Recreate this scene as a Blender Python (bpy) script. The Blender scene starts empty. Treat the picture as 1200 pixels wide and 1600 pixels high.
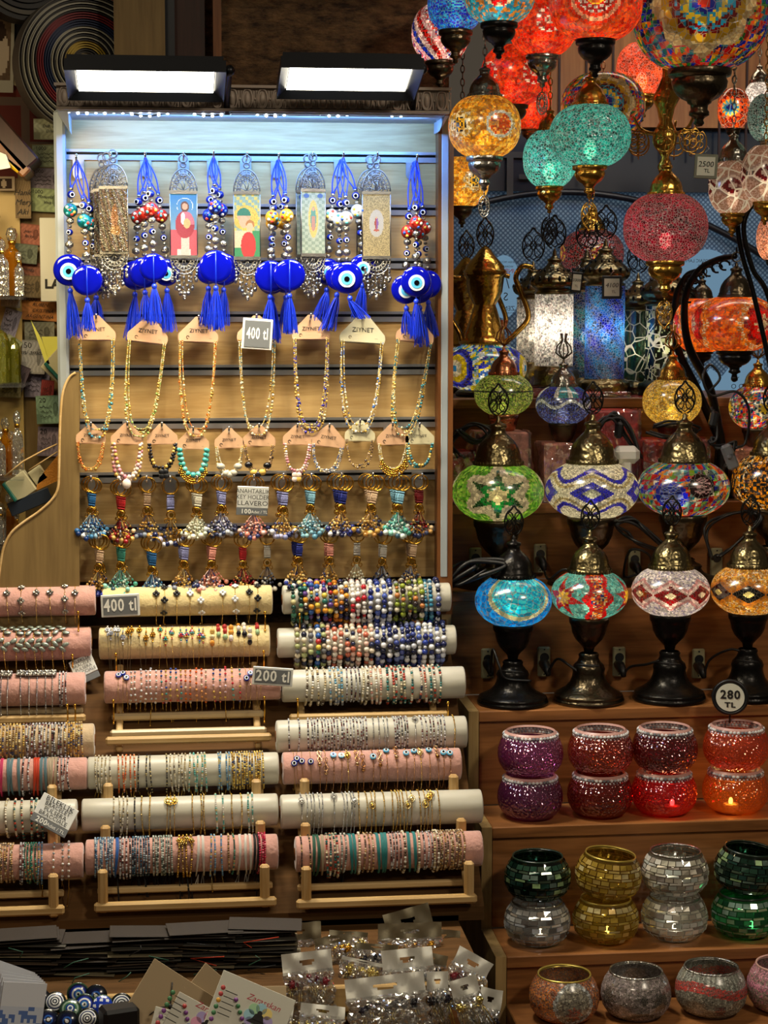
import bpy, math, random
import numpy as np
from mathutils import Matrix, Vector
PI = math.pi
R = random.Random(7)
COL = bpy.context.scene.collection
sc = bpy.context.scene
# ------------------------------------------------------------------ camera frame
F = 3000.0
CAM = np.array([0.0, -3.0, 1.55])
YAW, PIT = math.radians(6.5), math.radians(6.0)
FW = np.array([math.sin(YAW) * math.cos(PIT), math.cos(YAW) * math.cos(PIT), -math.sin(PIT)])
RT = np.array([math.cos(YAW), -math.sin(YAW), 0.0])
UP = np.cross(RT, FW)

def P(px, py, Y):
    """world point at depth plane y=Y that shows at a given place of the photo"""
    d = FW + (px - 600) / F * RT - (py - 800) / F * UP
    t = (Y - CAM[1]) / d[1]
    return CAM + d * t

def SC(px, py, Y):
    p = P(px, py, Y)
    return float(np.dot(p - CAM, FW)) / F

cam = bpy.data.cameras.new('camera'); co = bpy.data.objects.new('camera', cam); COL.objects.link(co)
co.location = CAM
mm = Matrix(((RT[0], UP[0], -FW[0]), (RT[1], UP[1], -FW[1]), (RT[2], UP[2], -FW[2])))
co.rotation_euler = mm.to_euler()
cam.sensor_fit = 'VERTICAL'; cam.sensor_height = 24; cam.sensor_width = 18
cam.lens = F / 1600 * 24; cam.clip_start = 0.05
sc.camera = co

# ------------------------------------------------------------------ materials
def nm(name):
    m = bpy.data.materials.new(name); m.use_nodes = True
    nt = m.node_tree; nt.nodes.clear()
    out = nt.nodes.new('ShaderNodeOutputMaterial')
    return m, nt, out

def L(nt, a, b): nt.links.new(a, b)

def N(nt, t, **k):
    n = nt.nodes.new('ShaderNode' + t)
    for a, v in k.items():
        if a.startswith('i_'):
            key = a[2:].replace('_', ' ')
            n.inputs[key if key in n.inputs else int(key) if key.isdigit() else key].default_value = v
        else: setattr(n, a, v)
    return n

def c4(c): return (c[0], c[1], c[2], 1.0)

def hexc(h):
    r = [int(h[i:i + 2], 16) / 255 for i in (0, 2, 4)]
    return tuple(x / 12.92 if x < .04045 else ((x + .055) / 1.055) ** 2.4 for x in r)

def principled(name, col, rough=.5, metal=0., bump=0., bscale=200, btype='noise', spec=.5, var=0., **kw):
    m, nt, out = nm(name)
    b = N(nt, 'BsdfPrincipled')
    b.inputs['Base Color'].default_value = c4(col); b.inputs['Roughness'].default_value = rough
    b.inputs['Metallic'].default_value = metal; b.inputs['Specular IOR Level'].default_value = spec
    for k, v in kw.items(): b.inputs[k.replace('_', ' ')].default_value = v
    L(nt, b.outputs[0], out.inputs[0])
    if bump or var:
        tc = N(nt, 'TexCoord')
        if btype == 'noise': t = N(nt, 'TexNoise', i_Scale=bscale, i_Detail=3.0); o = t.outputs[0]
        else: t = N(nt, 'TexVoronoi', i_Scale=bscale, feature='SMOOTH_F1' if btype == 'hammer' else 'F1'); o = t.outputs[0]
        L(nt, tc.outputs['Object'], t.inputs['Vector'])
        if bump:
            bp = N(nt, 'Bump', i_Strength=bump, i_Distance=.002); L(nt, o, bp.inputs['Height']); L(nt, bp.outputs[0], b.inputs['Normal'])
        if var:
            n2 = N(nt, 'TexNoise', i_Scale=bscale * .25, i_Detail=4.0); L(nt, tc.outputs['Object'], n2.inputs['Vector'])
            mr = N(nt, 'MapRange', i_1=.3, i_2=.7, i_3=1 - var, i_4=1 + var); L(nt, n2.outputs[0], mr.inputs[0])
            mx = N(nt, 'VectorMath', operation='SCALE'); mx.inputs[0].default_value = col; L(nt, mr.outputs[0], mx.inputs['Scale'])
            L(nt, mx.outputs[0], b.inputs['Base Color'])
    return m

def wood(name, c1, c2, axis='X', scale=9., rough=.5, fine=.35, spec=.35):
    m, nt, out = nm(name)
    b = N(nt, 'BsdfPrincipled'); b.inputs['Roughness'].default_value = rough; b.inputs['Specular IOR Level'].default_value = spec
    tc = N(nt, 'TexCoord'); mp = N(nt, 'Mapping')
    s = [scale * 3, scale * 3, scale * 3]; s['XYZ'.index(axis)] = scale * .22
    mp.inputs['Scale'].default_value = s
    L(nt, tc.outputs['Object'], mp.inputs[0])
    n1 = N(nt, 'TexNoise', i_Scale=1.6, i_Detail=5.0, i_Distortion=1.2); L(nt, mp.outputs[0], n1.inputs['Vector'])
    n2 = N(nt, 'TexNoise', i_Scale=14., i_Detail=3.0, i_Distortion=.3); L(nt, mp.outputs[0], n2.inputs['Vector'])
    ad = N(nt, 'Math', operation='MULTIPLY_ADD'); L(nt, n2.outputs[0], ad.inputs[0]); ad.inputs[1].default_value = fine
    L(nt, n1.outputs[0], ad.inputs[2])
    cr = N(nt, 'ValToRGB'); L(nt, ad.outputs[0], cr.inputs[0])
    e = cr.color_ramp.elements; e[0].position = .48; e[0].color = c4(c2); e[1].position = .8; e[1].color = c4(c1)
    L(nt, cr.outputs[0], b.inputs['Base Color'])
    bp = N(nt, 'Bump', i_Strength=.15, i_Distance=.002); L(nt, ad.outputs[0], bp.inputs['Height']); L(nt, bp.outputs[0], b.inputs['Normal'])
    L(nt, b.outputs[0], out.inputs[0])
    return m

def palette(name, cols, rough=.25, metal=0., spec=.6, trans=0.):
    """every bead (mesh island) takes one colour of a palette"""
    m, nt, out = nm(name)
    b = N(nt, 'BsdfPrincipled'); b.inputs['Roughness'].default_value = rough
    b.inputs['Metallic'].default_value = metal; b.inputs['Specular IOR Level'].default_value = spec
    g = N(nt, 'NewGeometry'); cr = N(nt, 'ValToRGB'); cr.color_ramp.interpolation = 'CONSTANT'
    el = cr.color_ramp.elements; n = len(cols)
    while len(el) < n: el.new(.5)
    for i, c in enumerate(cols):
        el[i].position = i / n
    for i, c in enumerate(cols): el[i].color = c4(c)
    oi = N(nt, 'ObjectInfo'); ad = N(nt, 'Math', operation='ADD'); fr = N(nt, 'Math', operation='FRACT')
    L(nt, g.outputs['Random Per Island'], ad.inputs[0]); L(nt, oi.outputs['Random'], ad.inputs[1]); L(nt, ad.outputs[0], fr.inputs[0])
    L(nt, fr.outputs[0], cr.inputs[0]); L(nt, cr.outputs[0], b.inputs['Base Color'])
    L(nt, b.outputs[0], out.inputs[0])
    return m

def vcol(name, rough=.5, spec=.4, metal=0., bump=0.):
    m, nt, out = nm(name)
    b = N(nt, 'BsdfPrincipled'); b.inputs['Roughness'].default_value = rough; b.inputs['Specular IOR Level'].default_value = spec
    b.inputs['Metallic'].default_value = metal
    a = N(nt, 'Attribute', attribute_name='Col'); L(nt, a.outputs['Color'], b.inputs['Base Color'])
    if bump:
        tc = N(nt, 'TexCoord'); t = N(nt, 'TexNoise', i_Scale=500.); L(nt, tc.outputs['Object'], t.inputs[0])
        bp = N(nt, 'Bump', i_Strength=bump, i_Distance=.001); L(nt, t.outputs[0], bp.inputs['Height']); L(nt, bp.outputs[0], b.inputs['Normal'])
    L(nt, b.outputs[0], out.inputs[0])
    return m

def mosaic(name, scale, grout=(.55, .53, .48), edge=.06, clear=.12, gloss=.14, crackle=False, rndm=.5, diff=.22):
    """coloured glass set on a hollow globe: light from inside comes through it"""
    m, nt, out = nm(name)
    tc = N(nt, 'TexCoord')
    at = N(nt, 'Attribute', attribute_name='Col')
    v1 = N(nt, 'TexVoronoi', i_Scale=scale); v2 = N(nt, 'TexVoronoi', i_Scale=scale, feature='DISTANCE_TO_EDGE')
    for v in (v1, v2): L(nt, tc.outputs['Object'], v.inputs['Vector'])
    sp = N(nt, 'SeparateColor'); L(nt, v1.outputs['Color'], sp.inputs[0])
    mr = N(nt, 'MapRange', i_3=1 - rndm, i_4=1 + rndm); L(nt, sp.outputs[0], mr.inputs[0])
    gm = N(nt, 'Gamma', i_Gamma=1.45); L(nt, at.outputs['Color'], gm.inputs[0]); vm = N(nt, 'VectorMath', operation='SCALE'); L(nt, gm.outputs[0], vm.inputs[0]); L(nt, mr.outputs[0], vm.inputs['Scale'])
    lt = N(nt, 'MapRange', i_1=edge * .5, i_2=edge, i_3=1., i_4=0.); L(nt, v2.outputs['Distance'], lt.inputs[0])
    mx = N(nt, 'Mix', data_type='RGBA'); L(nt, lt.outputs[0], mx.inputs[0]); L(nt, vm.outputs[0], mx.inputs[6]); mx.inputs[7].default_value = c4(grout)
    if crackle:
        mx.inputs[7].default_value = c4((1, 1, 1)); mx.blend_type = 'ADD'
        mu = N(nt, 'Math', operation='MULTIPLY'); L(nt, lt.outputs[0], mu.inputs[0]); mu.inputs[1].default_value = .2
        L(nt, mu.outputs[0], mx.inputs[0])
    bp = N(nt, 'Bump', i_Strength=.6 if crackle else .35, i_Distance=.003)
    L(nt, sp.outputs[1] if not crackle else v1.outputs['Distance'], bp.inputs['Height'])
    tr = N(nt, 'BsdfTranslucent'); df = N(nt, 'BsdfDiffuse'); gl = N(nt, 'BsdfGlossy', i_Roughness=.18); tp = N(nt, 'BsdfTransparent')
    for s in (tr, df, tp): L(nt, mx.outputs[2], s.inputs[0])
    gl.inputs[0].default_value = (.9, .9, .9, 1)
    L(nt, bp.outputs[0], gl.inputs['Normal'])
    m1 = N(nt, 'MixShader', i_0=diff); L(nt, tr.outputs[0], m1.inputs[1]); L(nt, df.outputs[0], m1.inputs[2])
    m2 = N(nt, 'MixShader', i_0=clear); L(nt, m1.outputs[0], m2.inputs[1]); L(nt, tp.outputs[0], m2.inputs[2])
    m3 = N(nt, 'MixShader', i_0=gloss); L(nt, m2.outputs[0], m3.inputs[1]); L(nt, gl.outputs[0], m3.inputs[2])
    L(nt, m3.outputs[0], out.inputs[0])
    return m

def glassy(name, col, clear=.6, gloss=.2, rough=.06, body=.2, scale=170, bump=.7, hue=None):
    """thin tinted glass, crackled by a bumped surface"""
    m, nt, out = nm(name)
    tc = N(nt, 'TexCoord')
    tp = N(nt, 'BsdfTransparent'); tp.inputs[0].default_value = c4(col)
    gl = N(nt, 'BsdfGlossy', i_Roughness=rough); df = N(nt, 'BsdfTranslucent'); dd = N(nt, 'BsdfDiffuse')
    bc = hue or tuple(min(1, x * .8) for x in col)
    gl.inputs[0].default_value = c4(tuple(.45 + .55 * x for x in bc))
    df.inputs[0].default_value = c4(bc); dd.inputs[0].default_value = c4(bc)
    if bump:
        v = N(nt, 'TexVoronoi', i_Scale=scale); L(nt, tc.outputs['Object'], v.inputs['Vector'])
        bp = N(nt, 'Bump', i_Strength=bump, i_Distance=.004); L(nt, v.outputs[0], bp.inputs['Height']); L(nt, bp.outputs[0], gl.inputs['Normal'])
    mb_ = N(nt, 'MixShader', i_0=.5); L(nt, df.outputs[0], mb_.inputs[1]); L(nt, dd.outputs[0], mb_.inputs[2])
    m1 = N(nt, 'MixShader', i_0=body / (clear + body)); L(nt, tp.outputs[0], m1.inputs[1]); L(nt, mb_.outputs[0], m1.inputs[2])
    fr = N(nt, 'LayerWeight', i_Blend=.35); mr = N(nt, 'MapRange', i_3=gloss, i_4=min(1, gloss * 3)); L(nt, fr.outputs['Facing'], mr.inputs[0])
    m2 = N(nt, 'MixShader'); L(nt, mr.outputs[0], m2.inputs[0]); L(nt, m1.outputs[0], m2.inputs[1]); L(nt, gl.outputs[0], m2.inputs[2])
    L(nt, m2.outputs[0], out.inputs[0])
    return m

def emis(name, col, s, sample=True):
    m, nt, out = nm(name)
    e = N(nt, 'Emission', i_Strength=s); e.inputs[0].default_value = c4(col); L(nt, e.outputs[0], out.inputs[0])
    if not sample: m.cycles.emission_sampling = 'NONE'
    return m

H = hexc
M = {}
M['oak'] = wood('pale oak laminate', H('c9a871'), H('a8854f'), 'X', 7)
M['oakz'] = wood('pale oak vertical', H('b79a68'), H('94794c'), 'Z', 7)
M['slope'] = wood('brown oak', H('66482a'), H('4a341c'), 'X', 5, .8, spec=.12)
M['brown'] = wood('shelf brown laminate', H('a06a3c'), H('744a28'), 'X', 6, .4)
M['brownz'] = wood('post brown laminate', H('80502a'), H('5e381b'), 'Z', 6, .4)
M['birch'] = wood('birch', H('d8b985'), H('bd9a63'), 'X', 10, .5, .2)
M['birchz'] = wood('birch upright', H('d8b985'), H('b89058'), 'Z', 10, .5, .2)
M['pine'] = wood('pine cladding', H('b07a44'), H('87562c'), 'Z', 4, .5)
M['darkwood'] = wood('dark door wood', H('3a1e14'), H('22100a'), 'Z', 5, .5)
M['alu'] = principled('brushed aluminium', H('c6cbd0'), .35, .9)
M['white'] = principled('white painted metal', H('a9b2b8'), .4, .0)
M['slot'] = principled('dark slot', H('2a2c2e'), .6)
M['chrome'] = principled('chrome', H('d8dade'), .22, 1.)
M['silver'] = principled('antique silver', H('a9a69e'), .3, 1., .5, 500, 'v')
M['pewter'] = principled('pewter filigree', H('8f8c84'), .35, 1., .3, 900)
M['bronze'] = principled('antique bronze', H('7c7050'), .28, 1., .5, 190, 'hammer')
M['dbronze'] = principled('dark bronze', H('5a5040'), .3, 1., .35, 190, 'hammer')
M['black'] = principled('black metal', H('1d1b1a'), .3, .7, .2, 200, 'hammer')
M['brass'] = principled('brass', H('c79a45'), .25, 1., .4, 170, 'hammer')
M['gold'] = principled('gold plated', H('dba63f'), .25, 1.)
M['copper'] = principled('copper', H('c0805a'), .25, 1., .3, 170, 'hammer')
M['nickel'] = principled('old nickel', H('9a978e'), .25, 1., .4, 190, 'hammer')
M['cable'] = principled('black rubber cable', H('0f0f10'), .45)
M['blackp'] = principled('black plastic', H('121316'), .4)
M['whitep'] = principled('white plastic', H('d8d4ca'), .4)
M['blue_cord'] = principled('blue cord', H('1c3fd6'), .6)
M['tassel'] = principled('blue silk', H('1438d8'), .35, 0, spec=.7)
M['cobalt'] = principled('cobalt glass', H('040c9c'), .06, 0, spec=.9)
M['eyewhite'] = principled('white enamel', H('e8ecee'), .2)
M['eyecyan'] = principled('light blue enamel', H('58b4e0'), .2)
M['eyeblack'] = principled('black enamel', H('05060c'), .15)
M['card'] = principled('pink kraft card', H('d9ac86'), .8, 0, .1, 700)
M['card2'] = principled('cream card', H('d6cda8'), .8, 0, .1, 700)
M['ink'] = principled('black ink', H('15110f'), .7)
M['inkw'] = principled('white ink', H('f0efe8'), .6)
M['inkr'] = principled('red ink', H('b8324a'), .7)
M['signgrey'] = principled('grey sign print', H('6a6d70'), .5)
M['signwhite'] = principled('white sign plastic', H('dfe0dc'), .4)
M['velpink'] = principled('pink velvet', H('c8968a'), .95, 0, .7, 160, var=.12, Sheen_Weight=.6)
M['velcream'] = principled('cream velvet', H('dcc790'), .95, 0, .7, 160, var=.12, Sheen_Weight=.6)
M['velbeige'] = principled('beige velvet', H('c0a886'), .95, 0, .7, 160, var=.12, Sheen_Weight=.6)
M['satin'] = principled('white satin', H('c4c0b0'), .4, 0, .1, 60, Sheen_Weight=.3)
M['glasswall'] = glassy('clear glass', (.9, .92, .9), .8, .12, .05, .04, 100, .0)
M['vc'] = vcol('printed colour', .55)
M['vcgloss'] = vcol('printed glossy', .18, .6)
M['note'] = vcol('banknote paper', .85, .2)
M['mos_t'] = mosaic('mosaic tiles', 95, (.24, .22, .18), .035)
M['mos_s'] = mosaic('mosaic small tiles', 190, (.14, .12, .09), .035, rndm=.5)
M['mos_b'] = mosaic('mosaic glass beads', 330, (.16, .14, .10), .05, rndm=.6)
M['mos_d'] = mosaic('mosaic dark joints', 120, (.02, .02, .02), .08)
M['mos_l'] = mosaic('mosaic large tiles', 45, (.6, .57, .5), .05, rndm=.35)
M['crk'] = mosaic('crackle glass', 240, clear=.2, gloss=.12, crackle=True, rndm=.7, edge=.1)
M['gcrk'] = mosaic('crackle glass small', 270, clear=.16, gloss=.06, crackle=True, rndm=.7, edge=.1)
M['bulb'] = emis('warm bulb glow', (1., .86, .6), 9., False)
M['bulbw'] = emis('white bulb glow', (.95, .97, 1.), 12., False)
M['gem'] = palette('rhinestones', [H('f4f6f8'), H('c8ccd2'), H('8a8e96'), H('ffffff')], .08, .25)

# ------------------------------------------------------------------ mesh builder
def usph(seg, ring):
    v = [(0, 0, 1)]; f = []
    for i in range(1, ring):
        a = PI * i / ring
        for j in range(seg):
            b = 2 * PI * j / seg
            v.append((math.sin(a) * math.cos(b), math.sin(a) * math.sin(b), math.cos(a)))
    v.append((0, 0, -1)); e = len(v) - 1
    for j in range(seg):
        f.append((0, 1 + j, 1 + (j + 1) % seg))
        f.append((e, e - seg + (j + 1) % seg, e - seg + j))
    for i in range(ring - 2):
        for j in range(seg):
            a = 1 + i * seg + j; b = 1 + i * seg + (j + 1) % seg
            f.append((a, a + seg, b + seg, b))
    return np.array(v, float), f
SPH = {k: usph(*k) for k in ((6, 4), (8, 6), (12, 8), (20, 12))}

def rotm(rx=0, ry=0, rz=0):
    return np.array(Matrix.Rotation(rz, 3, 'Z') @ Matrix.Rotation(ry, 3, 'Y') @ Matrix.Rotation(rx, 3, 'X'))

class MB:
    def __init__(s):
        s.v = []; s.f = []; s.m = []; s.n = 0; s.c = []; s.hc = False; s.flat = []
    def add(s, v, f, mat=0, col=None, flat=False):
        v = np.asarray(v, float); s.v.append(v)
        n = s.n
        s.f.extend([tuple(i + n for i in q) for q in f])
        s.m.extend([mat] * len(f)); s.flat.extend([flat] * len(f)); s.n += len(v)
        if col is None: s.c.extend([(1, 1, 1)] * len(f))
        elif isinstance(col, list): s.c.extend(col); s.hc = True
        else: s.c.extend([tuple(col)] * len(f)); s.hc = True
        return s
    def box(s, c, d, rot=None, mat=0, col=None):
        x, y, z = [q / 2 for q in d]
        v = np.array([(-x, -y, -z), (x, -y, -z), (x, y, -z), (-x, y, -z), (-x, -y, z), (x, -y, z), (x, y, z), (-x, y, z)])
        if rot is not None: v = v @ rot.T
        return s.add(v + np.array(c), [(0, 3, 2, 1), (4, 5, 6, 7), (0, 1, 5, 4), (1, 2, 6, 5), (2, 3, 7, 6), (3, 0, 4, 7)], mat, col, True)
    def bbox(s, c, d, b=.001, rot=None, mat=0, col=None):
        """box with chamfered edges"""
        x, y, z = [q / 2 for q in d]; b = min(b, x * .9, y * .9, z * .9)
        v = []; f = []
        for sx in (-1, 1):
            for sy in (-1, 1):
                for sz in (-1, 1):
                    v += [(sx * x, sy * (y - b), sz * (z - b)), (sx * (x - b), sy * y, sz * (z - b)), (sx * (x - b), sy * (y - b), sz * z)]
        I = lambda a, bb, c_, k: ((a * 2 + bb) * 2 + c_) * 3 + k
        f += [(I(0, 0, 0, 0), I(0, 0, 1, 0), I(0, 1, 1, 0), I(0, 1, 0, 0)), (I(1, 0, 0, 0), I(1, 1, 0, 0), I(1, 1, 1, 0), I(1, 0, 1, 0))]
        f += [(I(0, 0, 0, 1), I(1, 0, 0, 1), I(1, 0, 1, 1), I(0, 0, 1, 1)), (I(0, 1, 0, 1), I(0, 1, 1, 1), I(1, 1, 1, 1), I(1, 1, 0, 1))]
        f += [(I(0, 0, 0, 2), I(0, 1, 0, 2), I(1, 1, 0, 2), I(1, 0, 0, 2)), (I(0, 0, 1, 2), I(1, 0, 1, 2), I(1, 1, 1, 2), I(0, 1, 1, 2))]
        for p in (0, 1):
            for q in (0, 1):
                f.append((I(p, q, 0, 0), I(p, q, 1, 0), I(p, q, 1, 1), I(p, q, 0, 1)))
                f.append((I(p, 0, q, 0), I(p, 1, q, 0), I(p, 1, q, 2), I(p, 0, q, 2)))
                f.append((I(0, p, q, 1), I(1, p, q, 1), I(1, p, q, 2), I(0, p, q, 2)))
                for r in (0, 1): f.append((I(p, q, r, 0), I(p, q, r, 1), I(p, q, r, 2)))
        v = np.array(v)
        if rot is not None: v = v @ rot.T
        return s.add(v + np.array(c), f, mat, col, True)
    def ball(s, c, r, k=(6, 4), mat=0, col=None, rot=None):
        v, f = SPH[k]; v = v * np.array(r)
        if rot is not None: v = v @ rot.T
        return s.add(v + np.array(c), f, mat, col)
    def tube(s, pts, r, n=6, mat=0, closed=False, col=None, cap=True):
        pts = np.asarray(pts, float); m = len(pts)
        rr = np.full(m, r) if np.isscalar(r) else np.asarray(r, float)
        if closed: tg = np.roll(pts, -1, 0) - np.roll(pts, 1, 0)
        else: tg = np.gradient(pts, axis=0)
        tg /= np.maximum(np.linalg.norm(tg, axis=1, keepdims=True), 1e-9)
        v = []
        up = np.array([0, 0, 1.]) if abs(tg[0][2]) < .9 else np.array([0, 1., 0])
        a = np.cross(tg[0], up); a /= np.linalg.norm(a)
        for i in range(m):
            a = a - tg[i] * np.dot(a, tg[i]); a /= max(np.linalg.norm(a), 1e-9); b = np.cross(tg[i], a)
            for j in range(n):
                t = 2 * PI * j / n
                v.append(pts[i] + rr[i] * (a * math.cos(t) + b * math.sin(t)))
        f = []
        for i in range(m if closed else m - 1):
            k = (i + 1) % m
            for j in range(n):
                l = (j + 1) % n
                f.append((i * n + j, i * n + l, k * n + l, k * n + j))
        if not closed and cap and n > 2:
            f.append(tuple(range(n))[::-1]); f.append(tuple((m - 1) * n + j for j in range(n)))
        return s.add(v, f, mat, col)
    def cyl(s, p0, p1, r0, r1=None, n=12, mat=0, col=None):
        return s.tube([p0, p1], [r0, r0 if r1 is None else r1], n, mat, col=col)
    def lathe(s, prof, n=32, c=(0, 0, 0), mat=0, colfn=None, rib=None, rot=None, col=None):
        """prof: (radius, z) list around the z axis; rib = (count, depth, z0, z1)"""
        v = []; f = []; cols = []
        for (r, z) in prof:
            for j in range(n):
                t = 2 * PI * j / n
                q = r
                if rib and rib[2] <= z <= rib[3]: q = r * (1 + rib[1] * math.cos(rib[0] * t))
                v.append((q * math.sin(t), -q * math.cos(t), z))
        for i in range(len(prof) - 1):
            for j in range(n):
                l = (j + 1) % n
                f.append((i * n + j, i * n + l, (i + 1) * n + l, (i + 1) * n + j))
                if colfn: cols.append(colfn((j + .5) / n * 2 * PI, (prof[i][1] + prof[i + 1][1]) / 2))
        v = np.array(v)
        if rot is not None: v = v @ rot.T
        return s.add(v + np.array(c), f, mat, cols if colfn else col)
    def disc(s, c, r, n=24, mat=0, rot=None, th=.001, col=None, sy=1.):
        """flat round plate whose face looks to -Y"""
        v = []
        for k in (0, 1):
            for j in range(n):
                t = 2 * PI * j / n
                v.append((r * math.cos(t), -th / 2 if k == 0 else th / 2, r * sy * math.sin(t)))
        f = [tuple(range(n)), tuple(range(n, 2 * n))[::-1]] + [(j, n + j, n + (j + 1) % n, (j + 1) % n) for j in range(n)]
        v = np.array(v)
        if rot is not None: v = v @ rot.T
        return s.add(v + np.array(c), f, mat, col, True)
    def poly(s, pts, y0, y1, mat=0, col=None, rot=None, c=(0, 0, 0)):
        """prism of an x-z outline (counter-clockwise seen from -Y) between y0 and y1"""
        n = len(pts)
        v = np.array([(p[0], y0, p[1]) for p in pts] + [(p[0], y1, p[1]) for p in pts])
        if rot is not None: v = v @ rot.T
        f = [tuple(range(n)), tuple(range(n, 2 * n))[::-1]] + [(j, n + j, n + (j + 1) % n, (j + 1) % n) for j in range(n)]
        return s.add(v + np.array(c), f, mat, col, True)
    def grid(s, w, h, nx, ny, fn, y=0., mat=0, bend=None, rot=None, c=(0, 0, 0)):
        v = []; f = []; cols = []
        for i in range(ny + 1):
            for j in range(nx + 1):
                a, b = j / nx, i / ny
                v.append((w * (a - .5), y + (bend(a, b) if bend else 0), h * (b - .5)))
        for i in range(ny):
            for j in range(nx):
                k = i * (nx + 1) + j
                f.append((k, k + 1, k + nx + 2, k + nx + 1)); cols.append(fn((j + .5) / nx, (i + .5) / ny))
        v = np.array(v)
        if rot is not None: v = v @ rot.T
        return s.add(v + np.array(c), f, mat, cols)
    def mesh(s, name, mats, smooth=True):
        me = bpy.data.meshes.new(name)
        v = np.concatenate(s.v).astype(np.float32)
        nf = len(s.f)
        tot = np.fromiter((len(q) for q in s.f), np.int32, nf)
        loops = np.fromiter((i for q in s.f for i in q), np.int32, int(tot.sum()))
        me.vertices.add(len(v)); me.vertices.foreach_set('co', v.ravel())
        me.loops.add(len(loops)); me.loops.foreach_set('vertex_index', loops)
        me.polygons.add(nf)
        st = np.zeros(nf, np.int32); st[1:] = np.cumsum(tot)[:-1]
        me.polygons.foreach_set('loop_start', st); me.polygons.foreach_set('loop_total', tot)
        me.polygons.foreach_set('material_index', np.array(s.m, np.int32))
        me.polygons.foreach_set('use_smooth', ~np.array(s.flat, bool) if smooth else np.zeros(nf, bool))
        if s.hc:
            a = me.attributes.new('Col', 'FLOAT_COLOR', 'CORNER')
            c = np.ones((nf, 4), np.float32); c[:, :3] = np.array(s.c, np.float32)
            a.data.foreach_set('color', np.repeat(c, tot, 0).ravel())
        for m in (mats if isinstance(mats, (list, tuple)) else [mats]): me.materials.append(M[m] if isinstance(m, str) else m)
        me.update(calc_edges=True); me.validate()
        return me
    def obj(s, name, mats, parent=None, loc=None, smooth=True, rot=None):
        o = bpy.data.objects.new(name, s.mesh(name, mats, smooth)); COL.objects.link(o)
        if parent is not None: o.parent = parent
        if loc is not None: o.location = Vector([float(q) for q in loc])
        if rot is not None: o.rotation_euler = rot
        return o

def mobj(name, me, parent=None, loc=None, rot=None):
    o = bpy.data.objects.new(name, me); COL.objects.link(o)
    if parent is not None: o.parent = parent
    if loc is not None: o.location = Vector([float(q) for q in loc])
    if rot is not None: o.rotation_euler = rot
    return o

def tag(o, label, cat, group=None):
    o['label'] = label; o['category'] = cat
    if group: o['group'] = group
    return o

def struct(o): o['kind'] = 'structure'; return o

def thing(name, label, cat, loc=(0, 0, 0), rz=0, group=None, rot=None):
    o = bpy.data.objects.new(name, None); COL.objects.link(o); o.empty_display_size = .02
    o.location = Vector([float(q) for q in loc]); o.rotation_euler = rot if rot else (0, 0, rz)
    return tag(o, label, cat, group)

def clone(root, loc=None, label=None, group=None, rot=None, mats=None):
    r = root.copy(); COL.objects.link(r)
    if loc is not None: r.location = Vector([float(q) for q in loc])
    if rot is not None: r.rotation_euler = rot
    if label: r['label'] = label
    if group: r['group'] = group
    for ch in list(root.children):
        c = ch.copy(); COL.objects.link(c); c.parent = r
        for g in list(ch.children):
            d = g.copy(); COL.objects.link(d); d.parent = c
    return r

def text_arr(body, size, align='CENTER', ext=0., shear=0., sx=1., bold=0.):
    """letters as mesh data in the x-z plane, facing -Y"""
    cu = bpy.data.curves.new('letters', 'FONT'); cu.body = body; cu.size = size; cu.align_x = align; cu.align_y = 'CENTER'
    cu.extrude = ext; cu.shear = shear; cu.resolution_u = 2; cu.offset = bold; cu.space_character = 1.0 + (.12 if bold else 0)
    ob = bpy.data.objects.new('letters', cu); COL.objects.link(ob)
    dg = bpy.context.evaluated_depsgraph_get(); dg.update()
    me = bpy.data.meshes.new_from_object(ob.evaluated_get(dg))
    v = np.array([(p.co.x * sx, -p.co.z, p.co.y) for p in me.vertices]).reshape(-1, 3)
    f = [tuple(p.vertices) for p in me.polygons]
    bpy.data.objects.remove(ob); bpy.data.curves.remove(cu); bpy.data.meshes.remove(me)
    return v, f

def put_text(mb, body, size, x, z, y, mat=0, rot=None, c=(0, 0, 0), **k):
    v, f = text_arr(body, size, **k)
    if len(v) == 0: return
    v = v + np.array([x, y, z])
    if rot is not None: v = v @ rot.T
    mb.add(v + np.array(c), f, mat, None, True)

def face_cam(p): return -math.atan2(p[0] - CAM[0], p[1] - CAM[1])

def bezier(pts, n=16):
    """smooth curve through points (Catmull-Rom)"""
    pts = [np.array(p, float) for p in pts]; out = []
    q = [2 * pts[0] - pts[1]] + pts + [2 * pts[-1] - pts[-2]]
    for i in range(1, len(q) - 2):
        for k in range(n):
            t = k / n
            out.append(.5 * (2 * q[i] + (q[i + 1] - q[i - 1]) * t + (2 * q[i - 1] - 5 * q[i] + 4 * q[i + 1] - q[i + 2]) * t * t + (3 * q[i] - q[i - 1] - 3 * q[i + 1] + q[i + 2]) * t ** 3))
    out.append(pts[-1]); return np.array(out)
WORLD = .06; LANE_FILL = 13.; EXPO = 0.
# ================================================================== SETTING
def slab(name, px0, py0, px1, py1, Y0, Y1, mat, st=True, mid=None):
    """box whose front face (plane Y0) covers the given part of the picture; Y1 is the back"""
    a = P(px0, (py0 + py1) / 2, Y0); b = P(px1, (py0 + py1) / 2, Y0)
    zt = P((px0 + px1) / 2 if mid is None else mid, py0, Y0)[2]; zb = P((px0 + px1) / 2 if mid is None else mid, py1, Y0)[2]
    c = ((a[0] + b[0]) / 2, (Y0 + Y1) / 2, (zt + zb) / 2)
    o = MB().box((0, 0, 0), (b[0] - a[0], Y1 - Y0, zt - zb)).obj(name, mat, loc=c)
    if st: struct(o)
    return o

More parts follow.
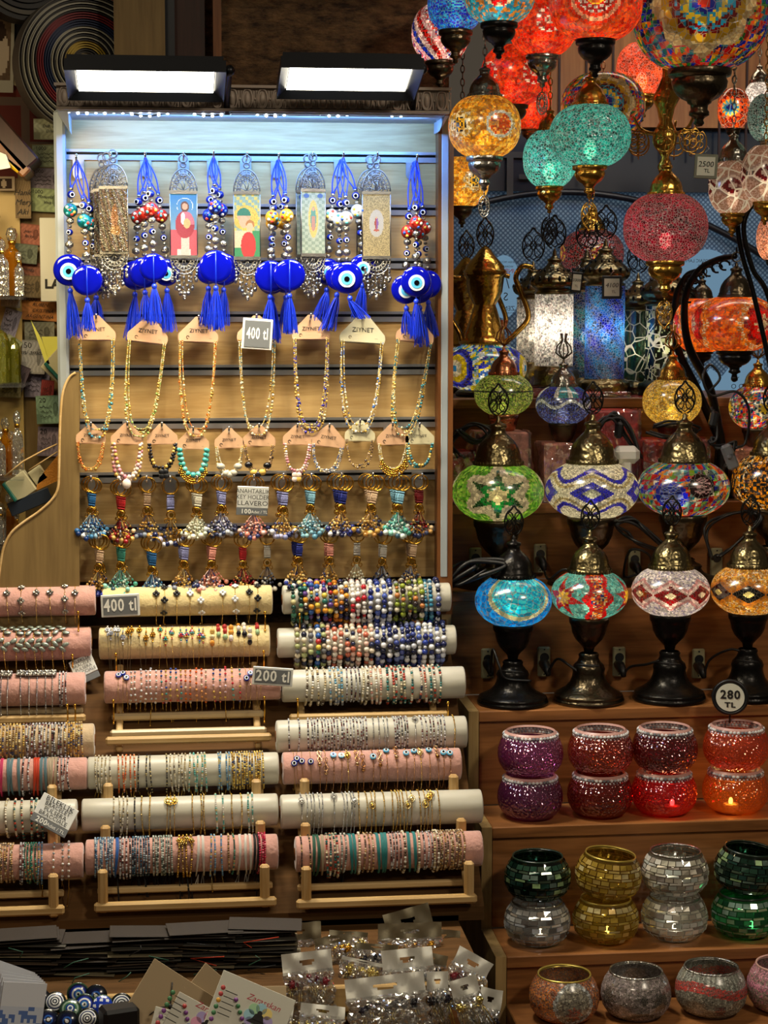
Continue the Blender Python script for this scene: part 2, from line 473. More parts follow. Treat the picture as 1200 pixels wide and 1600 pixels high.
# stone wall material
m, nt, out = nm('rough brown stone')
b_ = N(nt, 'BsdfPrincipled', i_Roughness=.9); tc = N(nt, 'TexCoord')
n1 = N(nt, 'TexNoise', i_Scale=28., i_Detail=8.0, i_Roughness=.7); L(nt, tc.outputs['Object'], n1.inputs[0])
mp = N(nt, 'Mapping'); mp.inputs['Scale'].default_value = (1, 1, 2.6); L(nt, tc.outputs['Object'], mp.inputs[0]); L(nt, mp.outputs[0], n1.inputs[0])
cr = N(nt, 'ValToRGB'); L(nt, n1.outputs[0], cr.inputs[0])
cr.color_ramp.elements[0].position = .36; cr.color_ramp.elements[0].color = c4(H('3d2c20'))
cr.color_ramp.elements[1].position = .68; cr.color_ramp.elements[1].color = c4(H('a07a50'))
L(nt, cr.outputs[0], b_.inputs['Base Color'])
bp = N(nt, 'Bump', i_Strength=1., i_Distance=.02); L(nt, n1.outputs[0], bp.inputs['Height']); L(nt, bp.outputs[0], b_.inputs['Normal'])
L(nt, b_.outputs[0], out.inputs[0]); M['stone'] = m
# red brick
m, nt, out = nm('red brick')
b_ = N(nt, 'BsdfPrincipled', i_Roughness=.85); tc = N(nt, 'TexCoord'); mp = N(nt, 'Mapping'); mp.inputs['Rotation'].default_value = (PI / 2, 0, 0)
L(nt, tc.outputs['Object'], mp.inputs[0])
br = N(nt, 'TexBrick', i_Scale=4.2); br.inputs['Mortar Size'].default_value = .03
br.inputs['Color1'].default_value = c4(H('7a2a1c')); br.inputs['Color2'].default_value = c4(H('5e2218')); br.inputs['Mortar'].default_value = c4(H('6a5344'))
br.inputs['Row Height'].default_value = .3; br.inputs['Brick Width'].default_value = .8
L(nt, mp.outputs[0], br.inputs[0]); L(nt, br.outputs[0], b_.inputs['Base Color'])
L(nt, b_.outputs[0], out.inputs[0]); M['brick'] = m
# perforated window film, lit from the lane behind
m, nt, out = nm('perforated window film')
tc = N(nt, 'TexCoord'); v = N(nt, 'TexVoronoi', i_Scale=150., feature='F1'); v.inputs['Randomness'].default_value = 0.
mp = N(nt, 'Mapping'); mp.inputs['Rotation'].default_value = (0, PI / 4, 0); L(nt, tc.outputs['Object'], mp.inputs[0]); L(nt, mp.outputs[0], v.inputs['Vector'])
mp.inputs['Scale'].default_value = (1, 0, 1)
lt = N(nt, 'MapRange', i_1=.3, i_2=.4, i_3=1., i_4=0.); L(nt, v.outputs['Distance'], lt.inputs[0])
mx = N(nt, 'Mix', data_type='RGBA'); mx.inputs[6].default_value = c4(H('34506c')); mx.inputs[7].default_value = c4(H('6f8ca4')); L(nt, lt.outputs[0], mx.inputs[0])
sx = N(nt, 'SeparateXYZ'); L(nt, tc.outputs['Object'], sx.inputs[0])
n3 = N(nt, 'TexNoise', i_Scale=4., i_Detail=1.); L(nt, tc.outputs['Object'], n3.inputs[0])
b_ = N(nt, 'BsdfPrincipled', i_Roughness=.35); L(nt, mx.outputs[2], b_.inputs['Base Color']); L(nt, mx.outputs[2], b_.inputs['Emission Color'])
mr = N(nt, 'MapRange', i_1=.4, i_2=.65, i_3=.08, i_4=.3); L(nt, n3.outputs[0], mr.inputs[0]); L(nt, mr.outputs[0], b_.inputs['Emission Strength'])
L(nt, b_.outputs[0], out.inputs[0]); m.cycles.emission_sampling = 'NONE'; M['film'] = m
M['navy'] = principled('dark navy board', H('10151f'), .4)
M['tan'] = wood('tan panel', H('846c42'), H('6c5632'), 'Z', 5, .6)
M['ground'] = principled('stone paving', H('4a4038'), .8, 0, .3, 30, var=.2)
M['plaster'] = principled('dim plaster', H('4a3a2c'), .9)

struct(MB().box((0, 0, -.02), (8, 8, .04)).obj('floor', 'ground'))
# walls at the back
slab('wall_back', 318, -300, 700, 1500, .16, .26, 'stone')
slab('wall_left', -420, -300, 330, 1900, .22, .30, 'brick')
slab('trim_1', 178, -60, 258, 170, .06, .10, 'tan')
slab('trim_2', 257, -60, 273, 170, .08, .11, 'navy')
slab('door_1', 273, -60, 320, 170, .10, .13, 'darkwood')
slab('trim_3', 333, -60, 346, 170, .10, .14, 'brownz')
# window and cladding behind the lamps
slab('window_1', 700, 285, 1330, 700, .70, .74, 'film')
w = slab('window_2', 700, 195, 1330, 300, .685, .74, 'navy')
slab('wall_right', 860, -300, 1400, 200, .66, .74, 'pine')
g = MB()
for k in range(9):
    p = P(875 + k * 42, 60, .655); g.box((p[0], .658, P(900, -50, .655)[2]), (.004, .004, .7))
struct(g.obj('trim_4', 'darkwood'))
# arch of the lit sign board above the film
g = MB(); pts = []
for k in range(25):
    t = k / 24; x = 700 + t * 520; y = 300 + 70 * (t * 2 - .7) ** 2 - (0)
    pts.append(P(x, y, .68))
g.tube(pts, .007, 6); struct(g.obj('trim_5', 'navy'))
g = MB()
v, f = text_arr('T', .13, bold=0.)
v[:, 0] *= -1; p = P(797, 278, .675); g.add(v + p, [q[::-1] for q in f], 0, None, True)
v, f = text_arr('L', .1); v[:, 0] *= -1; p = P(830, 255, .675); g.add(v + p, [q[::-1] for q in f], 0, None, True)
M['signbrown'] = principled('faded gold letter', H('3d3a36'), .5)
tag(g.obj('sign_lettering', 'signbrown'), 'dull gold reversed letters on the dark board above the window', 'sign')

# ------------------------------------------------------------------ slatwall
XL, XR = P(107, 560, 0)[0], P(684, 560, 0)[0]
ZT, ZB = P(395, 178, 0)[2], P(395, 905, 0)[2]
sw = thing('slatwall_display', 'pale oak slatwall panel with aluminium grooves holding amulets, necklaces and key rings', 'display wall', ((XL + XR) / 2, 0, ZB))
W_ = XR - XL
gy = [243, 326, 410, 494, 577, 660, 743, 824]
gz = [P(395, y, 0)[2] - ZB for y in gy]
edges = [ZT - ZB] + gz + [0]
g = MB()
for k in range(len(edges) - 1):
    top = edges[k] - (.005 if k else 0); bot = edges[k + 1] + (.005 if k < len(edges) - 2 else 0)
    g.box((0, .009, (top + bot) / 2), (W_, .018, top - bot))
g.box((0, .03, (ZT - ZB) / 2), (W_, .014, ZT - ZB))
g.obj('panel', 'oak', sw)
for z in gz:
    r_ = MB(); r_.box((0, .014, z + .001), (W_, .016, .0095), mat=1)
    r_.box((0, .0005, z + .0052), (W_, .005, .0042)); r_.box((0, .0, z - .0050), (W_, .006, .0078))
    r_.obj('groove_rail', ['alu', 'slot'], sw)
for s in (-1, 1):
    r_ = MB(); r_.bbox((s * (W_ / 2 + .0065), -.006, (ZT - ZB) / 2), (.017, .05, ZT - ZB), .004)
    r_.obj('side_trim', 'white', sw)

# header box with carved moulding, white soffit and LED strip
hd = thing('header_canopy', 'carved dark wood header with white soffit over the slatwall', 'canopy', (P(390, 178, 0)[0], -.07, P(390, 178, -.12)[2]))
hx0, hx1 = P(88, 160, -.14)[0], P(702, 160, -.14)[0]; hz = hd.location.z; hxc = hd.location.x
g = MB(); g.box(((hx0 + hx1) / 2 - hxc, .005, .006), (hx1 - hx0 - .01, .13, .012)); g.obj('soffit', 'white', hd)
M['carved'] = principled('dark carved wood', H('a8988a'), .45, 0, .2, 80)
g = MB(); mz = P(390, 157, -.14)[2] - hz; hh = .034; wd = hx1 - hx0
g.box(((hx0 + hx1) / 2 - hxc, .0, mz + .004), (wd, .13, hh - .006))
g.box(((hx0 + hx1) / 2 - hxc, -.066, mz + .02), (wd + .006, .014, .004)); g.box(((hx0 + hx1) / 2 - hxc, -.066, mz - .014), (wd, .012, .004))
n_ = 26
for k in range(n_):
    x = hx0 - hxc + (k + .5) * wd / n_
    t = np.linspace(0, 2 * PI, 17)[:-1]
    g.tube([(x + .0072 * math.copysign(abs(math.cos(a)) ** .7, math.cos(a)), -.067, mz + .003 + .0135 * math.sin(a)) for a in t], .0014, 5, closed=True)
    g.ball((x, -.064, mz + .003), (.0045, .004, .0105), (8, 6))
    for q in (-1, 1): g.tube([(x + wd / n_ / 2 + q * .0022, -.067, mz + .003 + .012 * math.sin(a)) for a in np.linspace(-1.4, 1.4, 5)], .0009, 4)
    g.ball((x + wd / n_ / 2, -.066, mz + .003), .0022, (6, 4))
g.obj('carved_moulding', 'carved', hd)
# white bracket boards at both ends, slanting from the soffit back to the trims
for (pxa, pxb, s) in ((88, 112, 1), (702, 678, -1)):
    a = P(pxa, 176, -.13); b = P(pxb, 200, -.01)
    g = MB(); x0 = a[0] - hxc; x1 = b[0] - hxc; z1 = b[2] - hz - .01
    g.add([(x0, -.06, 0), (x1, -.06, 0), (x1, .06, 0), (x1, .06, z1), (x0, .02, 0), (x1, -.0, z1)], [(0, 1, 5), (1, 2, 3, 5), (0, 5, 3, 4), (0, 4, 2, 1)], 0, None, True)
    g.obj('end_bracket', 'white', hd)
# LED string
M['led'] = emis('cold LED', (.8, .9, 1.), 30., False)
ls = thing('led_string', 'string of cold white LED beads on a black wire under the soffit', 'light string', (0, 0, 0))
g = MB(); wv = MB(); pts = []
for k in range(41):
    x = 108 + k * 14; y = 178 + 3 * math.sin(k * .9) + (0 if 3 < k < 38 else -4)
    p = P(x, y, -.105); pts.append(p)
    g.ball(p + np.array([0, -.003, -.001]), (.0022, .002, .0016), (8, 6))
wv.tube(bezier(pts, 3), .0011, 5)
g.obj('led_bead', 'led', ls); wv.obj('wire', 'cable', ls)

# ------------------------------------------------------------------ floodlights
M['lampface'] = emis('floodlight glass', (1., .93, .75), 10., False)
M['fblack'] = principled('black die-cast body', H('15171c'), .35, .4)
def flood(px0, px1, py, label, tilt):
    y = -.25; c = P((px0 + px1) / 2, py, y); w = P(px1, py, y)[0] - P(px0, py, y)[0]
    t = thing('floodlight', label, 'floodlight', c, 0, None, rot=(tilt, 0, 0))
    # local: emitting face looks to -Z, length along x, depth along y
    d = .118; g = MB()
    # frame ring around the glass, funnel shaped
    fw, fd = w, d; iw, idp = w * .86, d * .84
    for (x0, y0, x1, y1) in ((-1, -1, 1, -1), (1, -1, 1, 1), (1, 1, -1, 1), (-1, 1, -1, -1)):
        g.add([(x0 * fw / 2, y0 * fd / 2, -.005), (x1 * fw / 2, y1 * fd / 2, -.005), (x1 * iw / 2, y1 * idp / 2, .008), (x0 * iw / 2, y0 * idp / 2, .008)], [(0, 1, 2, 3)], 0, None, True)
        g.add([(x0 * fw / 2, y0 * fd / 2, -.005), (x1 * fw / 2, y1 * fd / 2, -.005), (x1 * fw / 2, y1 * fd / 2, .012), (x0 * fw / 2, y0 * fd / 2, .012)], [(3, 2, 1, 0)], 0, None, True)
    g.box((0, 0, .013), (w * .97, d * .95, .012))
    g.obj('housing', 'fblack', t)
    g = MB()
    for k in range(24): g.box((-w * .38 + k * w * .76 / 23, .01, .022), (.0022, d * .6, .008))
    g.box((0, 0, .021), (w * .8, d * .62, .006)); g.obj('heat_sink', 'fblack', t)
    MB().box((0, 0, .0065), (iw, idp, .002)).obj('lens', 'lampface', t)
    g = MB(); g.tube([(w * .5, .0, .02), (w * .53, .0, .02), (w * .53, .10, .02), (w * .53, .12, .0)], .0045, 6)
    g.ball((w * .53, 0, .02), .008, (8, 6)); g.obj('mounting_bracket', 'fblack', t)
    la = bpy.data.lights.new('flood', 'AREA'); la.shape = 'RECTANGLE'; la.size = iw * .95; la.size_y = idp * .9; la.energy = FLOODW; la.color = (1., .88, .64); la.spread = 2.7
    lo = bpy.data.objects.new('flood_beam', la); COL.objects.link(lo); lo.parent = t; lo.location = (0, 0, -.007)
    return t
FLOODW = 5.
flood(104, 352, 130, 'black floodlight on the header above the blue amulets, at left', math.radians(-14))
flood(436, 655, 127, 'black floodlight on the header beside the hanging lamps, at right', math.radians(-15))
# LED light on the soffit
for xa in (.22, .5, .78):
    la = bpy.data.lights.new('led_light', 'AREA'); la.shape = 'RECTANGLE'; la.size = .19; la.size_y = .01; la.energy = .8; la.color = (.17, .40, 1.)
    lo = bpy.data.objects.new('led_light', la); COL.objects.link(lo); lo.location = (XL + W_ * xa, -.10, P(390, 184, -.105)[2])
    lo.rotation_euler = (math.radians(38), 0, 0)

# ------------------------------------------------------------------ post and stepped shelves at the right
XS = .487                                   # left end of the stepped shelves
XRR = P(1330, 900, .3)[0]
struct(slab('trim_6', 684, 176, 708, 960, -.03, .2, 'brownz'))
# (front Y, back Y, picture y of the front edge of the top at x=900)
steps = [(.36, .66, 622), (.21, .36, 786), (.08, .21, 921), (-.05, .08, 1108), (-.18, -.05, 1289), (-.31, -.18, 1491), (-.44, -.31, 1720)]
sh = thing('stepped_shelf', 'brown wooden stepped shelf unit carrying the lamps and candle bowls', 'shelf', (XS, 0, 0))
ztop = []
for i, (y0, y1, py) in enumerate(steps):
    z = P(900, py, y0)[2]; ztop.append(z)
    x0 = (.462 if i < 3 else XS) - XS
    MB().bbox(((x0 + XRR - XS) / 2, (y0 + y1) / 2, z - .009), (XRR - XS - x0, y1 - y0, .018), .0015).obj('shelf_board', 'brown', sh)
    if i < len(steps) - 1:
        zn = P(900, steps[i + 1][2], steps[i + 1][0])[2]
        MB().box(((x0 + XRR - XS) / 2, y0 + .012, (z - .018 + zn) / 2), (XRR - XS - x0 - .004, .012, z - .018 - zn)).obj('riser', 'brown', sh)
# stepped side panel (light wood) at the left end
for i, (y0, y1, py) in enumerate(steps):
    z = ztop[i]; x0 = (.462 if i < 3 else XS) - XS
    g = MB(); g.box((x0 - .008, (y0 + .0 + y1) / 2, z / 2 + .003 - .003), (.016, y1 - y0, z)); g.obj('side_panel', 'oakz', sh)

def socket(px, py, Y, lab):
    p = P(px, py, Y); s = SC(px, py, Y)
    t = thing('wall_socket', lab, 'socket', p, 0, 'sockets on the shelf risers')
    MB().bbox((0, -.004, 0), (.021, .008, .05), .002).obj('plate', 'sock', t)
    g = MB(); g.disc((0, -.009, .008), .0075, 16); g.ball((0, -.0088, -.02), .0015); g.ball((0, -.0088, .021), .0015); g.obj('outlet', 'blackp', t)
    return t
def plug(px, py, Y, path, lab, m='cable'):
    p = P(px, py, Y)
    t = thing('power_plug', lab, 'plug', p, 0, 'black plugs in the riser sockets')
    g = MB(); g.tube([(0, 0, 0), (0, -.012, 0), (0, -.03, -.004), (.001, -.036, -.014)], [.008, .0085, .007, .004], 10); g.obj('plug_body', m, t)
    g = MB(); g.tube(bezier([(0, -.034, -.012)] + [tuple(P(*q) - p) for q in path], 8), .0022, 6); g.obj('cable', m, t)
M['sock'] = principled('ivory socket', H('8f8a6a'), .5)
zr = lambda i: steps[i][0] + .001
for (px, py, Y, w) in ((742, 878, .087, 'behind the green lamp, upper row'), (843, 872, .087, 'between the cyan and red lamps, upper row'), (990, 880, .087, 'beside a looped cable, upper row'), (1118, 878, .087, 'at the upper row, right end'),
                   (761, 1036, -.043, 'left of the cyan lamp base, lower row'), (849, 1033, -.043, 'between the cyan and red lamp bases, lower row'), (966, 1033, -.043, 'right of the red lamp base, lower row'), (1090, 1036, -.043, 'right of the white and red lamp base, lower row')):
    yy = Y + .003 + .13 if False else Y
    pass
socks = [(742, 878, .21, 'behind the green lamp'), (843, 872, .21, 'above and between the cyan and the red lamp'), (990, 880, .21, 'beside the grey looped cable'), (1118, 878, .21, 'behind the black and gold lamp'),
         (761, 1036, .08, 'beside the cyan lamp base, low down'), (849, 1033, .08, 'between the cyan and the red lamp base'), (966, 1033, .08, 'between the red and the white lamp base'), (1090, 1036, .08, 'beside the white and red lamp base, low down')]
for (px, py, Y, w) in socks: socket(px, py, Y, 'ivory double socket plate ' + w)
plug(742, 880, .20, [(725, 878, .10), (700, 895, .05), (712, 915, -.02), (760, 890, -.02)], 'black plug in the socket behind the green lamp')
plug(843, 874, .20, [(858, 905, .12), (880, 890, .10), (905, 895, .09)], 'black plug in the upper socket above the red lamp')
plug(761, 1036, .07, [(770, 1015, .0), (780, 1040, -.02), (790, 1060, -.02), (830, 1064, -.02)], 'black plug beside the cyan lamp base')
plug(849, 1036, .07, [(870, 1030, .02), (890, 1040, .0), (935, 1075, -.02)], 'black plug between the cyan and the red lamp base')
plug(966, 1038, .07, [(985, 1042, .03), (1010, 1038, .01), (1030, 1032, .0)], 'black plug between the red and the white lamp base')
plug(1090, 1040, .07, [(1110, 1030, .03), (1140, 1015, .01), (1160, 1018, .0)], 'black plug beside the white and red lamp base')
plug(990, 882, .20, [(975, 900, .15), (985, 860, .12), (1015, 868, .12), (1018, 900, .14)], 'black plug and grey looped cable behind the white lamp')
# ------------------------------------------------------------------ slope board, counter at the lower left
yt, yb = P(300, 975, .02), P(300, 1432, -.36)
g = MB(); xa, xb = P(-260, 1200, -.1)[0], .462 - .017
n = np.array([0, -(yt[2] - yb[2]), -(yt[1] - yb[1])]); 
g.add([(xa, yt[1], yt[2]), (xb, yt[1], yt[2]), (xb, yb[1], yb[2]), (xa, yb[1], yb[2]), (xa, yt[1], yt[2] - .02), (xb, yt[1], yt[2] - .02), (xb, yb[1], yb[2] - .02), (xa, yb[1], yb[2] - .02)],
      [(3, 2, 1, 0), (4, 5, 6, 7), (0, 1, 5, 4), (2, 3, 7, 6), (1, 2, 6, 5), (3, 0, 4, 7)], 0, None, True)
tag(g.obj('sloping_display_board', 'slope'), 'sloping brown board behind the bracelet rolls', 'display board')
SL = lambda Y: yb[2] + (Y - yb[1]) / (yt[1] - yb[1]) * (yt[2] - yb[2])     # height of the slope at depth Y
def YS(px, py, off):                                                         # depth where the ray meets the slope, minus an offset
    a, b = -.7, .3
    for _ in range(40):
        m_ = (a + b) / 2
        if P(px, py, m_)[2] > SL(m_): a = m_
        else: b = m_
    return min((a + b) / 2, .005) - off
cz = P(300, 1548, -.60)[2]
xbc = .408
ct = thing('display_counter', 'dark brown counter box below the bracelet rolls', 'counter', (0, -.36, 0))
MB().box(((xa + xbc) / 2, .006, (yb[2] + cz) / 2 - .012), (xbc - xa, .012, yb[2] - cz - .0)).obj('back_board', 'slope', ct)
MB().box(((xa + xbc) / 2, -.12, cz - .008), (xbc - xa, .24, .016)).obj('shelf_board', 'slope', ct)
MB().bbox(((xa + xbc) / 2, -.246, cz - .016), (xbc - xa, .012, .034), .002).obj('front_lip', 'oak', ct)
cz2 = cz - .085
MB().box(((xa + xbc) / 2, -.40, cz2 - .01), (xbc - xa, .34, .02)).obj('lower_tray', 'slope', ct)
MB().box(((xa + xbc) / 2, -.3, cz2 / 2 - .01), (xbc - xa, .5, cz2 - .02)).obj('plinth', 'brown', ct)
# ================================================================== SLATWALL GOODS
def hook(px, py, label, length=.07, plate=True, group='slatwall hooks'):
    """hook whose rod tip shows at (px, py); the plate sits on the panel"""
    p = P(px, py, -length); p = np.array([p[0], 0, p[2]])
    t = thing('wall_hook', label, 'hook', p, 0, group)
    if plate:
        g = MB(); w, h = .0085, .024
        pts = [(-w, .003), (-w, -h + .006), (-w * .7, -h + .0015), (-w * .2, -h), (w * .2, -h), (w * .7, -h + .0015), (w, -h + .006), (w, .003)]
        g.poly(pts, -.0045, -.003); g.box((0, -.002, .003), (w * 2, .006, .004)); g.obj('plate', 'alu', t)
    g = MB(); g.tube([(0, -.003, -.004), (0, -length * .5, -.003), (0, -length * .9, -.001), (0, -length, .006)], .0016, 8); g.ball((0, -length, .007), .0021, (8, 6))
    g.obj('rod', 'chrome', t)
    return p

def eyebead(g, c, r, rot=None, m=(0, 1, 2)):
    """small evil-eye bead: body, white ring, dark pupil (materials 0,1,2)"""
    g.ball(c, (r, r, r * .95), (12, 8), m[0])
    for (q, mm_) in ((.62, m[1]), (.36, m[2])):
        v = (0, -r * math.sqrt(max(0, 1 - q * q)) - r * .04 * (1 + (q < .5)), 0)
        v = np.array(v); 
        if rot is not None: v = rot @ v
        g.disc(np.array(c) + v, r * q, 12, mm_, rot=rot, th=r * .1)

M['b_teal'] = principled('teal marbled bead', H('0d6f78'), .15, 0, var=.6, bscale=600)
M['b_red'] = principled('red painted bead', H('a8261c'), .15, 0, var=.6, bscale=600)
M['b_navy'] = principled('navy glazed bead', H('0c1f8a'), .15, 0, var=.4, bscale=600)
M['b_yel'] = principled('yellow painted bead', H('d79a1e'), .15, 0, var=.5, bscale=600)
M['b_wht'] = principled('white painted bead', H('d6dad8'), .15, 0, var=.25, bscale=600)
M['flower'] = palette('painted petals', [H('e8e2d0'), H('c23a2a'), H('2a57b5'), H('e6c34a'), H('4aa0a8')], .3)

def amulet(px, py, r_px, Yd, hookp, bead, face, tx, ty, label, group, yaw=0., beads=True):
    """evil-eye charm: (px,py) centre of the glass disc; tx,ty end of the tassel"""
    c = P(px, py, Yd); s = SC(px, py, Yd); r = r_px * s
    t = thing('evil_eye_amulet', label, 'amulet', c, 0, group)
    rz = rotm(0, 0, yaw)
    # glass disc: domed lens
    g = MB(); prof = [(.0005, -.0058), (r * .4, -.0055), (r * .75, -.0042), (r * .95, -.002), (r, 0), (r * .95, .0018), (r * .7, .003), (.0005, .0034)]
    g.lathe(prof, 32, rot=rz @ rotm(-PI / 2, 0, 0) if False else rz @ rotm(-PI / 2, 0, 0) @ rotm(PI, 0, 0))
    g.obj('glass_disc', 'cobalt', t)
    if face:
        g = MB(); 
        def ring(q, yy, mt):
            p_ = [(r * q * math.cos(a), r * q * math.sin(a) - r * .08) for a in np.linspace(0, 2 * PI, 29)[:-1]]
            g.poly(p_, yy, yy + .0025, mt, rot=rz)
        ring(.52, -.0066, 0); ring(.37, -.0072, 1); ring(.17, -.0078, 2)
        g.obj('painted_eye', ['eyewhite', 'eyecyan', 'eyeblack'], t)
    # string of beads above the disc
    hk = np.array(hookp) - c
    top = np.array([0, 0, r * 1.02])
    d = 1.0
    seq = [('s', .004, .004), ('c', .006, .0075), ('s', .003, .0035), ('e', .0052, .0065), ('s', .003, .0035), ('c', .0055, .006), ('B', .0108, .0118), ('s', .0035, .004), ('e', .0062, .0072), ('s', .003, .003)] if beads else []
    z = 0; pos = []
    bx = hk[0] * .15
    g1 = MB(); ge = MB(); gs = MB(); gb = MB()
    total = sum(q[2] * 1.75 for q in seq)
    for (k, rr, hh_) in seq:
        z += hh_ * .87
        x = hk[0] * .38 * (z / max(total, .01)) ; y_ = (hk[1]) * .3 * (z / max(total, .01))
        cc = top + np.array([x, y_, z])
        if k == 's': gs.ball(cc, (rr, rr, rr * .8), (8, 6))
        elif k == 'c':
            gs.lathe([(rr * .3, -rr * .9), (rr, -rr * .35), (rr * .9, 0), (rr, rr * .35), (rr * .3, rr * .9)], 14, cc, rib=(7, .12, -1, 1))
        elif k == 'e': eyebead(ge, cc, rr, rotm(0, 0, R.uniform(-.7, .5)))
        else:
            gb.ball(cc, (rr, rr, rr), (20, 12), 0)
            for a in range(5):
                ph = 2 * PI * a / 5 + R.random(); d0 = np.array([math.sin(ph) * .62, -.72, math.cos(ph) * .62]); d0 /= np.linalg.norm(d0)
                gb.ball(cc + d0 * rr * .9, rr * .26, (8, 6), 1)
            gb.ball(cc + np.array([0, -rr * .93, 0]), rr * .2, (8, 6), 1)
        z += hh_ * .87
    if beads:
        gs.obj('silver_spacers', 'silver', t); ge.obj('eye_bead', ['b_navy', 'eyewhite', 'eyeblack'], t); gb.obj('painted_bead', [bead, 'flower'], t)
    tp = top + np.array([hk[0] * .38, hk[1] * .3, z])
    # doubled blue cord up to the hook
    g = MB()
    for q in (-1, 1):
        pts = [tp * (1 - u) + hk * u + np.array([q * .0045 * math.sin(PI * u) + .001 * q, 0, 0]) for u in np.linspace(0, 1, 8)]
        g.tube(pts, .0011, 5)
    g.ball(tp, .003, (8, 6)); g.obj('cord', 'blue_cord', t)
    # cord over the disc, knot and tassel
    e = P(tx, ty, Yd - .006) - c
    g = MB(); kz = -r - .004
    g.tube([(0, -.0072, r * .95), (0, -.0085, 0), (0, -.0072, -r * .95), (e[0] * .2, 0, kz)] if not face else [(0, 0, -r * .9), (e[0] * .2, 0, kz)], .0009, 5)
    kn = np.array([e[0] * .2, -.001, kz - .003]); g.ball(kn, (.0042, .0042, .0048), (8, 6))
    ln = kn[2] - e[2]
    for i in range(46):
        a = R.random() * 2 * PI; q = math.sqrt(R.random())
        b0 = kn + np.array([.0028 * q * math.cos(a), .0028 * q * math.sin(a), -.003])
        sp = .0105; L_ = ln * R.uniform(.86, 1.0)
        pts = []
        for u in (0, .3, .65, 1):
            w = u ** .6
            pts.append(b0 + np.array([e[0] * .8 * u + sp * q * math.cos(a) * w + R.uniform(-.0012, .0012) * u, sp * .6 * q * math.sin(a) * w, -L_ * u]))
        g.tube(pts, .00062, 3, cap=False)
    g.obj('tassel', 'tassel', t)
    return t

AL = [  # bundle hook (x,y), bead, where, [ (x,y,r,Y,face,tx,ty) ]
 ((119, 249), 'b_teal', 'teal painted bead', 'first hook from the left edge of the slatwall', [(150, 438, 20, -.035, 0, 150, 500), (108, 422, 25, -.060, 1, 116, 528), (136, 438, 24, -.075, 0, 136, 515)]),
 ((227, 246), 'b_red', 'red painted bead', 'second cord hook, between the brown and red strips', [(212, 430, 23, -.035, 0, 205, 530), (260, 426, 21, -.04, 1, 264, 518), (226, 426, 24, -.062, 0, 228, 500), (240, 418, 22, -.085, 0, 244, 505)]),
 ((334, 244), 'b_navy', 'navy eye bead', 'third cord hook, between the red and green strips', [(350, 421, 25, -.04, 0, 345, 508), (326, 424, 20, -.05, 0, 324, 508), (337, 417, 26, -.075, 0, 338, 515)]),
 ((436, 248), 'b_yel', 'yellow painted bead', 'fourth cord hook, right of the green veil strip', [(446, 436, 22, -.035, 0, 448, 520), (423, 432, 25, -.06, 0, 418, 528), (424, 438, 22, -.045, 1, 428, 534), (452, 430, 25, -.08, 0, 453, 520)]),
 ((537, 246), 'b_wht', 'white painted bead', 'fifth cord hook, between the two pale strips', [(513, 425, 21, -.04, 1, 500, 498), (567, 418, 21, -.045, 1, 560, 495), (530, 432, 22, -.05, 0, 512, 515), (542, 434, 25, -.085, 1, 566, 496)]),
 ((652, 250), 'b_red', 'red painted bead', 'last cord hook beside the aluminium trim', [(668, 444, 22, -.035, 0, 675, 525), (634, 452, 23, -.06, 1, 640, 520), (650, 440, 24, -.08, 1, 652, 528), (655, 452, 22, -.05, 0, 660, 540)]),
]
for i, (hk, bead, bn, where, ds) in enumerate(AL):
    hp = hook(hk[0], hk[1], 'chrome hook for blue amulets, ' + where.replace('between the ', 'by the '), .075)
    for j, (x, y, r, Yd, fc, tx, ty) in enumerate(ds):
        order = ['rearmost', 'second', 'third', 'frontmost'] if len(ds) == 4 else ['rearmost', 'middle', 'frontmost']
        lab = 'blue glass amulet, %s, %s, %s on %s' % (bn, 'eye showing' if fc else 'plain back', order[j], where.split(',')[0].replace(' beside the aluminium trim', ''))
        lab = lab.replace(' from the left edge of the slatwall', '')
        hook_top = np.array([hp[0], Yd * .8, hp[2]])
        amulet(x, y, r, Yd, hook_top, bead, fc, tx, ty, lab, None, R.uniform(-.1, .1))

# ---------------------------------------------------------------- icon strips
def filig(g, w, h, r=.0007, n=3, flip=1):
    """arched openwork between x=-w/2..w/2, rising h"""
    def arc(k):
        return [(math.cos(a) * w / 2 * k, 0, flip * h * k * math.sin(a)) for a in np.linspace(0, PI, 17)]
    for k in (1, .78, .5): g.tube(arc(k), r * (1.5 if k == 1 else 1), 5)
    for j in range(9):
        a = PI * (j + .5) / 9
        g.tube([(math.cos(a) * w / 2 * .5, 0, flip * h * .5 * math.sin(a)), (math.cos(a) * w / 2 * .98, 0, flip * h * .98 * math.sin(a))], r, 4)
        a2 = PI * (j + 1) / 9
        cc = (math.cos(a2) * w / 2 * .64, 0, flip * h * .64 * math.sin(a2)); g.tube([(cc[0] + .0022 * math.cos(q), 0, cc[2] + .0022 * math.sin(q)) for q in np.linspace(0, 2 * PI, 9)[:-1]], r, 4, closed=True)
        cc = (math.cos(a2) * w / 2 * .9, 0, flip * h * .9 * math.sin(a2)); g.ball(cc, .0011)
    for j in range(4):
        q = (j + .5) / 4 * PI; g.tube([(0, 0, 0), (math.cos(q) * w / 2 * .3, 0, flip * h * .3 * math.sin(q)), (math.cos(q + .3) * w / 2 * .5, 0, flip * h * .5 * math.sin(q))], r, 4)

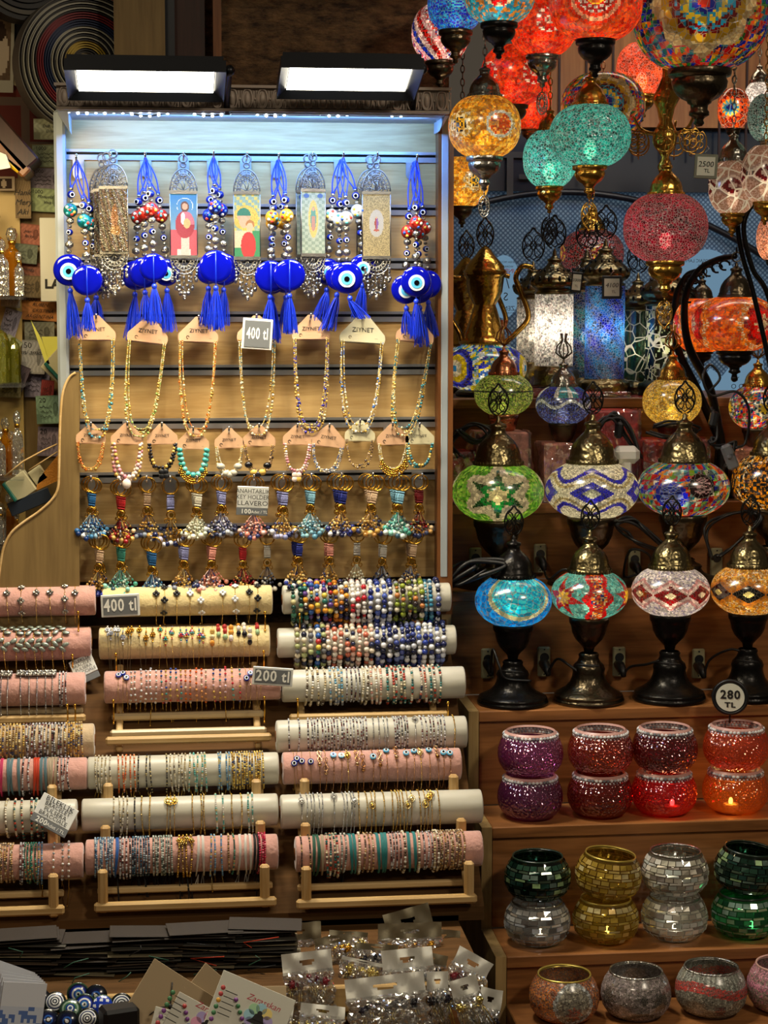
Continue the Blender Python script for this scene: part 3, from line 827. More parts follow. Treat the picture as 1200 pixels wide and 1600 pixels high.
def mixc(a, b, t): return tuple(a[i] * (1 - t) + b[i] * t for i in range(3))
def rj(c, s=.12):
    k = 1 + R.uniform(-s, s); return tuple(max(0, min(1, x * k)) for x in c)
def ell(x, y, cx, cy, rx, ry): return ((x - cx) / rx) ** 2 + ((y - cy) / ry) ** 2 < 1
SKIN = H('d8a27c')
def pic_robe(u, v):
    x = (u - .5) * .42; y = v
    if ell(x, y, .02, .79, .045, .052): return rj(SKIN, .06)
    if ell(x, y, .02, .79, .065, .085): return rj(H('6a3f22'))
    if .0036 > abs(math.hypot(x - .02, (y - .80)) - .125) and y > .74: return H('f0f0e8')
    if ell(x, y, .05, .52, .055, .08): return rj(H('d9b070'))
    if ell(x, y, -.01, .60, .035, .1): return rj(H('e8e0d0'), .06)
    if ell(x, y, .02, .50, .15, .22): return rj(H('a8303a') if x < .0 or y < .5 else H('c8707a'), .1)
    if y < .42 and abs(x - .02) < .06: return rj(H('cfc0b0'))
    if y < .42: return rj(H('c8515a')) if y > .1 or abs(x) > .1 else rj(H('d8ccc0'))
    return rj(mixc(H('8fb0b8'), H('2f7fae'), y), .05)
def pic_veil(u, v):
    x = (u - .5) * .42; y = v
    if ell(x, y, .045, .47, .055, .075): return rj(H('e6b48c'), .05)
    if ell(x, y, .05, .52, .07, .07): return rj(H('b0763c'))
    if ell(x, y, -.05, .56, .075, .10): return rj(H('e2ae88'), .05)
    if ell(x, y, -.05, .66, .11, .12): return rj(H('2f7a5c')) if y > .66 else rj(H('c9a57c'))
    if ell(x, y, -.02, .62, .20, .20): return rj(H('d8b84c'), .3)
    if y < .42: return rj(H('c22a26')) if ell(x, y, .02, .18, .12, .22) else (rj(H('2f8a54')) if y < .15 or x > .08 else rj(H('e3c49c')))
    return rj(H('8fa890') if (int(u * 9) + int(v * 22)) % 3 else H('d8c25a'), .2)
def pic_mandorla(u, v):
    x = (u - .5) * .42; y = v
    if ell(x, y, 0, .72, .022, .03): return rj(SKIN)
    if ell(x, y, 0, .56, .05, .2): return rj(H('c08a78')) if y < .6 and abs(x) < .03 else rj(H('5f9a8a'))
    if ell(x, y, 0, .56, .085, .3): return rj(H('dcc06a'), .25)
    if ell(x, y, 0, .56, .105, .34): return rj(H('b8bfa6'))
    if y > .86 and (ell(x, y, -.12, .93, .05, .035) or ell(x, y, .12, .93, .05, .035)): return rj(H('4a6aa0'))
    return rj(H('b4c0a8') if (int(u * 7) + int(v * 20)) % 2 else H('94a58e'), .15)
def pic_oval(u, v):
    x = (u - .5) * .42; y = v
    if ell(x, y, 0, .62, .014, .02): return rj(SKIN)
    if ell(x, y, 0, .53, .028, .1): return rj(H('8a5aa0')) if x > 0 else rj(H('a8483c'))
    if y < .44 and ell(x, y, 0, .42, .045, .02): return rj(H('c05a3c'))
    if ell(x, y, 0, .53, .11, .22): return rj(H('c2bdae'), .06)
    return rj(H('b09c68'), .5)
def pic_cave(u, v):
    x = (u - .5) * .42; y = v + .02 * math.sin(u * 20)
    if ell(x, y, .02, .55, .05, .18): return rj(H('b07a48'), .3)
    if ell(x, y, .03, .35, .07, .1): return rj(H('c09050'), .3)
    if abs(math.sin(x * 60 + y * 9)) > .93: return rj(H('43392c'))
    return rj(mixc(H('8f8a66'), H('7d5c3a'), abs(math.sin(x * 33 + y * 13))), .35)

def strip(px, w_px, y0, y1, fn, label, Yd=-.05, yaw=0., relief=False):
    c = P(px, (y0 + y1) / 2, Yd); s = SC(px, 350, Yd); w = w_px * s; h = (y1 - y0) * s
    t = thing('icon_strip', label, 'magnet', c, yaw)
    g = MB(); nx, ny = 40, 96
    bd = (lambda a, b: -.004 * abs(math.sin(a * 9 + b * 3)) * math.sin(PI * a) - .0025 * R.random()) if relief else None
    g.grid(w, h, nx, ny, lambda u, v: tuple(.55 * q + .03 for q in fn(u, v)), -.0022, 0, bend=bd); g.obj('picture', 'vcgloss', t, smooth=False)
    g = MB(); g.bbox((0, .0, 0), (w, .0035, h), .0008)
    for q in (-1, 1): g.tube([(q * w / 2, -.002, -h / 2), (q * w / 2, -.002, h / 2)], .0009, 5); g.box((0, -.001, q * (h / 2 + .002)), (w * 1.02, .004, .005))
    g.obj('metal_backing', 'pewter', t)
    for (q, nme, hh_) in ((1, 'top_arch', .033), (-1, 'bottom_arch', .024)):
        g = MB(); filig(g, w, hh_, .0008, flip=q); v = np.concatenate(g.v); g.v = [v + np.array([0, 0, q * (h / 2 + .004)])]
        if q == 1:
            for k in range(2):
                cc = h / 2 + .004 + hh_ + .006 + k * .009; rr = .006 if k else .004
                g.tube([(rr * math.cos(a), 0, cc + rr * math.sin(a)) for a in np.linspace(0, 2 * PI, 13)[:-1]], .0014, 6, closed=True)
        g.obj(nme, 'pewter', t)
    # dangling charms below
    g = MB(); zb = -h / 2 - .004
    for j in range(7):
        u = (j - 3) / 3; x = u * w * .44; z0 = zb - .024 * math.sqrt(max(0, 1 - (u * .88) ** 2)); ln = .034 - .013 * abs(u)
        g.tube([(x, 0, z0), (x, -.001, z0 - ln)], .0006, 4)
        for q in range(4): g.ball((x + R.uniform(-.002, .002), -.002, z0 - ln * (q + .7) / 4.4), R.uniform(.0018, .0028))
        g.ball((x, -.002, z0 - ln), (.003, .002, .0042))
    g.box((0, -.002, zb - .053), (.003, .002, .014)); g.box((0, -.002, zb - .051), (.009, .002, .003)); g.ball((0, -.002, zb - .061), .0022)
    g.obj('charm_fringe', 'silver', t)
    return t
for (x, w, y0, y1, fn, lab, yw, rl) in (
    (287, 42, 303, 399, pic_robe, 'metal icon strip with blue sky and a red robed figure', 0, False),
    (386, 41, 304, 401, pic_veil, 'metal icon strip with two faces and a green veil on gold', -.05, False),
    (489, 39, 300, 396, pic_mandorla, 'metal icon strip with a small figure in a pale green arch', .2, False),
    (588, 44, 304, 400, pic_oval, 'metal icon strip with glittery gold ground and oval figure', 0, False)):
    if x != 287 or True:
        hook(x + (0 if x != 588 else 2), 246, 'chrome hook holding the ' + lab[:60].replace('metal ', ''), .055)
    strip(x, w, y0, y1, fn, lab, -.05, yw, rl)
hook(173, 246, 'chrome hook holding the brown relief icon strip', .07)
strip(178, 44, 296, 392, pic_cave, 'brown relief icon strip with a carved cave scene, in front of two more', -.068, -.15, True)
strip(168, 42, 300, 396, pic_cave, 'brown relief icon strip hanging in the middle of its three', -.05, -.3, True)
strip(160, 40, 302, 398, pic_cave, 'brown relief icon strip hanging nearest the panel', -.03, -.3, True)
strip(481, 38, 302, 398, pic_mandorla, 'metal icon strip tucked behind the pale green arch strip', -.03, .2)
strip(578, 42, 304, 398, pic_oval, 'metal icon strip tucked behind the glittery gold strip', -.03, .1)

# ---------------------------------------------------------------- necklaces on cards
def beadline(g, pts, radii, fill=1.0, k=(6, 4), mat=None):
    """string beads with the given cycle of radii along a polyline"""
    pts = np.asarray(pts); seg = np.linalg.norm(np.diff(pts, axis=0), axis=1); cum = np.concatenate([[0], np.cumsum(seg)]); T = cum[-1]
    d = 0; i = 0; n = 0
    while d < T:
        r = radii[n % len(radii)] if not callable(radii) else radii(d / T)
        d += r * fill
        if d > T: break
        while i < len(seg) - 1 and cum[i + 1] < d: i += 1
        u = (d - cum[i]) / max(seg[i], 1e-9); c = pts[i] * (1 - u) + pts[i + 1] * u
        g.ball(c, r, k, 0 if mat is None else mat(d / T, n)); d += r * fill; n += 1

GOLDS = [H('d9b45a'), H('e6cf8a'), H('b98f3a'), H('f0e2b0')]
M['chain'] = palette('gold chain links', [H('d9b45a'), H('c79a3a'), H('e9cf86')], .25, 1.)
M['schain'] = palette('silver chain links', [H('b9bcc0'), H('8f9296'), H('dcdee0')], .25, 1.)
def pal(n, *h): M[n] = palette(n, [H(x) for x in h], .22)
pal('p_blue', '3a86a8', 'e0d090', '2a5f98', 'd9b45a', '5fb0c0')
pal('p_green', '8fae5a', 'd9c878', 'c8d8a0', 'd9b45a', '6a9a6a')
pal('p_orange', 'e07a28', 'd9b45a', 'f09a48', 'e8a850', 'c85a18')
pal('p_pearl', 'e8dcc0', 'd9b45a', 'c8b488', '7ab0b8', 'f4ecd8')
pal('p_purple', '3a2f8a', 'd9b45a', '5a4fb0', 'e6cf8a', '2a2468')
pal('p_white', 'f0ece0', 'c9c4b4', '3a6ab0', 'e6cf8a', 'ffffff')
pal('p_teal', '3f8f98', 'd9b45a', '2f6f80', '7fc0c0', 'e6cf8a')
pal('p_pink', 'e8b8b8', 'd98a98', 'f0d8c8', 'd9b45a', 'f4e4dc')
pal('p_red', 'b81f2c', 'd9b45a', 'e04848', '8f1820')
pal('p_black', '15131a', '2a2630', '0c0b10', 'd9b45a')
pal('p_turq', '52b8b0', '3fa8a0', '78d0c8', '52b8b0')
pal('p_cream', 'e8dcb8', 'f4ecd0', 'd8c898', 'd9b45a')
pal('p_brown', '8a6a4a', 'd9b45a', 'b89a78', '4a3a3a')
pal('p_grey', '8a96a8', '5a6478', 'c8ccd4', '3a4468', 'e0e0e4')

for n_, a_ in (('n_blue', ('3a86a8', '5fb0c0')), ('n_green', ('8fae5a', 'c8d8a0')), ('n_orange', ('e07a28', 'f09a48', 'd86818')), ('n_pearl', ('e8dcc0', 'f4ecd8', '7ab0b8')), ('n_purple', ('2a2f9a', '4a40b0')), ('n_white', ('f0ece0', 'ffffff', '3a6ab0')), ('n_teal', ('3f8f98', '2f6f80'))):
    pal(n_, 'd9b45a', a_[0], 'e6cf8a', 'b98f3a', a_[1], 'd9b45a', 'f0e2b0', *a_[2:])
def necklace(px, py, w_px, drop_px, pmat, label, k, group=None, card='card', accent=None, tilt=0., size=1., chainmat='chain', fringe=None, thick=0.):
    """(px,py) = hook hole of the card; drop from card bottom to the lowest bead. k = depth order 0 front"""
    Y = -.045 + .011 * k
    c = P(px, py, Y); s = SC(px, py, Y); w = w_px * s; h = w * .50 * size
    t = thing('carded_necklace', label, 'necklace', c, 0, group, rot=(0, tilt, 0))
    b = w / 2; hh_ = h * 1.02
    g = MB(); pts = [(-b * .16, .007), (-b * .97, -hh_ + .012), (-b, -hh_ + .006), (-b * .96, -hh_), (b * .96, -hh_), (b, -hh_ + .006), (b * .97, -hh_ + .012), (b * .16, .007)]
    g.poly(pts, -.0006, .0006); g.obj('card', card, t)
    if k == 0:
        g = MB(); put_text(g, 'ZIYNET', w * .14, 0, -hh_ * .48, -.0012); put_text(g, '---', w * .07, w * .3, -hh_ * .82, -.0012)
        g.tube([(-w * .27 + .0022 * math.cos(a), -.001, -hh_ * .8 + .0022 * math.sin(a)) for a in np.linspace(0, 5, 9)], .0003, 4)
        g.obj('card_lettering', 'ink', t)
    n = 2 if k == 0 else 1
    for q in range(n):
        dz = drop_px * s * (1 - .08 * q - .03 * k); bw = b * (.9 - .1 * q)
        sk = R.uniform(-.004, .004)
        pts = []
        for a in np.linspace(0, 1, 34):
            x = -bw * math.cos(PI * a) if False else None
            ang = PI * a
            # long narrow loop: straight sides that round off at the bottom
            xx = -bw * math.copysign(abs(math.cos(ang)) ** .55, math.cos(ang)) * (1 - .18 * math.sin(ang))
            zz = -hh_ + .002 - dz * abs(math.sin(ang)) ** (.9 if drop_px < 80 else .72)
            pts.append((xx + sk * math.sin(ang), -.003 - .002 * q + .002 * k + R.uniform(-.0008, .0008), zz))
        g = MB(); g.tube(pts, .00045, 4); g.obj('thread', chainmat, t)
        g = MB()
        if thick: beadline(g, pts, lambda u: thick * (1 + .3 * math.sin(PI * u)), 1.0, (8, 6))
        else:
            def rad(u, q=q): 
                return R.choice((.0010, .0011, .0010, .0012, .0023 if .2 < u < .8 else .0013)) * (1 if q == 0 else .9)
            beadline(g, pts, rad, 1.12)
        g.obj('bead_strand', pmat, t)
    if accent and k == 0:
        g = MB(); g2 = MB(); zb = -hh_ - drop_px * s * .97
        kind, col = accent
        if kind == 'drop':
            g.ball((0, -.006, zb - .006), (.007, .004, .008), (8, 6)); g.obj('pendant', col, t)
        elif kind == 'clover':
            for a in range(4): g.ball((.0045 * math.cos(a * PI / 2 + PI / 4), -.006, zb - .006 + .0045 * math.sin(a * PI / 2 + PI / 4)), (.0045, .002, .0045), (12, 8))
            g.obj('pendant', col, t)
        elif kind == 'lumps':
            for a in (-.75, -.3, .0, .35, .75):
                zz = -hh_ - drop_px * s * math.cos(a * 1.2) ** .8; g.ball((b * .78 * a, -.006, zz), (.0065, .0045, .0050), (8, 6))
            g.obj('stones', col, t)
        elif kind == 'fan':
            for a in range(17):
                u = -1 + a / 8; zz = -hh_ - drop_px * s * (1 - .35 * u * u)
                for j in range(4): g.ball((b * .75 * u * (1 + .05 * j), -.006, zz + .003 - j * .0034), R.uniform(.0014, .0024))
            g.obj('gold_drops', col, t)
    return t

NK = [(150, 500, 60, 155, 'n_blue', 'blue and gold seed bead'), (233, 502, 64, 150, 'n_green', 'pale green and gold seed bead'), (311, 502, 62, 150, 'n_orange', 'orange and gold seed bead'),
      (401, 500, 62, 150, 'n_pearl', 'pearl and pale blue bead'), (486, 499, 60, 148, 'n_purple', 'violet and gold bead'), (568, 498, 72, 142, 'n_white', 'white eye bead'), (651, 503, 60, 150, 'n_teal', 'teal and gold bead')]
for i, (x, y, w, d, pm, nme) in enumerate(NK):
    hook(x, y - 1, 'short chrome hook carrying the %s necklaces' % nme, .06, False)
    for k in range(3):
        necklace(x + R.uniform(-1, 1) * (k > 0), y + 1 * k, w, d, pm, 'long %s necklace on a card, %s, upper row' % (nme, ('front card', 'middle card', 'rear card')[k]), k,
                 card='card2' if i in (5,) else 'card', tilt=(0, .12, .05, 0, 0, .06, .12)[i] + R.uniform(-.015, .015))
NK2 = [(142, 669, 46, 44, 'p_orange', 'orange thread', None, 0), (199, 668, 50, 58, 'p_pink', 'pink and gold', ('drop', 'p_pink'), .0026), (253, 669, 48, 42, 'p_black', 'black cord', ('clover', 'blackp'), .0022),
       (302, 676, 50, 46, 'p_turq', 'turquoise bead', ('fan', 'gold'), .0034), (358, 676, 46, 42, 'p_cream', 'cream shell', ('lumps', 'satin'), 0), (405, 671, 50, 44, 'p_brown', 'gold and black chain', ('lumps', 'p_black'), 0),
       (465, 671, 46, 46, 'p_pink', 'pale pink bead', ('clover', 'p_pink'), .0018), (515, 671, 52, 42, 'p_white', 'blue stone chain', None, 0), (563, 664, 48, 44, 'p_brown', 'gold chain', None, 0),
       (614, 669, 50, 42, 'p_cream', 'gold link and pearl', ('fan', 'gold'), 0), (656, 670, 46, 38, 'p_teal', 'dark teal', None, .0018)]
for i, (x, y, w, d, pm, nme, acc, th) in enumerate(NK2):
    hook(x, y - 1, 'chrome hook carrying the short %s necklaces' % nme, .06, i in (1, 4, 5, 7, 8, 9))
    for k in range(2):
        necklace(x + R.uniform(-1, 1) * k, y + k, w, d, pm, 'short %s necklace on a card, %s, lower row' % (nme, ('front one', 'rear one')[k]), k,
                 card='card2' if i in (8, 10) else 'card', accent=acc, tilt=R.uniform(-.03, .05) + (.1 if i == 7 else 0), thick=th)

# ---------------------------------------------------------------- key holders
def keychain_mesh(strap, beads, big, seed):
    r = random.Random(seed)
    g1 = MB()
    for k in range(2):
        R_ = .0105 - .0006 * k
        g1.tube([(R_ * math.cos(a), .001 * k - .001, -.0105 + R_ * math.sin(a)) for a in np.linspace(0, 2 * PI, 21)[:-1]], .0007, 6, closed=True)
    a = g1.mesh('key_ring', 'gold')
    g = MB()
    for k in range(5):
        x = (k - 2) * .0017; pts = [(x * .6, .001, -.021), (x, -.001, -.030), (x * 1.05, 0, -.040)]
        g.tube(pts, [.0013, .0016, .0012], 6)
        for q in range(5): g.ball((x, -.0006, -.0235 - q * .0036), (.0016, .0018, .0012))
    b = g.mesh('strap', strap)
    g = MB()
    g.tube([(.0052 * math.cos(t), -.002, -.046 + .0052 * math.sin(t)) for t in np.linspace(0, 2 * PI, 15)[:-1]], .0009, 5, closed=True)
    g.disc((0, -.0042, -.046), .0028, 12, th=.0012)
    for q in (-1, 1):
        g.tube([(q * .005 + .0026 * math.cos(t), 0, -.053 + .0026 * math.sin(t)) for t in np.linspace(0, 2 * PI, 9)[:-1]], .0006, 4, closed=True)
    e = g.mesh('ring_charm', 'gold')
    g = MB()
    for k in range(7):
        ang = (k - 3) * .19 + r.uniform(-.05, .05); ln = r.uniform(.022, .034); yy = r.uniform(-.006, .004)
        x1 = math.sin(ang) * ln * .9; z1 = -.051 - math.cos(ang) * ln
        g.tube([(0, 0, -.050), (x1 * .45, yy * .6, -.051 - math.cos(ang) * ln * .4), (x1, yy, z1)], .0004, 4)
        for q in range(3):
            u = .55 + q * .2; g.ball((x1 * u, yy * u, -.051 + (z1 + .051) * u), r.uniform(.0014, .0021))
    c = g.mesh('bead_threads', beads)
    g = MB()
    for k in range(7):
        ang = (k - 3) * .19 + r.uniform(-.05, .05); ln = r.uniform(.028, .035)
        g.ball((math.sin(ang) * ln * .95, r.uniform(-.008, 0), -.051 - math.cos(ang) * ln), r.uniform(.0030, .0042), (8, 6))
    d = g.mesh('bead_cluster', big)
    return a, b, e, c, d
def fab(n, h): M[n] = principled(n, H(h), .55, 0, .4, 900)
for n_, h_ in (('s_blue', '1a5f9a'), ('s_red', 'b01018'), ('s_beige', 'c8a888'), ('s_lilac', '8f93c8'), ('s_cream', 'd8d2c0'), ('s_sky', '7fb4cc'), ('s_navy', '10207a'), ('s_teal', '3f9a8a'), ('s_pink', 'd89080'), ('s_white', 'd8d4cc'), ('s_grey', '9a9a9a'), ('s_dred', '7a0c14')): fab(n_, h_)
pal('k_blue', '3f7fb0', '12306a', '8fb8d0', '2a5f98', 'dfe6ea'); pal('k_red', 'a01820', '14121a', 'd8b060', '6a1018'); pal('k_mix', '20285a', 'e0c8a0', '3a4468', 'd8a860', '8a96a8')
pal('k_lilac', '8a8fb8', 'b8b4d0', '20285a', 'e0e0e8'); pal('k_cream', 'e0dcc0', 'c8c4a8', 'f0ecd8', 'c8d0b8'); pal('k_grey', '8a90a0', '30385a', 'c0c4cc', '20243a')
pal('k_pink', 'e89080', 'f0a898', '30386a', 'e0c0b8'); pal('k_sky', '7fb0c0', '9fd0d8', '5a90a8', 'e0e8e8'); pal('k_navy', '182060', '0c1038', '3040a0', 'e0e0e8'); pal('k_gold', 'c89a48', 'e0c078', '30386a', 'a87838')
pal('k_teal', '4fa898', '8fd0c0', '3a5a6a', 'd8e8e0')
KC = {}
def kch(kind):
    if kind not in KC: KC[kind] = [keychain_mesh(*kind, 11 * len(KC) + q) for q in range(2)]
    return KC[kind]
KR = [(142, 752, 's_blue', 'k_blue', 'k_blue', 'blue', 3, .98), (188, 757, 's_red', 'k_red', 'k_red', 'bright red', 3, 1.0), (229, 752, 's_beige', 'k_gold', 'k_mix', 'beige cord', 2, 1), (266, 752, 's_lilac', 'k_gold', 'k_lilac', 'slim lilac', 1, 1.15),
      (308, 752, 's_cream', 'k_cream', 'k_cream', 'cream pearl', 3, 1), (347, 749, 's_lilac', 'k_lilac', 'k_grey', 'lilac and grey', 3, 1), (397, 750, 's_pink', 'k_pink', 'k_pink', 'coral pink', 3, 1),
      (443, 748, 's_lilac', 'k_gold', 'k_lilac', 'wide lilac', 3, 1.05), (487, 748, 's_sky', 'k_sky', 'k_sky', 'sky blue', 3, 1), (534, 747, 's_navy', 'k_gold', 'k_navy', 'navy blue', 4, 1.0), (583, 747, 's_beige', 'k_gold', 'k_gold', 'beige and amber', 4, 1), (624, 747, 's_sky', 'k_teal', 'k_teal', 'sea green', 4, 1), (660, 748, 's_dred', 'k_red', 'k_mix', 'dark red', 2, 1)]
KR2 = [(154, 841, 's_beige', 'k_gold', 'k_navy', 'tan and navy', 3, 1), (188, 838, 's_teal', 'k_teal', 'k_teal', 'turquoise', 3, 1), (236, 845, 's_blue', 'k_blue', 'k_blue', 'royal blue', 3, 1), (287, 836, 's_lilac', 'k_gold', 'k_grey', 'grey lilac', 3, 1),
       (331, 836, 's_pink', 'k_pink', 'k_pink', 'salmon pink', 3, 1), (381, 840, 's_red', 'k_red', 'k_red', 'small red', 2, .95), (420, 836, 's_white', 'k_grey', 's_white', 'single white', 1, 1), (466, 830, 's_navy', 'k_gold', 'k_navy', 'navy and gold', 3, 1),
       (517, 832, 's_pink', 'k_gold', 'k_navy', 'rose cord', 2, 1), (563, 832, 's_white', 'k_cream', 's_white', 'white and silver', 1, 1), (603, 834, 's_white', 'k_grey', 's_grey', 'white and grey', 2, 1), (647, 832, 's_beige', 'k_mix', 'k_grey', 'dull beige', 3, 1)]
for row, rn in ((KR, 'upper key ring row'), (KR2, 'lower key ring row')):
    for i, (x, y, st, bm_, bg, nme, n, sz) in enumerate(row):
        ln = .065
        hp = hook(x, y, 'chrome hook with the %s key holders, %s' % (nme, rn), ln, row is KR, 'key holder hooks')
        for k in range(n):
            off = (k - (n - 1) / 2)
            t = thing('key_holder', '%s beaded key holder, %s on its hook, %s' % (nme, ('first', 'second', 'third', 'fourth')[k] if n > 1 else 'alone', rn), 'key holder',
                      (hp[0] + off * .0062, -.018 - k * .013, hp[2] + .003), 0, rot=(0, off * .13 + R.uniform(-.03, .03), R.uniform(-.3, .3)))
            t.scale = (sz * 1.12,) * 3
            me = kch((st, bm_, bg))[k % 2]
            for nm_, m_ in zip(('key_ring', 'strap', 'ring_charm', 'bead_threads', 'bead_cluster'), me): mobj(nm_, m_, t)

# ---------------------------------------------------------------- price signs
def sign(px, py, w_px, h_px, Y, lines, label, rot=0., yaw=0., tip=0., border=.0034, back='signgrey', ink='inkw', name='price_sign'):
    c = P(px, py, Y); s = SC(px, py, Y); w, h = w_px * s, h_px * s
    t = thing(name, label, 'price sign', c, 0, rot=(tip, rot, yaw))
    MB().bbox((0, 0, 0), (w, .002, h), .0008).obj('plate', 'signwhite', t)
    if back: MB().box((0, -.0012, 0), (w - 2 * border, .0012, h - 2 * border)).obj('printed_field', back, t)
    g = MB()
    for (tx, sz, x, z, kw) in lines: put_text(g, tx, sz * s, x * s, z * s, -.0022, **kw)
    g.obj('sign_lettering', ink, t)
    return t
sign(402, 522, 47, 48, -.085, [('400 tl', 25, 0, 0, dict(sx=.52, bold=.0005))], 'square grey price sign reading 400 tl on the necklace row', .07)
k_ = sign(395, 777, 49, 34, -.105, [('ANAHTARLIK', 9.5, 0, 9.5, dict(sx=.92)), ('KEY HOLDER', 9.5, 0, 0, dict(sx=.92)), ('LLAVERO', 10.5, 0, -9.5, dict(sx=1.1))], 'white sign reading key holder in three languages, hung over the key rings', .05, back=None, ink='ink', name='key_holder_sign')
s_ = SC(395, 777, -.105)
MB().bbox((-.0005, 0, -22.5 * s_), (49 * s_, .002, 12 * s_), .0005).obj('grey_price_band', 'signgrey', k_)
g = MB(); put_text(g, '100', 10 * s_, -10 * s_, -22.5 * s_, -.002, bold=.0002); put_text(g, 'Adet / TL', 6.5 * s_, 11 * s_, -23 * s_, -.002); g.obj('price_lettering', 'inkw', k_)
# ================================================================== BRACELET ROLLS
pal('q_multi', '2a6a60', 'e09a30', '15121a', 'e8e4d8', 'b02a2a', '2a57a0', 'd8c04a', '5a3a80')
pal('q_green', '3f7a60', '1d4a40', 'cfc890', '2a6458', '16302c'); pal('q_yel', 'e09a30', '15121a', 'c87a20', 'e8e4d8', '2a2a5a')
pal('q_redw', 'e8e4e0', 'b81f2c', 'd8d4d4', 'e8e4e0'); pal('q_bluew', 'dfe2e8', '2a3f9a', 'c8ccd8', '4a5fb0', 'e8e8e8', '1a2468'); pal('q_navy', '1a2050', '3a468a', 'c8ccd8', '0f1230', '6a78b0', 'e0e0e4')
pal('q_lime', '8a9a30', '30282a', 'c07a40', '6a7828', 'd8d0b8'); pal('q_aqua', '2f7fa0', '5fa8c0', 'b8c8d0', '1f5a80'); pal('q_stone', 'b8a890', '6a6a70', 'd8ccb0', '20243a', 'a8b078')
pal('q_rosew', 'd8b0a0', 'e8e0d0', '20284a', 'e0d4c0', 'c86a50'); pal('q_pearl', 'e8e0cc', 'd8cca8', 'c8b488', 'f4f0e4', '5a4a3a'); pal('q_pearlteal', 'e8e0cc', '2a7a78', '20504e', 'd8cca8', 'b8402a')
pal('q_pearlblue', 'e8e0cc', '6aa8c8', 'c8b488', 'f4f0e4', '8a96a8'); pal('q_pearlpink', 'e8e0cc', 'e0a090', 'd8b090', 'f4f0e4')
pal('q_silverblk', 'd8dade', '8a8c90', '26242a', 'b8babe', '6a2a30', 'e8e8ea'); pal('q_steelblue', '6a90b0', 'c8d4dc', '3a5a7a', 'a8bcc8'); pal('q_dkblue', '2a5070', 'c8d4dc', '16283a', '3a7088', '8aa0b0')
pal('q_greygrn', '8aa098', 'd8dcd4', '4a5a54', 'b8c0b8'); pal('q_bronze', 'c8a068', '8a6a40', 'e0d0b0', '6a5a4a'); pal('q_goldmix', 'd8b45a', '8a6a3a', 'e8d8a0', '4a4a6a', 'c89a48')
pal('q_green2', '2a7a68', '1d5a50', '48a890', 'c8b478'); pal('q_orange', 'e06a20', 'e8a060', 'd85a18', 'e8dcc8'); pal('q_blk', '14121a', '1e1c24', '101014', 'c8b478'); pal('q_cherry', 'b01038', 'c82850', '8a0c2c', 'e07088')
pal('q_ltblue', '6aa0c8', '8ab8d8', '4a80b0', 'c8b478'); pal('q_yelgold', 'e0c058', 'c8a040', 'f0d880', '3a4468', 'a88030'); pal('q_crystal', 'e8ecf0', 'c8ccd2', 'b8bcc4', 'ffffff'); pal('q_jewel', 'c83040', '3050a0', '40a0a0', 'e0c0d0', 'd8b45a')
pal('q_turqw', '4aa8a0', 'e8e4d8', '7ac0b8', 'e8e4d8', 'c8b478')
M['cordteal'] = principled('teal thread', H('2f7f80'), .6); M['cordgrey'] = principled('grey blue thread', H('5a7880'), .6); M['cordred'] = principled('orange red thread', H('c03a18'), .6)
M['cordpink'] = principled('pink thread', H('c03060'), .6); M['cordblk'] = principled('black thread', H('0e0c10'), .6); M['cordbeige'] = principled('beige thread', H('a89880'), .6); M['cordgreen'] = principled('green thread', H('2a5a48'), .6)
M['cordwht'] = principled('white thread', H('d0ccc4'), .6); M['cordblue'] = principled('blue thread', H('2a5fa8'), .6)

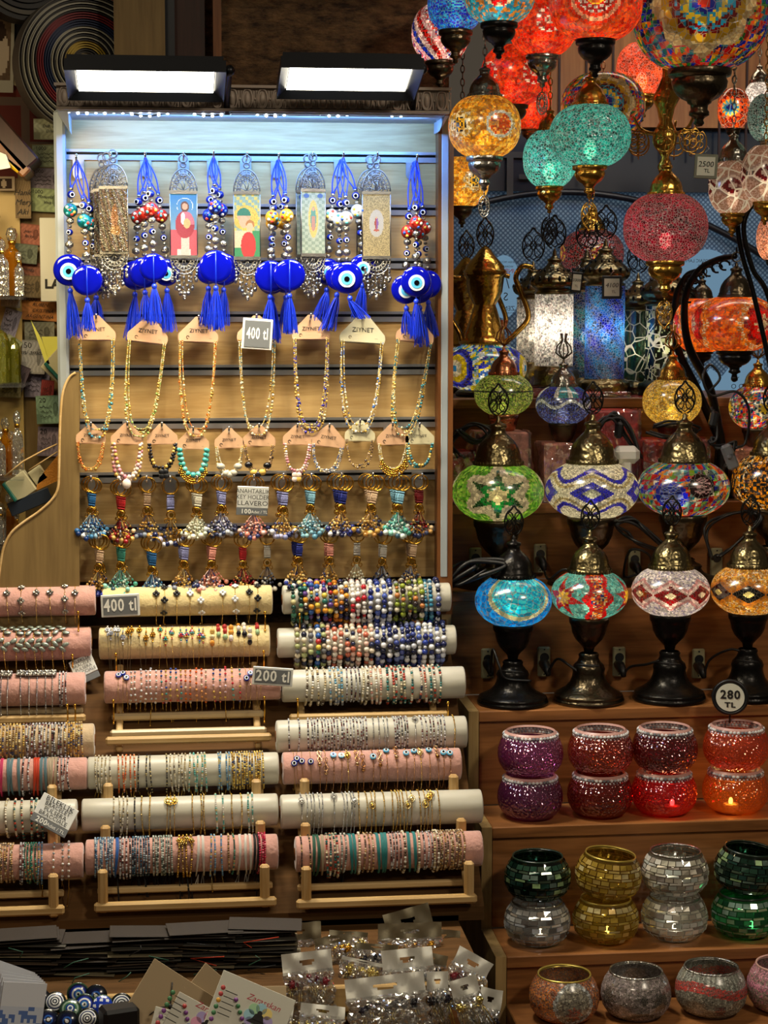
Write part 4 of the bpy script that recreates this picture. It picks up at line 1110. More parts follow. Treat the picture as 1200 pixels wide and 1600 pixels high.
def loop_pts(Rr, rb, droop, n=40, sag=0., skew=0.):
    """closed loop round a roll (axis x) of radius Rr, hugging on top and hanging `droop` below"""
    out = []
    for i in range(n):
        a = 2 * PI * i / n
        y = -math.sin(a) * (Rr + rb); z = math.cos(a) * (Rr + rb)
        if z < 0: z *= 1 + droop / (Rr + rb); y *= 1 + .12 * min(1, droop / .02) * math.sin(min(PI, a if a < PI else 2 * PI - a))
        out.append((skew * math.sin(a * .5) * math.cos(a), y, z))
    return out
BM = {}
def brmesh(style, Rr, var):
    key = (str(style), round(Rr, 4), var)
    if key in BM: return BM[key]
    r = random.Random(hash(str(key)) % 9999 if False else sum(map(ord, str(key))))
    parts = []
    kind, mat, rb, droop = style[:4]
    dr = droop * r.uniform(.8, 1.2)
    sk = r.uniform(-.003, .003)
    if kind == 'bead':
        g = MB(); pts = loop_pts(Rr, rb, dr, 60, skew=sk); pts.append(pts[0])
        rr = [rb * r.choice((1, 1, .8, .95, .6)) for _ in range(23)]
        beadline(g, pts, rr, .98, (8, 6) if rb > .003 else (6, 4)); parts.append(('bead_strand', g.mesh('bead_strand', mat)))
    elif kind == 'chain':
        g = MB(); pts = loop_pts(Rr, rb, dr, 60, skew=sk); pts.append(pts[0])
        beadline(g, pts, [rb, rb * .7, rb * .8], 1.15, (6, 4)); parts.append(('chain', g.mesh('chain', mat)))
    elif kind == 'cord':
        g = MB()
        for q in range(3): g.tube(loop_pts(Rr, rb, dr, 28, skew=sk + q * .001), rb * .8, 5, closed=True); 
        v = g.v
        for q in range(3): v[q] = v[q] + np.array([(q - 1) * rb * 1.3, 0, 0])
        parts.append(('woven_cord', g.mesh('woven_cord', mat)))
    ch = style[4] if len(style) > 4 else None
    if ch:
        cm = style[5]
        g = MB()
        def at_(a, up=.002):
            y = -math.sin(a) * (Rr + rb + up); z = math.cos(a) * (Rr + rb + up)
            return np.array([sk * math.sin(a * .5) * math.cos(a), y, z])
        a0 = r.uniform(.5, .95)
        rx = lambda a: rotm(a - PI / 2, 0, 0)
        if ch == 'clover':
            for a in ([.35, 1.35, 2.2] if var % 2 else [.9]):
                for q in range(4):
                    th = PI / 2 * q
                    g.ball(at_(a) + rx(a) @ np.array([.0032 * math.cos(th), 0, .0032 * math.sin(th)]), (.0026, .0014, .0026), (8, 6), rot=rx(a))
        elif ch == 'flower':
            for q in range(6):
                th = PI / 3 * q; g.ball(at_(a0) + rx(a0) @ np.array([.0032 * math.cos(th), 0, .0032 * math.sin(th)]), .0016, (6, 4))
            g.ball(at_(a0, .003), .002, (6, 4))
            for d in (-.32, .32): g.ball(at_(a0 + d), .0016, (6, 4)); g.ball(at_(a0 + d * 1.3), .0013, (6, 4))
        elif ch == 'leaf':
            for (d, x) in ((0, .0), (.3, .006), (-.25, -.006), (.75, -.004), (1.0, .005), (1.25, 0)):
                g.ball(at_(.45 + d) + np.array([x, 0, 0]), (.0062, .0016, .0034), (8, 6), rot=rx(.45 + d) @ rotm(0, r.uniform(-1, 1), 0))
        elif ch == 'square':
            g.bbox(at_(.35, .003), (.013, .004, .012), .001, rot=rx(.35)); g.ball(at_(.35, .005), (.003, .002, .003), (8, 6))
            for q in range(8):
                th = PI / 4 * q; g.ball(at_(.35, .005) + rx(.35) @ np.array([.0052 * math.cos(th), 0, .0052 * math.sin(th)]), .0011)
        elif ch == 'eye':
            g.disc(at_(a0, .002), .0046, 14, 0, rot=rx(a0), th=.002); g.disc(at_(a0, .0034), .0032, 12, 1, rot=rx(a0), th=.001); g.disc(at_(a0, .0041), .0018, 10, 2, rot=rx(a0), th=.001)
        elif ch == 'infin':
            th = np.linspace(0, 2 * PI, 25)[:-1]
            g.tube([at_(a0) + rx(a0) @ np.array([.0032 * math.sin(2 * t), 0, .0095 * math.cos(t)]) for t in th], .0007, 5, closed=True)
            g.ball(at_(a0 + .5), (.0032, .002, .0032), (8, 6))
        elif ch == 'oval':
            g.ball(at_(a0), (.0028, .0012, .0036), (12, 8), rot=rx(a0)); g.tube([at_(a0, .002) + rx(a0) @ np.array([.0042 * math.cos(t), 0, .0055 * math.sin(t)]) for t in np.linspace(0, 2 * PI, 15)[:-1]], .0007, 5, closed=True)
        elif ch == 'nugget':
            for d in (0, .35, .7): g.ball(at_(a0 * .6 + d), (r.uniform(.003, .005), .002, r.uniform(.003, .0055)), (6, 4))
        elif ch == 'stones':
            for d in np.linspace(0, 2.2, 7): g.ball(at_(.2 + d), (.0019, .0012, .0019), (6, 4))
        mats = cm if isinstance(cm, (list, tuple)) else [cm, 'eyewhite', 'eyeblack']
        parts.append(('charm', g.mesh('charm', list(mats) if ch == 'eye' else mats[0])))
    tail = style[6] if len(style) > 6 else None
    if tail:
        g = MB(); L_ = r.uniform(.016, .03) * tail[1]; zz = -(Rr + rb) - dr
        for q in range(2 if tail[2] else 1):
            x1 = r.uniform(-.006, .006)
            pts = [(0, -.001, zz + .002), (x1 * .6, -.003, zz - L_ * .5), (x1, -.002, zz - L_)]
            g.tube(bezier(pts, 4), .0006, 4); g.ball(pts[-1], .0013)
        parts.append(('loose_end', g.mesh('loose_end', tail[0])))
    BM[key] = parts
    return parts

G, S_ = 'chain', 'schain'
T1 = (G, 1., False); TB = ('cordblk', 1.3, True); TW = ('cordwht', .8, True)
ST = {
 'cloverg': ('chain', G, .0007, .012, 'clover', ['silver'], T1), 'cloverb': ('chain', G, .0007, .012, 'clover', ['blackp'], T1), 'cloverw': ('chain', G, .0007, .012, 'clover', ['eyewhite'], T1),
 'leaf': ('chain', G, .0011, .016, 'leaf', ['greyleaf']), 'square': ('chain', S_, .0013, .022, 'square', ['silver']),
 'goldmix': ('bead', 'q_goldmix', .0017, .001), 'silverblk': ('bead', 'q_silverblk', .0014, .0), 'pearl': ('bead', 'q_pearl', .0021, .003), 'pearlb': ('bead', 'q_pearlblue', .0021, .003), 'pearlp': ('bead', 'q_pearlpink', .0021, .003), 'pearlt': ('bead', 'q_pearlteal', .0023, .003),
 'multi': ('bead', 'q_multi', .0047, .012), 'green': ('bead', 'q_green', .0048, .012), 'yel': ('bead', 'q_yel', .0047, .012), 'redw': ('bead', 'q_redw', .0047, .012), 'bluew': ('bead', 'q_bluew', .0048, .012), 'lime': ('bead', 'q_lime', .0047, .012), 'aqua': ('bead', 'q_aqua', .0036, .010),
 'stone': ('bead', 'q_stone', .0047, .010), 'rosew': ('bead', 'q_rosew', .0046, .010), 'navy': ('bead', 'q_navy', .0048, .010),
 'flow': ('chain', 'cordgreythr', .0005, .020, 'flower', ['q_crystal']), 'flowg': ('chain', 'cordgreythr', .0005, .020, 'flower', ['gold']), 'flowj': ('chain', G, .0005, .020, 'flower', ['q_jewel']),
 'nug': ('chain', G, .0005, .012, 'nugget', ['q_nug'], T1), 'thin': ('chain', G, .0005, .012, 'stones', ['q_jewel'], T1), 'thinc': ('chain', G, .0005, .012, 'stones', ['q_crystal'], T1), 'thineye': ('chain', G, .0005, .012, 'eye', ['b_navy', 'eyewhite', 'eyeblack'], T1), 'thino': ('chain', G, .0005, .012, 'stones', ['q_orange'], T1),
 'orange': ('bead', 'q_orange', .0014, .004, None, None, T1), 'blk': ('bead', 'q_blk', .0013, .006, None, None, T1), 'cream': ('bead', 'q_pearl', .0013, .005, None, None, T1), 'turqw': ('bead', 'q_turqw', .0015, .006, None, None, T1), 'ltblue': ('bead', 'q_ltblue', .0014, .005, None, None, T1), 'yelgold': ('bead', 'q_yelgold', .0016, .004),
 'gold': ('chain', G, .0013, .010, None, None, T1), 'goldoval': ('chain', G, .0010, .014, 'oval', [G]), 'silv': ('chain', S_, .0012, .012), 'silvoval': ('chain', S_, .0011, .014, 'oval', ['silver']), 'infin': ('chain', 'rgold', .0009, .012, 'infin', ['rgold']), 'infeye': ('chain', 'rgold', .0009, .012, 'eye', ['eyecyan', 'eyewhite', 'eyeblack']),
 'steel': ('bead', 'q_steelblue', .0016, .001), 'dkblue': ('bead', 'q_dkblue', .0016, .001, None, None, TB), 'greygrn': ('bead', 'q_greygrn', .0016, .001, None, None, TB), 'bronze': ('bead', 'q_bronze', .0016, .001), 'bgreen': ('bead', 'q_green2', .0014, .003), 'cherry': ('bead', 'q_cherry', .0018, .003),
 'cteal': ('cord', 'cordteal', .0010, .004), 'cgrey': ('cord', 'cordgrey', .0010, .006), 'cred': ('cord', 'cordred', .0010, .006), 'cpink': ('cord', 'cordpink', .0010, .006), 'cblk': ('cord', 'cordblk', .0008, .006, None, None, TB), 'cbeige': ('cord', 'cordbeige', .0010, .005), 'cgreen': ('cord', 'cordgreen', .0010, .005), 'cwht': ('cord', 'cordwht', .0008, .005, None, None, TW),
 'cblue': ('cord', 'cordblue', .0010, .004, None, None, TB), 'goldknot': ('chain', G, .0019, .004, 'flower', [G], TB), 'tealgold': ('bead', 'q_pearlteal', .0019, .006), 'darkeye': ('bead', 'q_silverblk', .0016, .004),
}
M['greyleaf'] = principled('grey green crystal leaf', H('94a096'), .3, .5)
M['cordgreythr'] = principled('fine bronze cord', H('6a5a44'), .5, .3)
M['rgold'] = palette('rose gold links', [H('c8905a'), H('b07840'), H('e0b080')], .25, 1.)
pal('q_nug', 'e8e0b0', 'e8a040', 'f0e8e0', '15121a', 'c84040', 'a8c898', 'e8c070')
NAMES = {
 'cloverg': 'thin gold chain bracelet with silver clovers', 'cloverb': 'thin gold chain bracelet with black clovers', 'cloverw': 'thin gold chain bracelet with white clovers', 'leaf': 'gold chain bracelet with grey crystal leaves', 'square': 'grey chain bracelet with a square crystal plate',
 'goldmix': 'gold and brown bead bracelet', 'silverblk': 'silver bead bracelet with dark stones', 'pearl': 'cream pearl bracelet', 'pearlb': 'pearl and light blue bracelet', 'pearlp': 'pearl and peach bracelet', 'pearlt': 'pearl and teal bracelet',
 'multi': 'chunky multicolour glass bead bracelet', 'green': 'chunky dark green glass bead bracelet', 'yel': 'chunky amber glass bead bracelet', 'redw': 'chunky red and white bead bracelet', 'bluew': 'chunky white and blue painted bead bracelet', 'lime': 'chunky lime and brown bead bracelet', 'aqua': 'aqua blue bead bracelet',
 'stone': 'chunky grey and beige stone bracelet', 'rosew': 'chunky white and coral bead bracelet', 'navy': 'chunky navy eye bead bracelet', 'flow': 'fine cord bracelet with a silver flower', 'flowg': 'fine cord bracelet with a gold flower', 'flowj': 'fine gold bracelet with a coloured flower',
 'nug': 'thin gold bracelet with coloured stone chips', 'thin': 'thin gold bracelet with small coloured stones', 'thinc': 'thin gold bracelet with small crystals', 'thineye': 'thin gold bracelet with one eye bead', 'thino': 'thin gold bracelet with orange beads',
 'orange': 'orange seed bead bracelet', 'blk': 'black seed bead bracelet', 'cream': 'cream seed bead bracelet', 'turqw': 'turquoise and white seed bead bracelet', 'ltblue': 'light blue seed bead bracelet', 'yelgold': 'yellow gold seed bead bracelet',
 'gold': 'gold link bracelet', 'goldoval': 'gold chain bracelet with an oval charm', 'silv': 'silver link bracelet', 'silvoval': 'silver chain bracelet with an oval charm', 'infin': 'rose gold chain bracelet with a figure eight charm', 'infeye': 'rose gold chain bracelet with an eye charm',
 'steel': 'steel blue crystal bracelet', 'dkblue': 'dark blue crystal bracelet with black ties', 'greygrn': 'grey green crystal bracelet with black ties', 'bronze': 'bronze crystal bracelet', 'bgreen': 'deep green bead bracelet', 'cherry': 'cherry red bead bracelet',
 'cteal': 'teal cord bracelet', 'cgrey': 'grey blue cord bracelet', 'cred': 'orange red cord bracelet', 'cpink': 'pink cord bracelet', 'cblk': 'black cord bracelet with loose ends', 'cbeige': 'beige cord bracelet', 'cgreen': 'green cord bracelet', 'cwht': 'white cord bracelet with loose ends',
 'cblue': 'blue cord bracelet', 'goldknot': 'gold knot bracelet with black ties', 'tealgold': 'teal and gold bead bracelet', 'darkeye': 'dark and silver bead bracelet'}
ORD = ['top', 'second', 'third', 'fourth', 'fifth', 'sixth', 'bottom']
ROLLS = [
 ('left', 0, -40, 150, 939, 47, 'velpink', [('cloverg', (12, 35, 58, 80, 102, 118))]),
 ('left', 1, -40, 143, 1006, 51, 'velpink', [('leaf', (8, 26, 40, 55, 68, 82, 100))]),
 ('left', 2, -40, 134, 1077, 51, 'velpink', [('square', (4, 14, 33, 46, 59, 72, 82)), ('silverblk', (94, 99, 104))]),
 ('left', 3, -40, 148, 1158, 52, 'velbeige', [('goldmix', range(2, 40, 5)), ('darkeye', range(42, 104, 5)), ('goldmix', range(104, 130, 4))]),
 ('left', 4, -40, 137, 1210, 50, 'velpink', [('cpink', (4,)), ('cgrey', (14, 20, 30)), ('darkeye', (38, 47)), ('cred', (55, 60)), ('cgrey', (66, 72)), ('cbeige', (78, 83, 88)), ('silverblk', (92, 97, 102, 108))]),
 ('left', 5, -40, 121, 1275, 50, 'satin', [('pearl', (12,)), ('tealgold', (25, 35, 50, 58, 66))]),
 ('left', 6, -40, 131, 1346, 55, 'velpink', [('bronze', range(1, 22, 4)), ('darkeye', (33, 37)), ('bgreen', (41, 45, 49, 53, 57)), ('ltblue', (61, 66)), ('thinc', (86, 98, 108))]),
 ('middle', 0, 160, 425, 939, 46, 'velcream', [('cloverb', (244, 257)), ('cloverb', (276,)), ('cloverw', (297, 313)), ('cloverw', (347, 368)), ('cloverb', (388, 402))]),
 ('middle', 1, 155, 421, 1003, 50, 'velcream', [('flow', (169, 174, 180, 185, 193)), ('flowg', (200, 206, 219, 229, 239)), ('flowj', (250, 260, 270, 281, 291, 301, 310, 318)), ('nug', (332, 340, 350, 361, 372, 380, 390, 401))]),
 ('middle', 2, 163, 438, 1071, 50, 'velpink', [('thineye', (186, 192, 198)), ('thinc', (205, 212, 220, 228, 236, 244)), ('thin', (252, 259, 267, 275, 282)), ('thino', (290, 298, 307, 315, 322)), ('thin', (334, 344, 352, 362, 374)), ('thineye', (383, 390, 400, 406))]),
 ('middle', 4, 137, 435, 1204, 50, 'satin', [('cream', (150, 155, 160, 167, 173)), ('orange', (185, 192, 197, 204, 210)), ('blk', (217, 230, 235, 260)), ('cream', (267, 273, 279, 285, 290)), ('turqw', (297, 303, 309, 315, 320)), ('ltblue', (341, 345, 354, 358)), ('yelgold', range(362, 412, 4))]),
 ('middle', 5, 128, 434, 1269, 50, 'satin', [('cream', (178, 187, 193, 199)), ('blk', (211,)), ('gold', (222, 235)), ('goldoval', (261, 267, 273)), ('gold', (301, 314, 319)), ('turqw', (337, 348)), ('gold', (362, 376)), ('turqw', (388, 394))]),
 ('middle', 6, 134, 434, 1335, 55, 'velpink', [('steel', range(149, 180, 4)), ('cblue', (183,)), ('darkeye', (188, 193, 198, 203)), ('dkblue', range(208, 236, 4)), ('greygrn', range(240, 272, 4)), ('goldknot', (280, 286, 292, 298)), ('cwht', (310, 317)), ('ltblue', (330, 335, 346)), ('bronze', (357,)), ('bgreen', (364,)), ('cwht', (374, 384, 390)), ('cblk', (397, 401)), ('cherry', (404, 409, 413))]),
 ('right', 0, 441, 703, 935, 45, 'satin', [('green', (457, 467)), ('multi', (476, 485, 495, 505, 514)), ('yel', (522, 531, 540)), ('redw', (549, 558, 567)), ('bluew', (577, 587, 597, 607)), ('lime', (617, 627, 637, 647, 655)), ('aqua', (663, 671)), ('navy', (681,))]),
 ('right', 1, 433, 711, 1002, 46, 'satin', [('stone', (463, 474, 484)), ('multi', (494,)), ('stone', (503,)), ('rosew', (512, 521, 531, 540, 549, 559, 569, 578)), ('navy', (588, 597, 606, 615, 625, 634, 643)), ('bluew', (652, 662, 671)), ('navy', (681, 690))]),
 ('right', 2, 440, 725, 1069, 50, 'satin', [('pearl', (479, 486, 495, 505)), ('pearlb', (515, 521, 527, 533)), ('silverblk', (541, 547, 553, 559)), ('pearl', (566, 572)), ('pearlp', (579, 586, 593)), ('pearlt', (604, 611, 617, 624, 630, 640)), ('rosethin', (654, 662)), ('pearlt', (669, 676, 684))]),
 ('right', 3, 431, 728, 1147, 50, 'satin', [('silverblk', (451, 466)), ('silverblk', (481,) + tuple(range(486, 576, 5))), ('silv', (582, 591, 598, 604)), ('silverblk', tuple(range(614, 638, 4))), ('silvoval', (647,)), ('silverblk', (656, 662, 670, 675, 681, 686, 692)), ('gold', (707,))]),
 ('right', 4, 441, 719, 1197, 50, 'velpink', [('thineye', (458, 464, 471, 484)), ('infin', (498, 507)), ('infeye', (519, 531)), ('goldoval', (541,)), ('infin', (555, 564)), ('infeye', (580,)), ('infin', (591,)), ('infeye', (602,)), ('infin', (617,)), ('infeye', (632, 645)), ('goldoval', (654,)), ('infeye', (668,)), ('infin', (680,)), ('infeye', (690, 699))]),
 ('right', 5, 438, 752, 1264, 53, 'satin', [('silvoval', (469,)), ('silv', (478, 484, 489, 496, 502)), ('silvoval', (520,)), ('silv', (534, 540, 546)), ('silvoval', (551,)), ('gold', (560, 570)), ('goldoval', (579,)), ('gold', (585, 597)), ('gold', (612, 617, 622, 627)), ('goldoval', (634, 641)), ('gold', (653,)), ('goldoval', (661, 667, 672)), ('gold', (683,))]),
 ('right', 6, 461, 752, 1330, 55, 'velpink', [('blk', (469, 482)), ('cgreen', (490, 495)), ('cbeige', (503,)), ('tealgold', (510, 515, 520, 525)), ('greygrn', (532, 538)), ('cteal', (546, 552)), ('pearl', (560,)), ('bronze', (568, 574, 580)), ('cteal', (588, 596, 601)), ('silverblk', (608, 613, 618, 623)), ('pearl', (629,)), ('cteal', (637, 646)), ('pearl', (653,)), ('silverblk', (660, 666, 671)), ('pearl', (677, 681)), ('bronze', range(685, 722, 4))]),
]
ST['rosethin'] = ('bead', 'q_rosew', .0021, .003); NAMES['rosethin'] = 'coral and cream bead bracelet'
COLN = {'velpink': 'pink velvet', 'velcream': 'cream velvet', 'velbeige': 'beige velvet', 'satin': 'white satin'}
rollpos = {}
for (cn, row, x0, x1, yc, dia, mat, segs) in ROLLS:
    xm = (max(x0, 0) + x1) / 2
    Y = YS(xm, yc, .0) - .045
    c = P(xm, yc, Y); s = SC(xm, yc, Y); Rr = dia / 2 * s
    xa = P(x0, yc, Y)[0]; xb_ = P(x1, yc, Y)[0]; Lh = (xb_ - xa) / 2; ctr = ((xa + xb_) / 2, Y, c[2])
    rollpos[(cn, row)] = (ctr, Lh, Rr)
    t = thing('bracelet_roll', '%s display roll, %s in the %s column' % (COLN[mat], ORD[row], cn), 'display roll', ctr)
    g = MB(); b = .003
    g.lathe([(Rr * .35, -Lh - .0), (Rr * .82, -Lh - .0), (Rr - .001, -Lh + .001), (Rr, -Lh + b)] + [(Rr, z) for z in np.linspace(-Lh + b, Lh - b, 12)[1:]] + [(Rr - .001, Lh - .001), (Rr * .82, Lh), (Rr * .35, Lh)], 36, rot=rotm(0, PI / 2, 0))
    g.obj('padded_tube', mat, t)
    g = MB()
    for q in (-1, 1): g.cyl((q * (Lh - .004), 0, 0), (q * (Lh + .001), 0, 0), Rr * .36, n=20)
    g.obj('end_plug', 'brownz', t)
    for (st, xs) in segs:
        xs = list(xs)
        for i, x in enumerate(xs):
            px = P(x, yc, Y)[0]
            parts = brmesh(ST[st], Rr, i % 3)
            grp = '%s, %s roll of the %s column' % (NAMES[st], ORD[row], cn)
            gcat = {'bead': 'beaded bracelet', 'chain': 'chain bracelet', 'cord': 'cord bracelet'}[ST[st][0]]
            bt = bpy.data.objects.new(gcat.replace(' ', '_'), None); COL.objects.link(bt); bt.empty_display_size = .01
            bt.location = (px, Y, c[2]); bt.rotation_euler = (R.uniform(-.25, .25) if st not in ('square', 'leaf') and not st.startswith('clover') else R.uniform(-.05, .05), 0, R.uniform(-.05, .05))
            tag(bt, NAMES[st] + ' on the ' + ORD[row] + ' ' + COLN[mat].split()[0] + ' roll, ' + cn + ' column', gcat, grp)
            for (nm_, me) in parts: mobj(nm_, me, bt)

# ---------------------------------------------------------------- wooden stands
def stand(cn, rows, front, label, x0, x1):
    """birch ladder stand: sloping side legs, rails, paired posts; front = (px left, px right, py) of the front rail"""
    ctr = {r: rollpos[(cn, r)] for r in rows}
    lo = ctr[rows[-1]]; hi = ctr[rows[0]]
    Yf = YS((front[0] + front[1]) / 2, front[2], 0) - .022
    t = thing('bracelet_stand', label, 'display stand', (P(front[0], front[2], Yf)[0], Yf, P((front[0] + front[1]) / 2, front[2], Yf)[2]))
    o = np.array(t.location)
    W = P(front[1], front[2], Yf)[0] - o[0]
    MB().bbox((W / 2, 0, 0), (W, .012, .013), .003).obj('front_rail', 'birch', t)
    yb_, zb_ = hi[0][1] + .03, SL(hi[0][1] + .03) + .018
    for q in (.09, W / 2, W - .09)[0:0]: pass
    for (yy, nme) in ((Yf + .03, 'middle_rail'), (Yf + .055, 'rear_rail')):
        MB().bbox((W / 2, yy - o[1], SL(yy) + .014 - o[2]), (W * .97, .011, .009), .002).obj(nme, 'birch', t)
    for q in (x0, x1):
        xx = P(q, front[2], Yf)[0] - o[0]
        a = np.array([xx, .004, .0]); b = np.array([xx, yb_ - o[1], zb_ - o[2]]); d = b - a; ln = np.linalg.norm(d)
        ang = math.atan2(d[2], d[1])
        MB().bbox((a + b) / 2, (.011, ln, .010), .002, rot=rotm(ang, 0, 0)).obj('side_rail', 'birch', t)
        for r in rows:
            (c, Lh, Rr) = ctr[r]
            zt_ = c[2] + (-.006 if r != rows[-1] else .004); zb2 = SL(c[1] - .02) + .004; yq = c[1] - Rr - .0085
            xq = xx + (0 if r == rows[-1] else (0.003 * (rows[-1] - r)) * (1 if q == x0 else -1))
            zt2 = c[2] - Rr * .35
            MB().bbox((xq, yq - o[1], (zt2 + zb2) / 2 - o[2]), (.0135, .013, max(.02, zt2 - zb2)), .003).obj('post', 'birchz', t)
    return t
stand('middle', [4, 5, 6], (147, 432, 1413), 'birch stand holding the lower middle bracelet rolls', 161, 414)
stand('right', [4, 5, 6], (463, 745, 1408), 'birch stand holding the lower right bracelet rolls', 479, 733)
stand('left', [4, 5, 6], (-60, 101, 1424), 'birch stand holding the lower bracelet rolls at the left edge', -50, 84)
def railset(x0, x1, y, label, n=3):
    Y = YS((x0 + x1) / 2, y, 0) - .02
    p = P(x0, y, Y); W = P(x1, y, Y)[0] - p[0]
    t = thing('bracelet_stand', label, 'display stand', p)
    MB().bbox((W / 2, 0, 0), (W, .012, .012), .003).obj('front_rail', 'birch', t)
    for k in range(1, n): MB().bbox((W / 2, .022 * k, SL(Y + .022 * k) - p[2] + .012), (W * (.97 - .02 * k), .012, .011), .003).obj('rear_rail', 'pearlwood', t)
    for q in (.02, W - .02):
        MB().bbox((q, .06, SL(Y + .06) - p[2] + .008), (.01, .16, .008), .002, rot=rotm(math.atan2(yt[2] - yb[2], yt[1] - yb[1]), 0, 0)).obj('side_rail', 'birch', t)
    return t
M['pearlwood'] = principled('varnished birch', H('c9b48c'), .3)
railset(165, 424, 1158, 'birch stand foot below the upper middle bracelet rolls')
railset(452, 700, 1122, 'birch stand foot below the upper right bracelet rolls', 1)
railset(-60, 134, 1126, 'birch stand foot below the upper rolls at the left edge', 2)
# gold elastic ties on roll ends
def tie(px, y0, y1, Y, lab):
    a = P(px, y0, Y); b = P(px, y1, Y)
    t = thing('gold_tie', lab, 'tie', a, 0, 'gold ties at the roll ends')
    g = MB(); g.tube([(0, 0, 0), (.0005, .001, (b[2] - a[2]) * .5), (0, 0, b[2] - a[2])], .0012, 6); g.ball((0, 0, 0), .0024, (8, 6)); g.ball((0, 0, b[2] - a[2]), .0018); g.obj('gold_thread', 'gold', t)
for (x, y0, y1) in ((122, 957, 986), (414, 957, 985), (181, 1022, 1058), (412, 1018, 1046), (113, 1024, 1042), (177, 1095, 1130), (413, 1090, 1128), (465, 1093, 1130), (468, 960, 985), (700, 1098, 1120), (105, 1102, 1128), (117, 1102, 1128)):
    tie(x, y0, y1, YS(x, y0, 0) - .075, 'thin gold tie with a bead at the end of a bracelet roll')

# signs among the rolls
sign(188, 946, 60, 35, YS(188, 946, 0) - .09, [('400 tl', 27, 0, 0, dict(sx=.72, bold=.0006))], 'wide grey price sign reading 400 tl at the top cream roll', -.035)
sign(426, 1057, 63, 29, YS(426, 1057, 0) - .09, [('200 tl', 24, 0, 0, dict(sx=.85, bold=.0005))], 'wide grey price sign reading 200 tl between the middle and right rolls', .09)
Yb = YS(85, 1273, 0) - .10
b1 = sign(88, 1268, 62, 36, Yb, [('BİLEKLİK', 11, 0, 12, dict(sx=1.05)), ('BRACELET', 9.5, 0, 4, dict(sx=1.0)), ('PULSERA', 9.5, 0, -4.5, dict(sx=1.05)), ('BRACCIALE', 9.5, 0, -12.5, dict(sx=1.0))], 'tilted white bracelet price sign in four languages at the lower left', math.radians(31), tip=-.5, back=None, ink='ink', name='bracelet_sign')
s_ = SC(85, 1273, Yb)
MB().bbox((0, 0, -24.5 * s_), (62 * s_, .002, 13 * s_), .0005).obj('grey_price_band', 'signgrey', b1)
g = MB(); put_text(g, '200', 12 * s_, -14 * s_, -24.5 * s_, -.002, bold=.0002); put_text(g, 'Adet / TL', 8 * s_, 11 * s_, -25 * s_, -.002); g.obj('price_lettering', 'inkw', b1)
Yb = YS(127, 1045, 0) - .03
b2 = sign(130, 1041, 38, 30, Yb, [('BİLEKLİK', 7.5, 0, 10, {}), ('BRACELET', 7, 0, 3.5, {}), ('PULSERA', 7, 0, -3, {}), ('BRACCIALE', 7, 0, -9.5, {})], 'small tilted bracelet sign tucked behind the third pink roll', math.radians(-24), tip=-.4, back=None, ink='ink', name='bracelet_sign')
MB().bbox((0, 0, -.0205), (38 * s_ * 1.08, .002, .010), .0005).obj('grey_price_band', 'signgrey', b2)
# ================================================================== MOSAIC LAMPS
sin, cos = math.sin, math.cos
def wrap(a): return (a + PI) % (2 * PI) - PI
def hrand(*k):
    x = math.sin(sum(v * c for v, c in zip(k, (12.9898, 78.233, 37.719)))) * 43758.5453
    return x - math.floor(x)
def pick(cols, *k): return H(cols[int(hrand(*k) * len(cols)) % len(cols)])
def lum(c, r): return tuple(x * r for x in c)
def starq(a, b, n, r0, r1, ph=0.):
    """<1 inside an n-pointed star"""
    r = math.hypot(a, b); t = (math.atan2(a, b) + ph) % (2 * PI / n) / (2 * PI / n); t = abs(t - .5) * 2
    # straight edge between tip (r1 at t=1) and notch (r0 at t=0)
    A = t * PI / n; x1, y1 = r1 * cos(0), 0; x0, y0 = r0 * cos(PI / n), r0 * sin(PI / n)
    A = (1 - t) * PI / n
    dx, dy = cos(A), sin(A); den = dx * (y0 - y1) - dy * (x0 - x1)
    rr = (x1 * (y0 - y1) - y1 * (x0 - x1)) / (den or 1e-9)
    return r / max(rr, 1e-6)
def near(a, k, off=0.):
    """offset of angle a from the nearest of k evenly spaced centres"""
    st = 2 * PI / k; return wrap(a - off - round((a - off) / st) * st)

def p_greenstar(a, b):
    x = near(a, 3, .0) * .9; r = math.hypot(x, b)
    if starq(x, b, 6, .15, .27) < 1: return H('e6dcb0')
    if starq(x, b, 6, .26, .66, .0) < 1: return H('0f6a34') if r > .36 else H('17984a')
    if r < .68 + .12 * cos(6 * math.atan2(x, b)): return H('d8cdb4')
    return pick(('9fcf5a', '7fbf4a', 'b8d86a', '6aa83c'), round(a * 16), round(b * 22))
def wave(a, k, amp): return amp * cos(k * a)
def p_bluewhite(a, b):
    k = 5; y = abs(b); w = .27 + wave(a, k, .13)
    x = near(a, k) * .95
    if abs(x) / .52 + y / .33 < .36: return H('c8ccb8')
    if abs(x) / .52 + y / .33 < .9: return H('1622c8')
    if abs(y - w) < .035: return H('c9b98a')
    if abs(y - w) < .085: return H('eeead4')
    if 0 < y - w < .18: return H('1a26cc')
    return H('ece8d2')
def p_multi(a, b):
    x = a + .28; y = b + .12; r = math.hypot(x, y)
    if r < .26: return H('8fa0d8') if int(r * 46) % 2 else H('2a3a9a')
    if r < .36: return H('2a38c8')
    x = a - .42; y = b - .13; r = math.hypot(x, y)
    if r < .22: return H('d8b8b8') if int(r * 50) % 2 else H('5a2a34')
    if r < .31: return H('3a1014')
    i, j = math.floor(a * 7), math.floor(b * 8)
    u = (a * 7 - i) > (b * 8 - j)
    return pick(('d8482a', 'e8a030', '2a9aa8', '8fc04a', '2a38b8', 'e8e0c8', '9ac8c0', 'c02a3a', '6a7a80'), i, j, u)
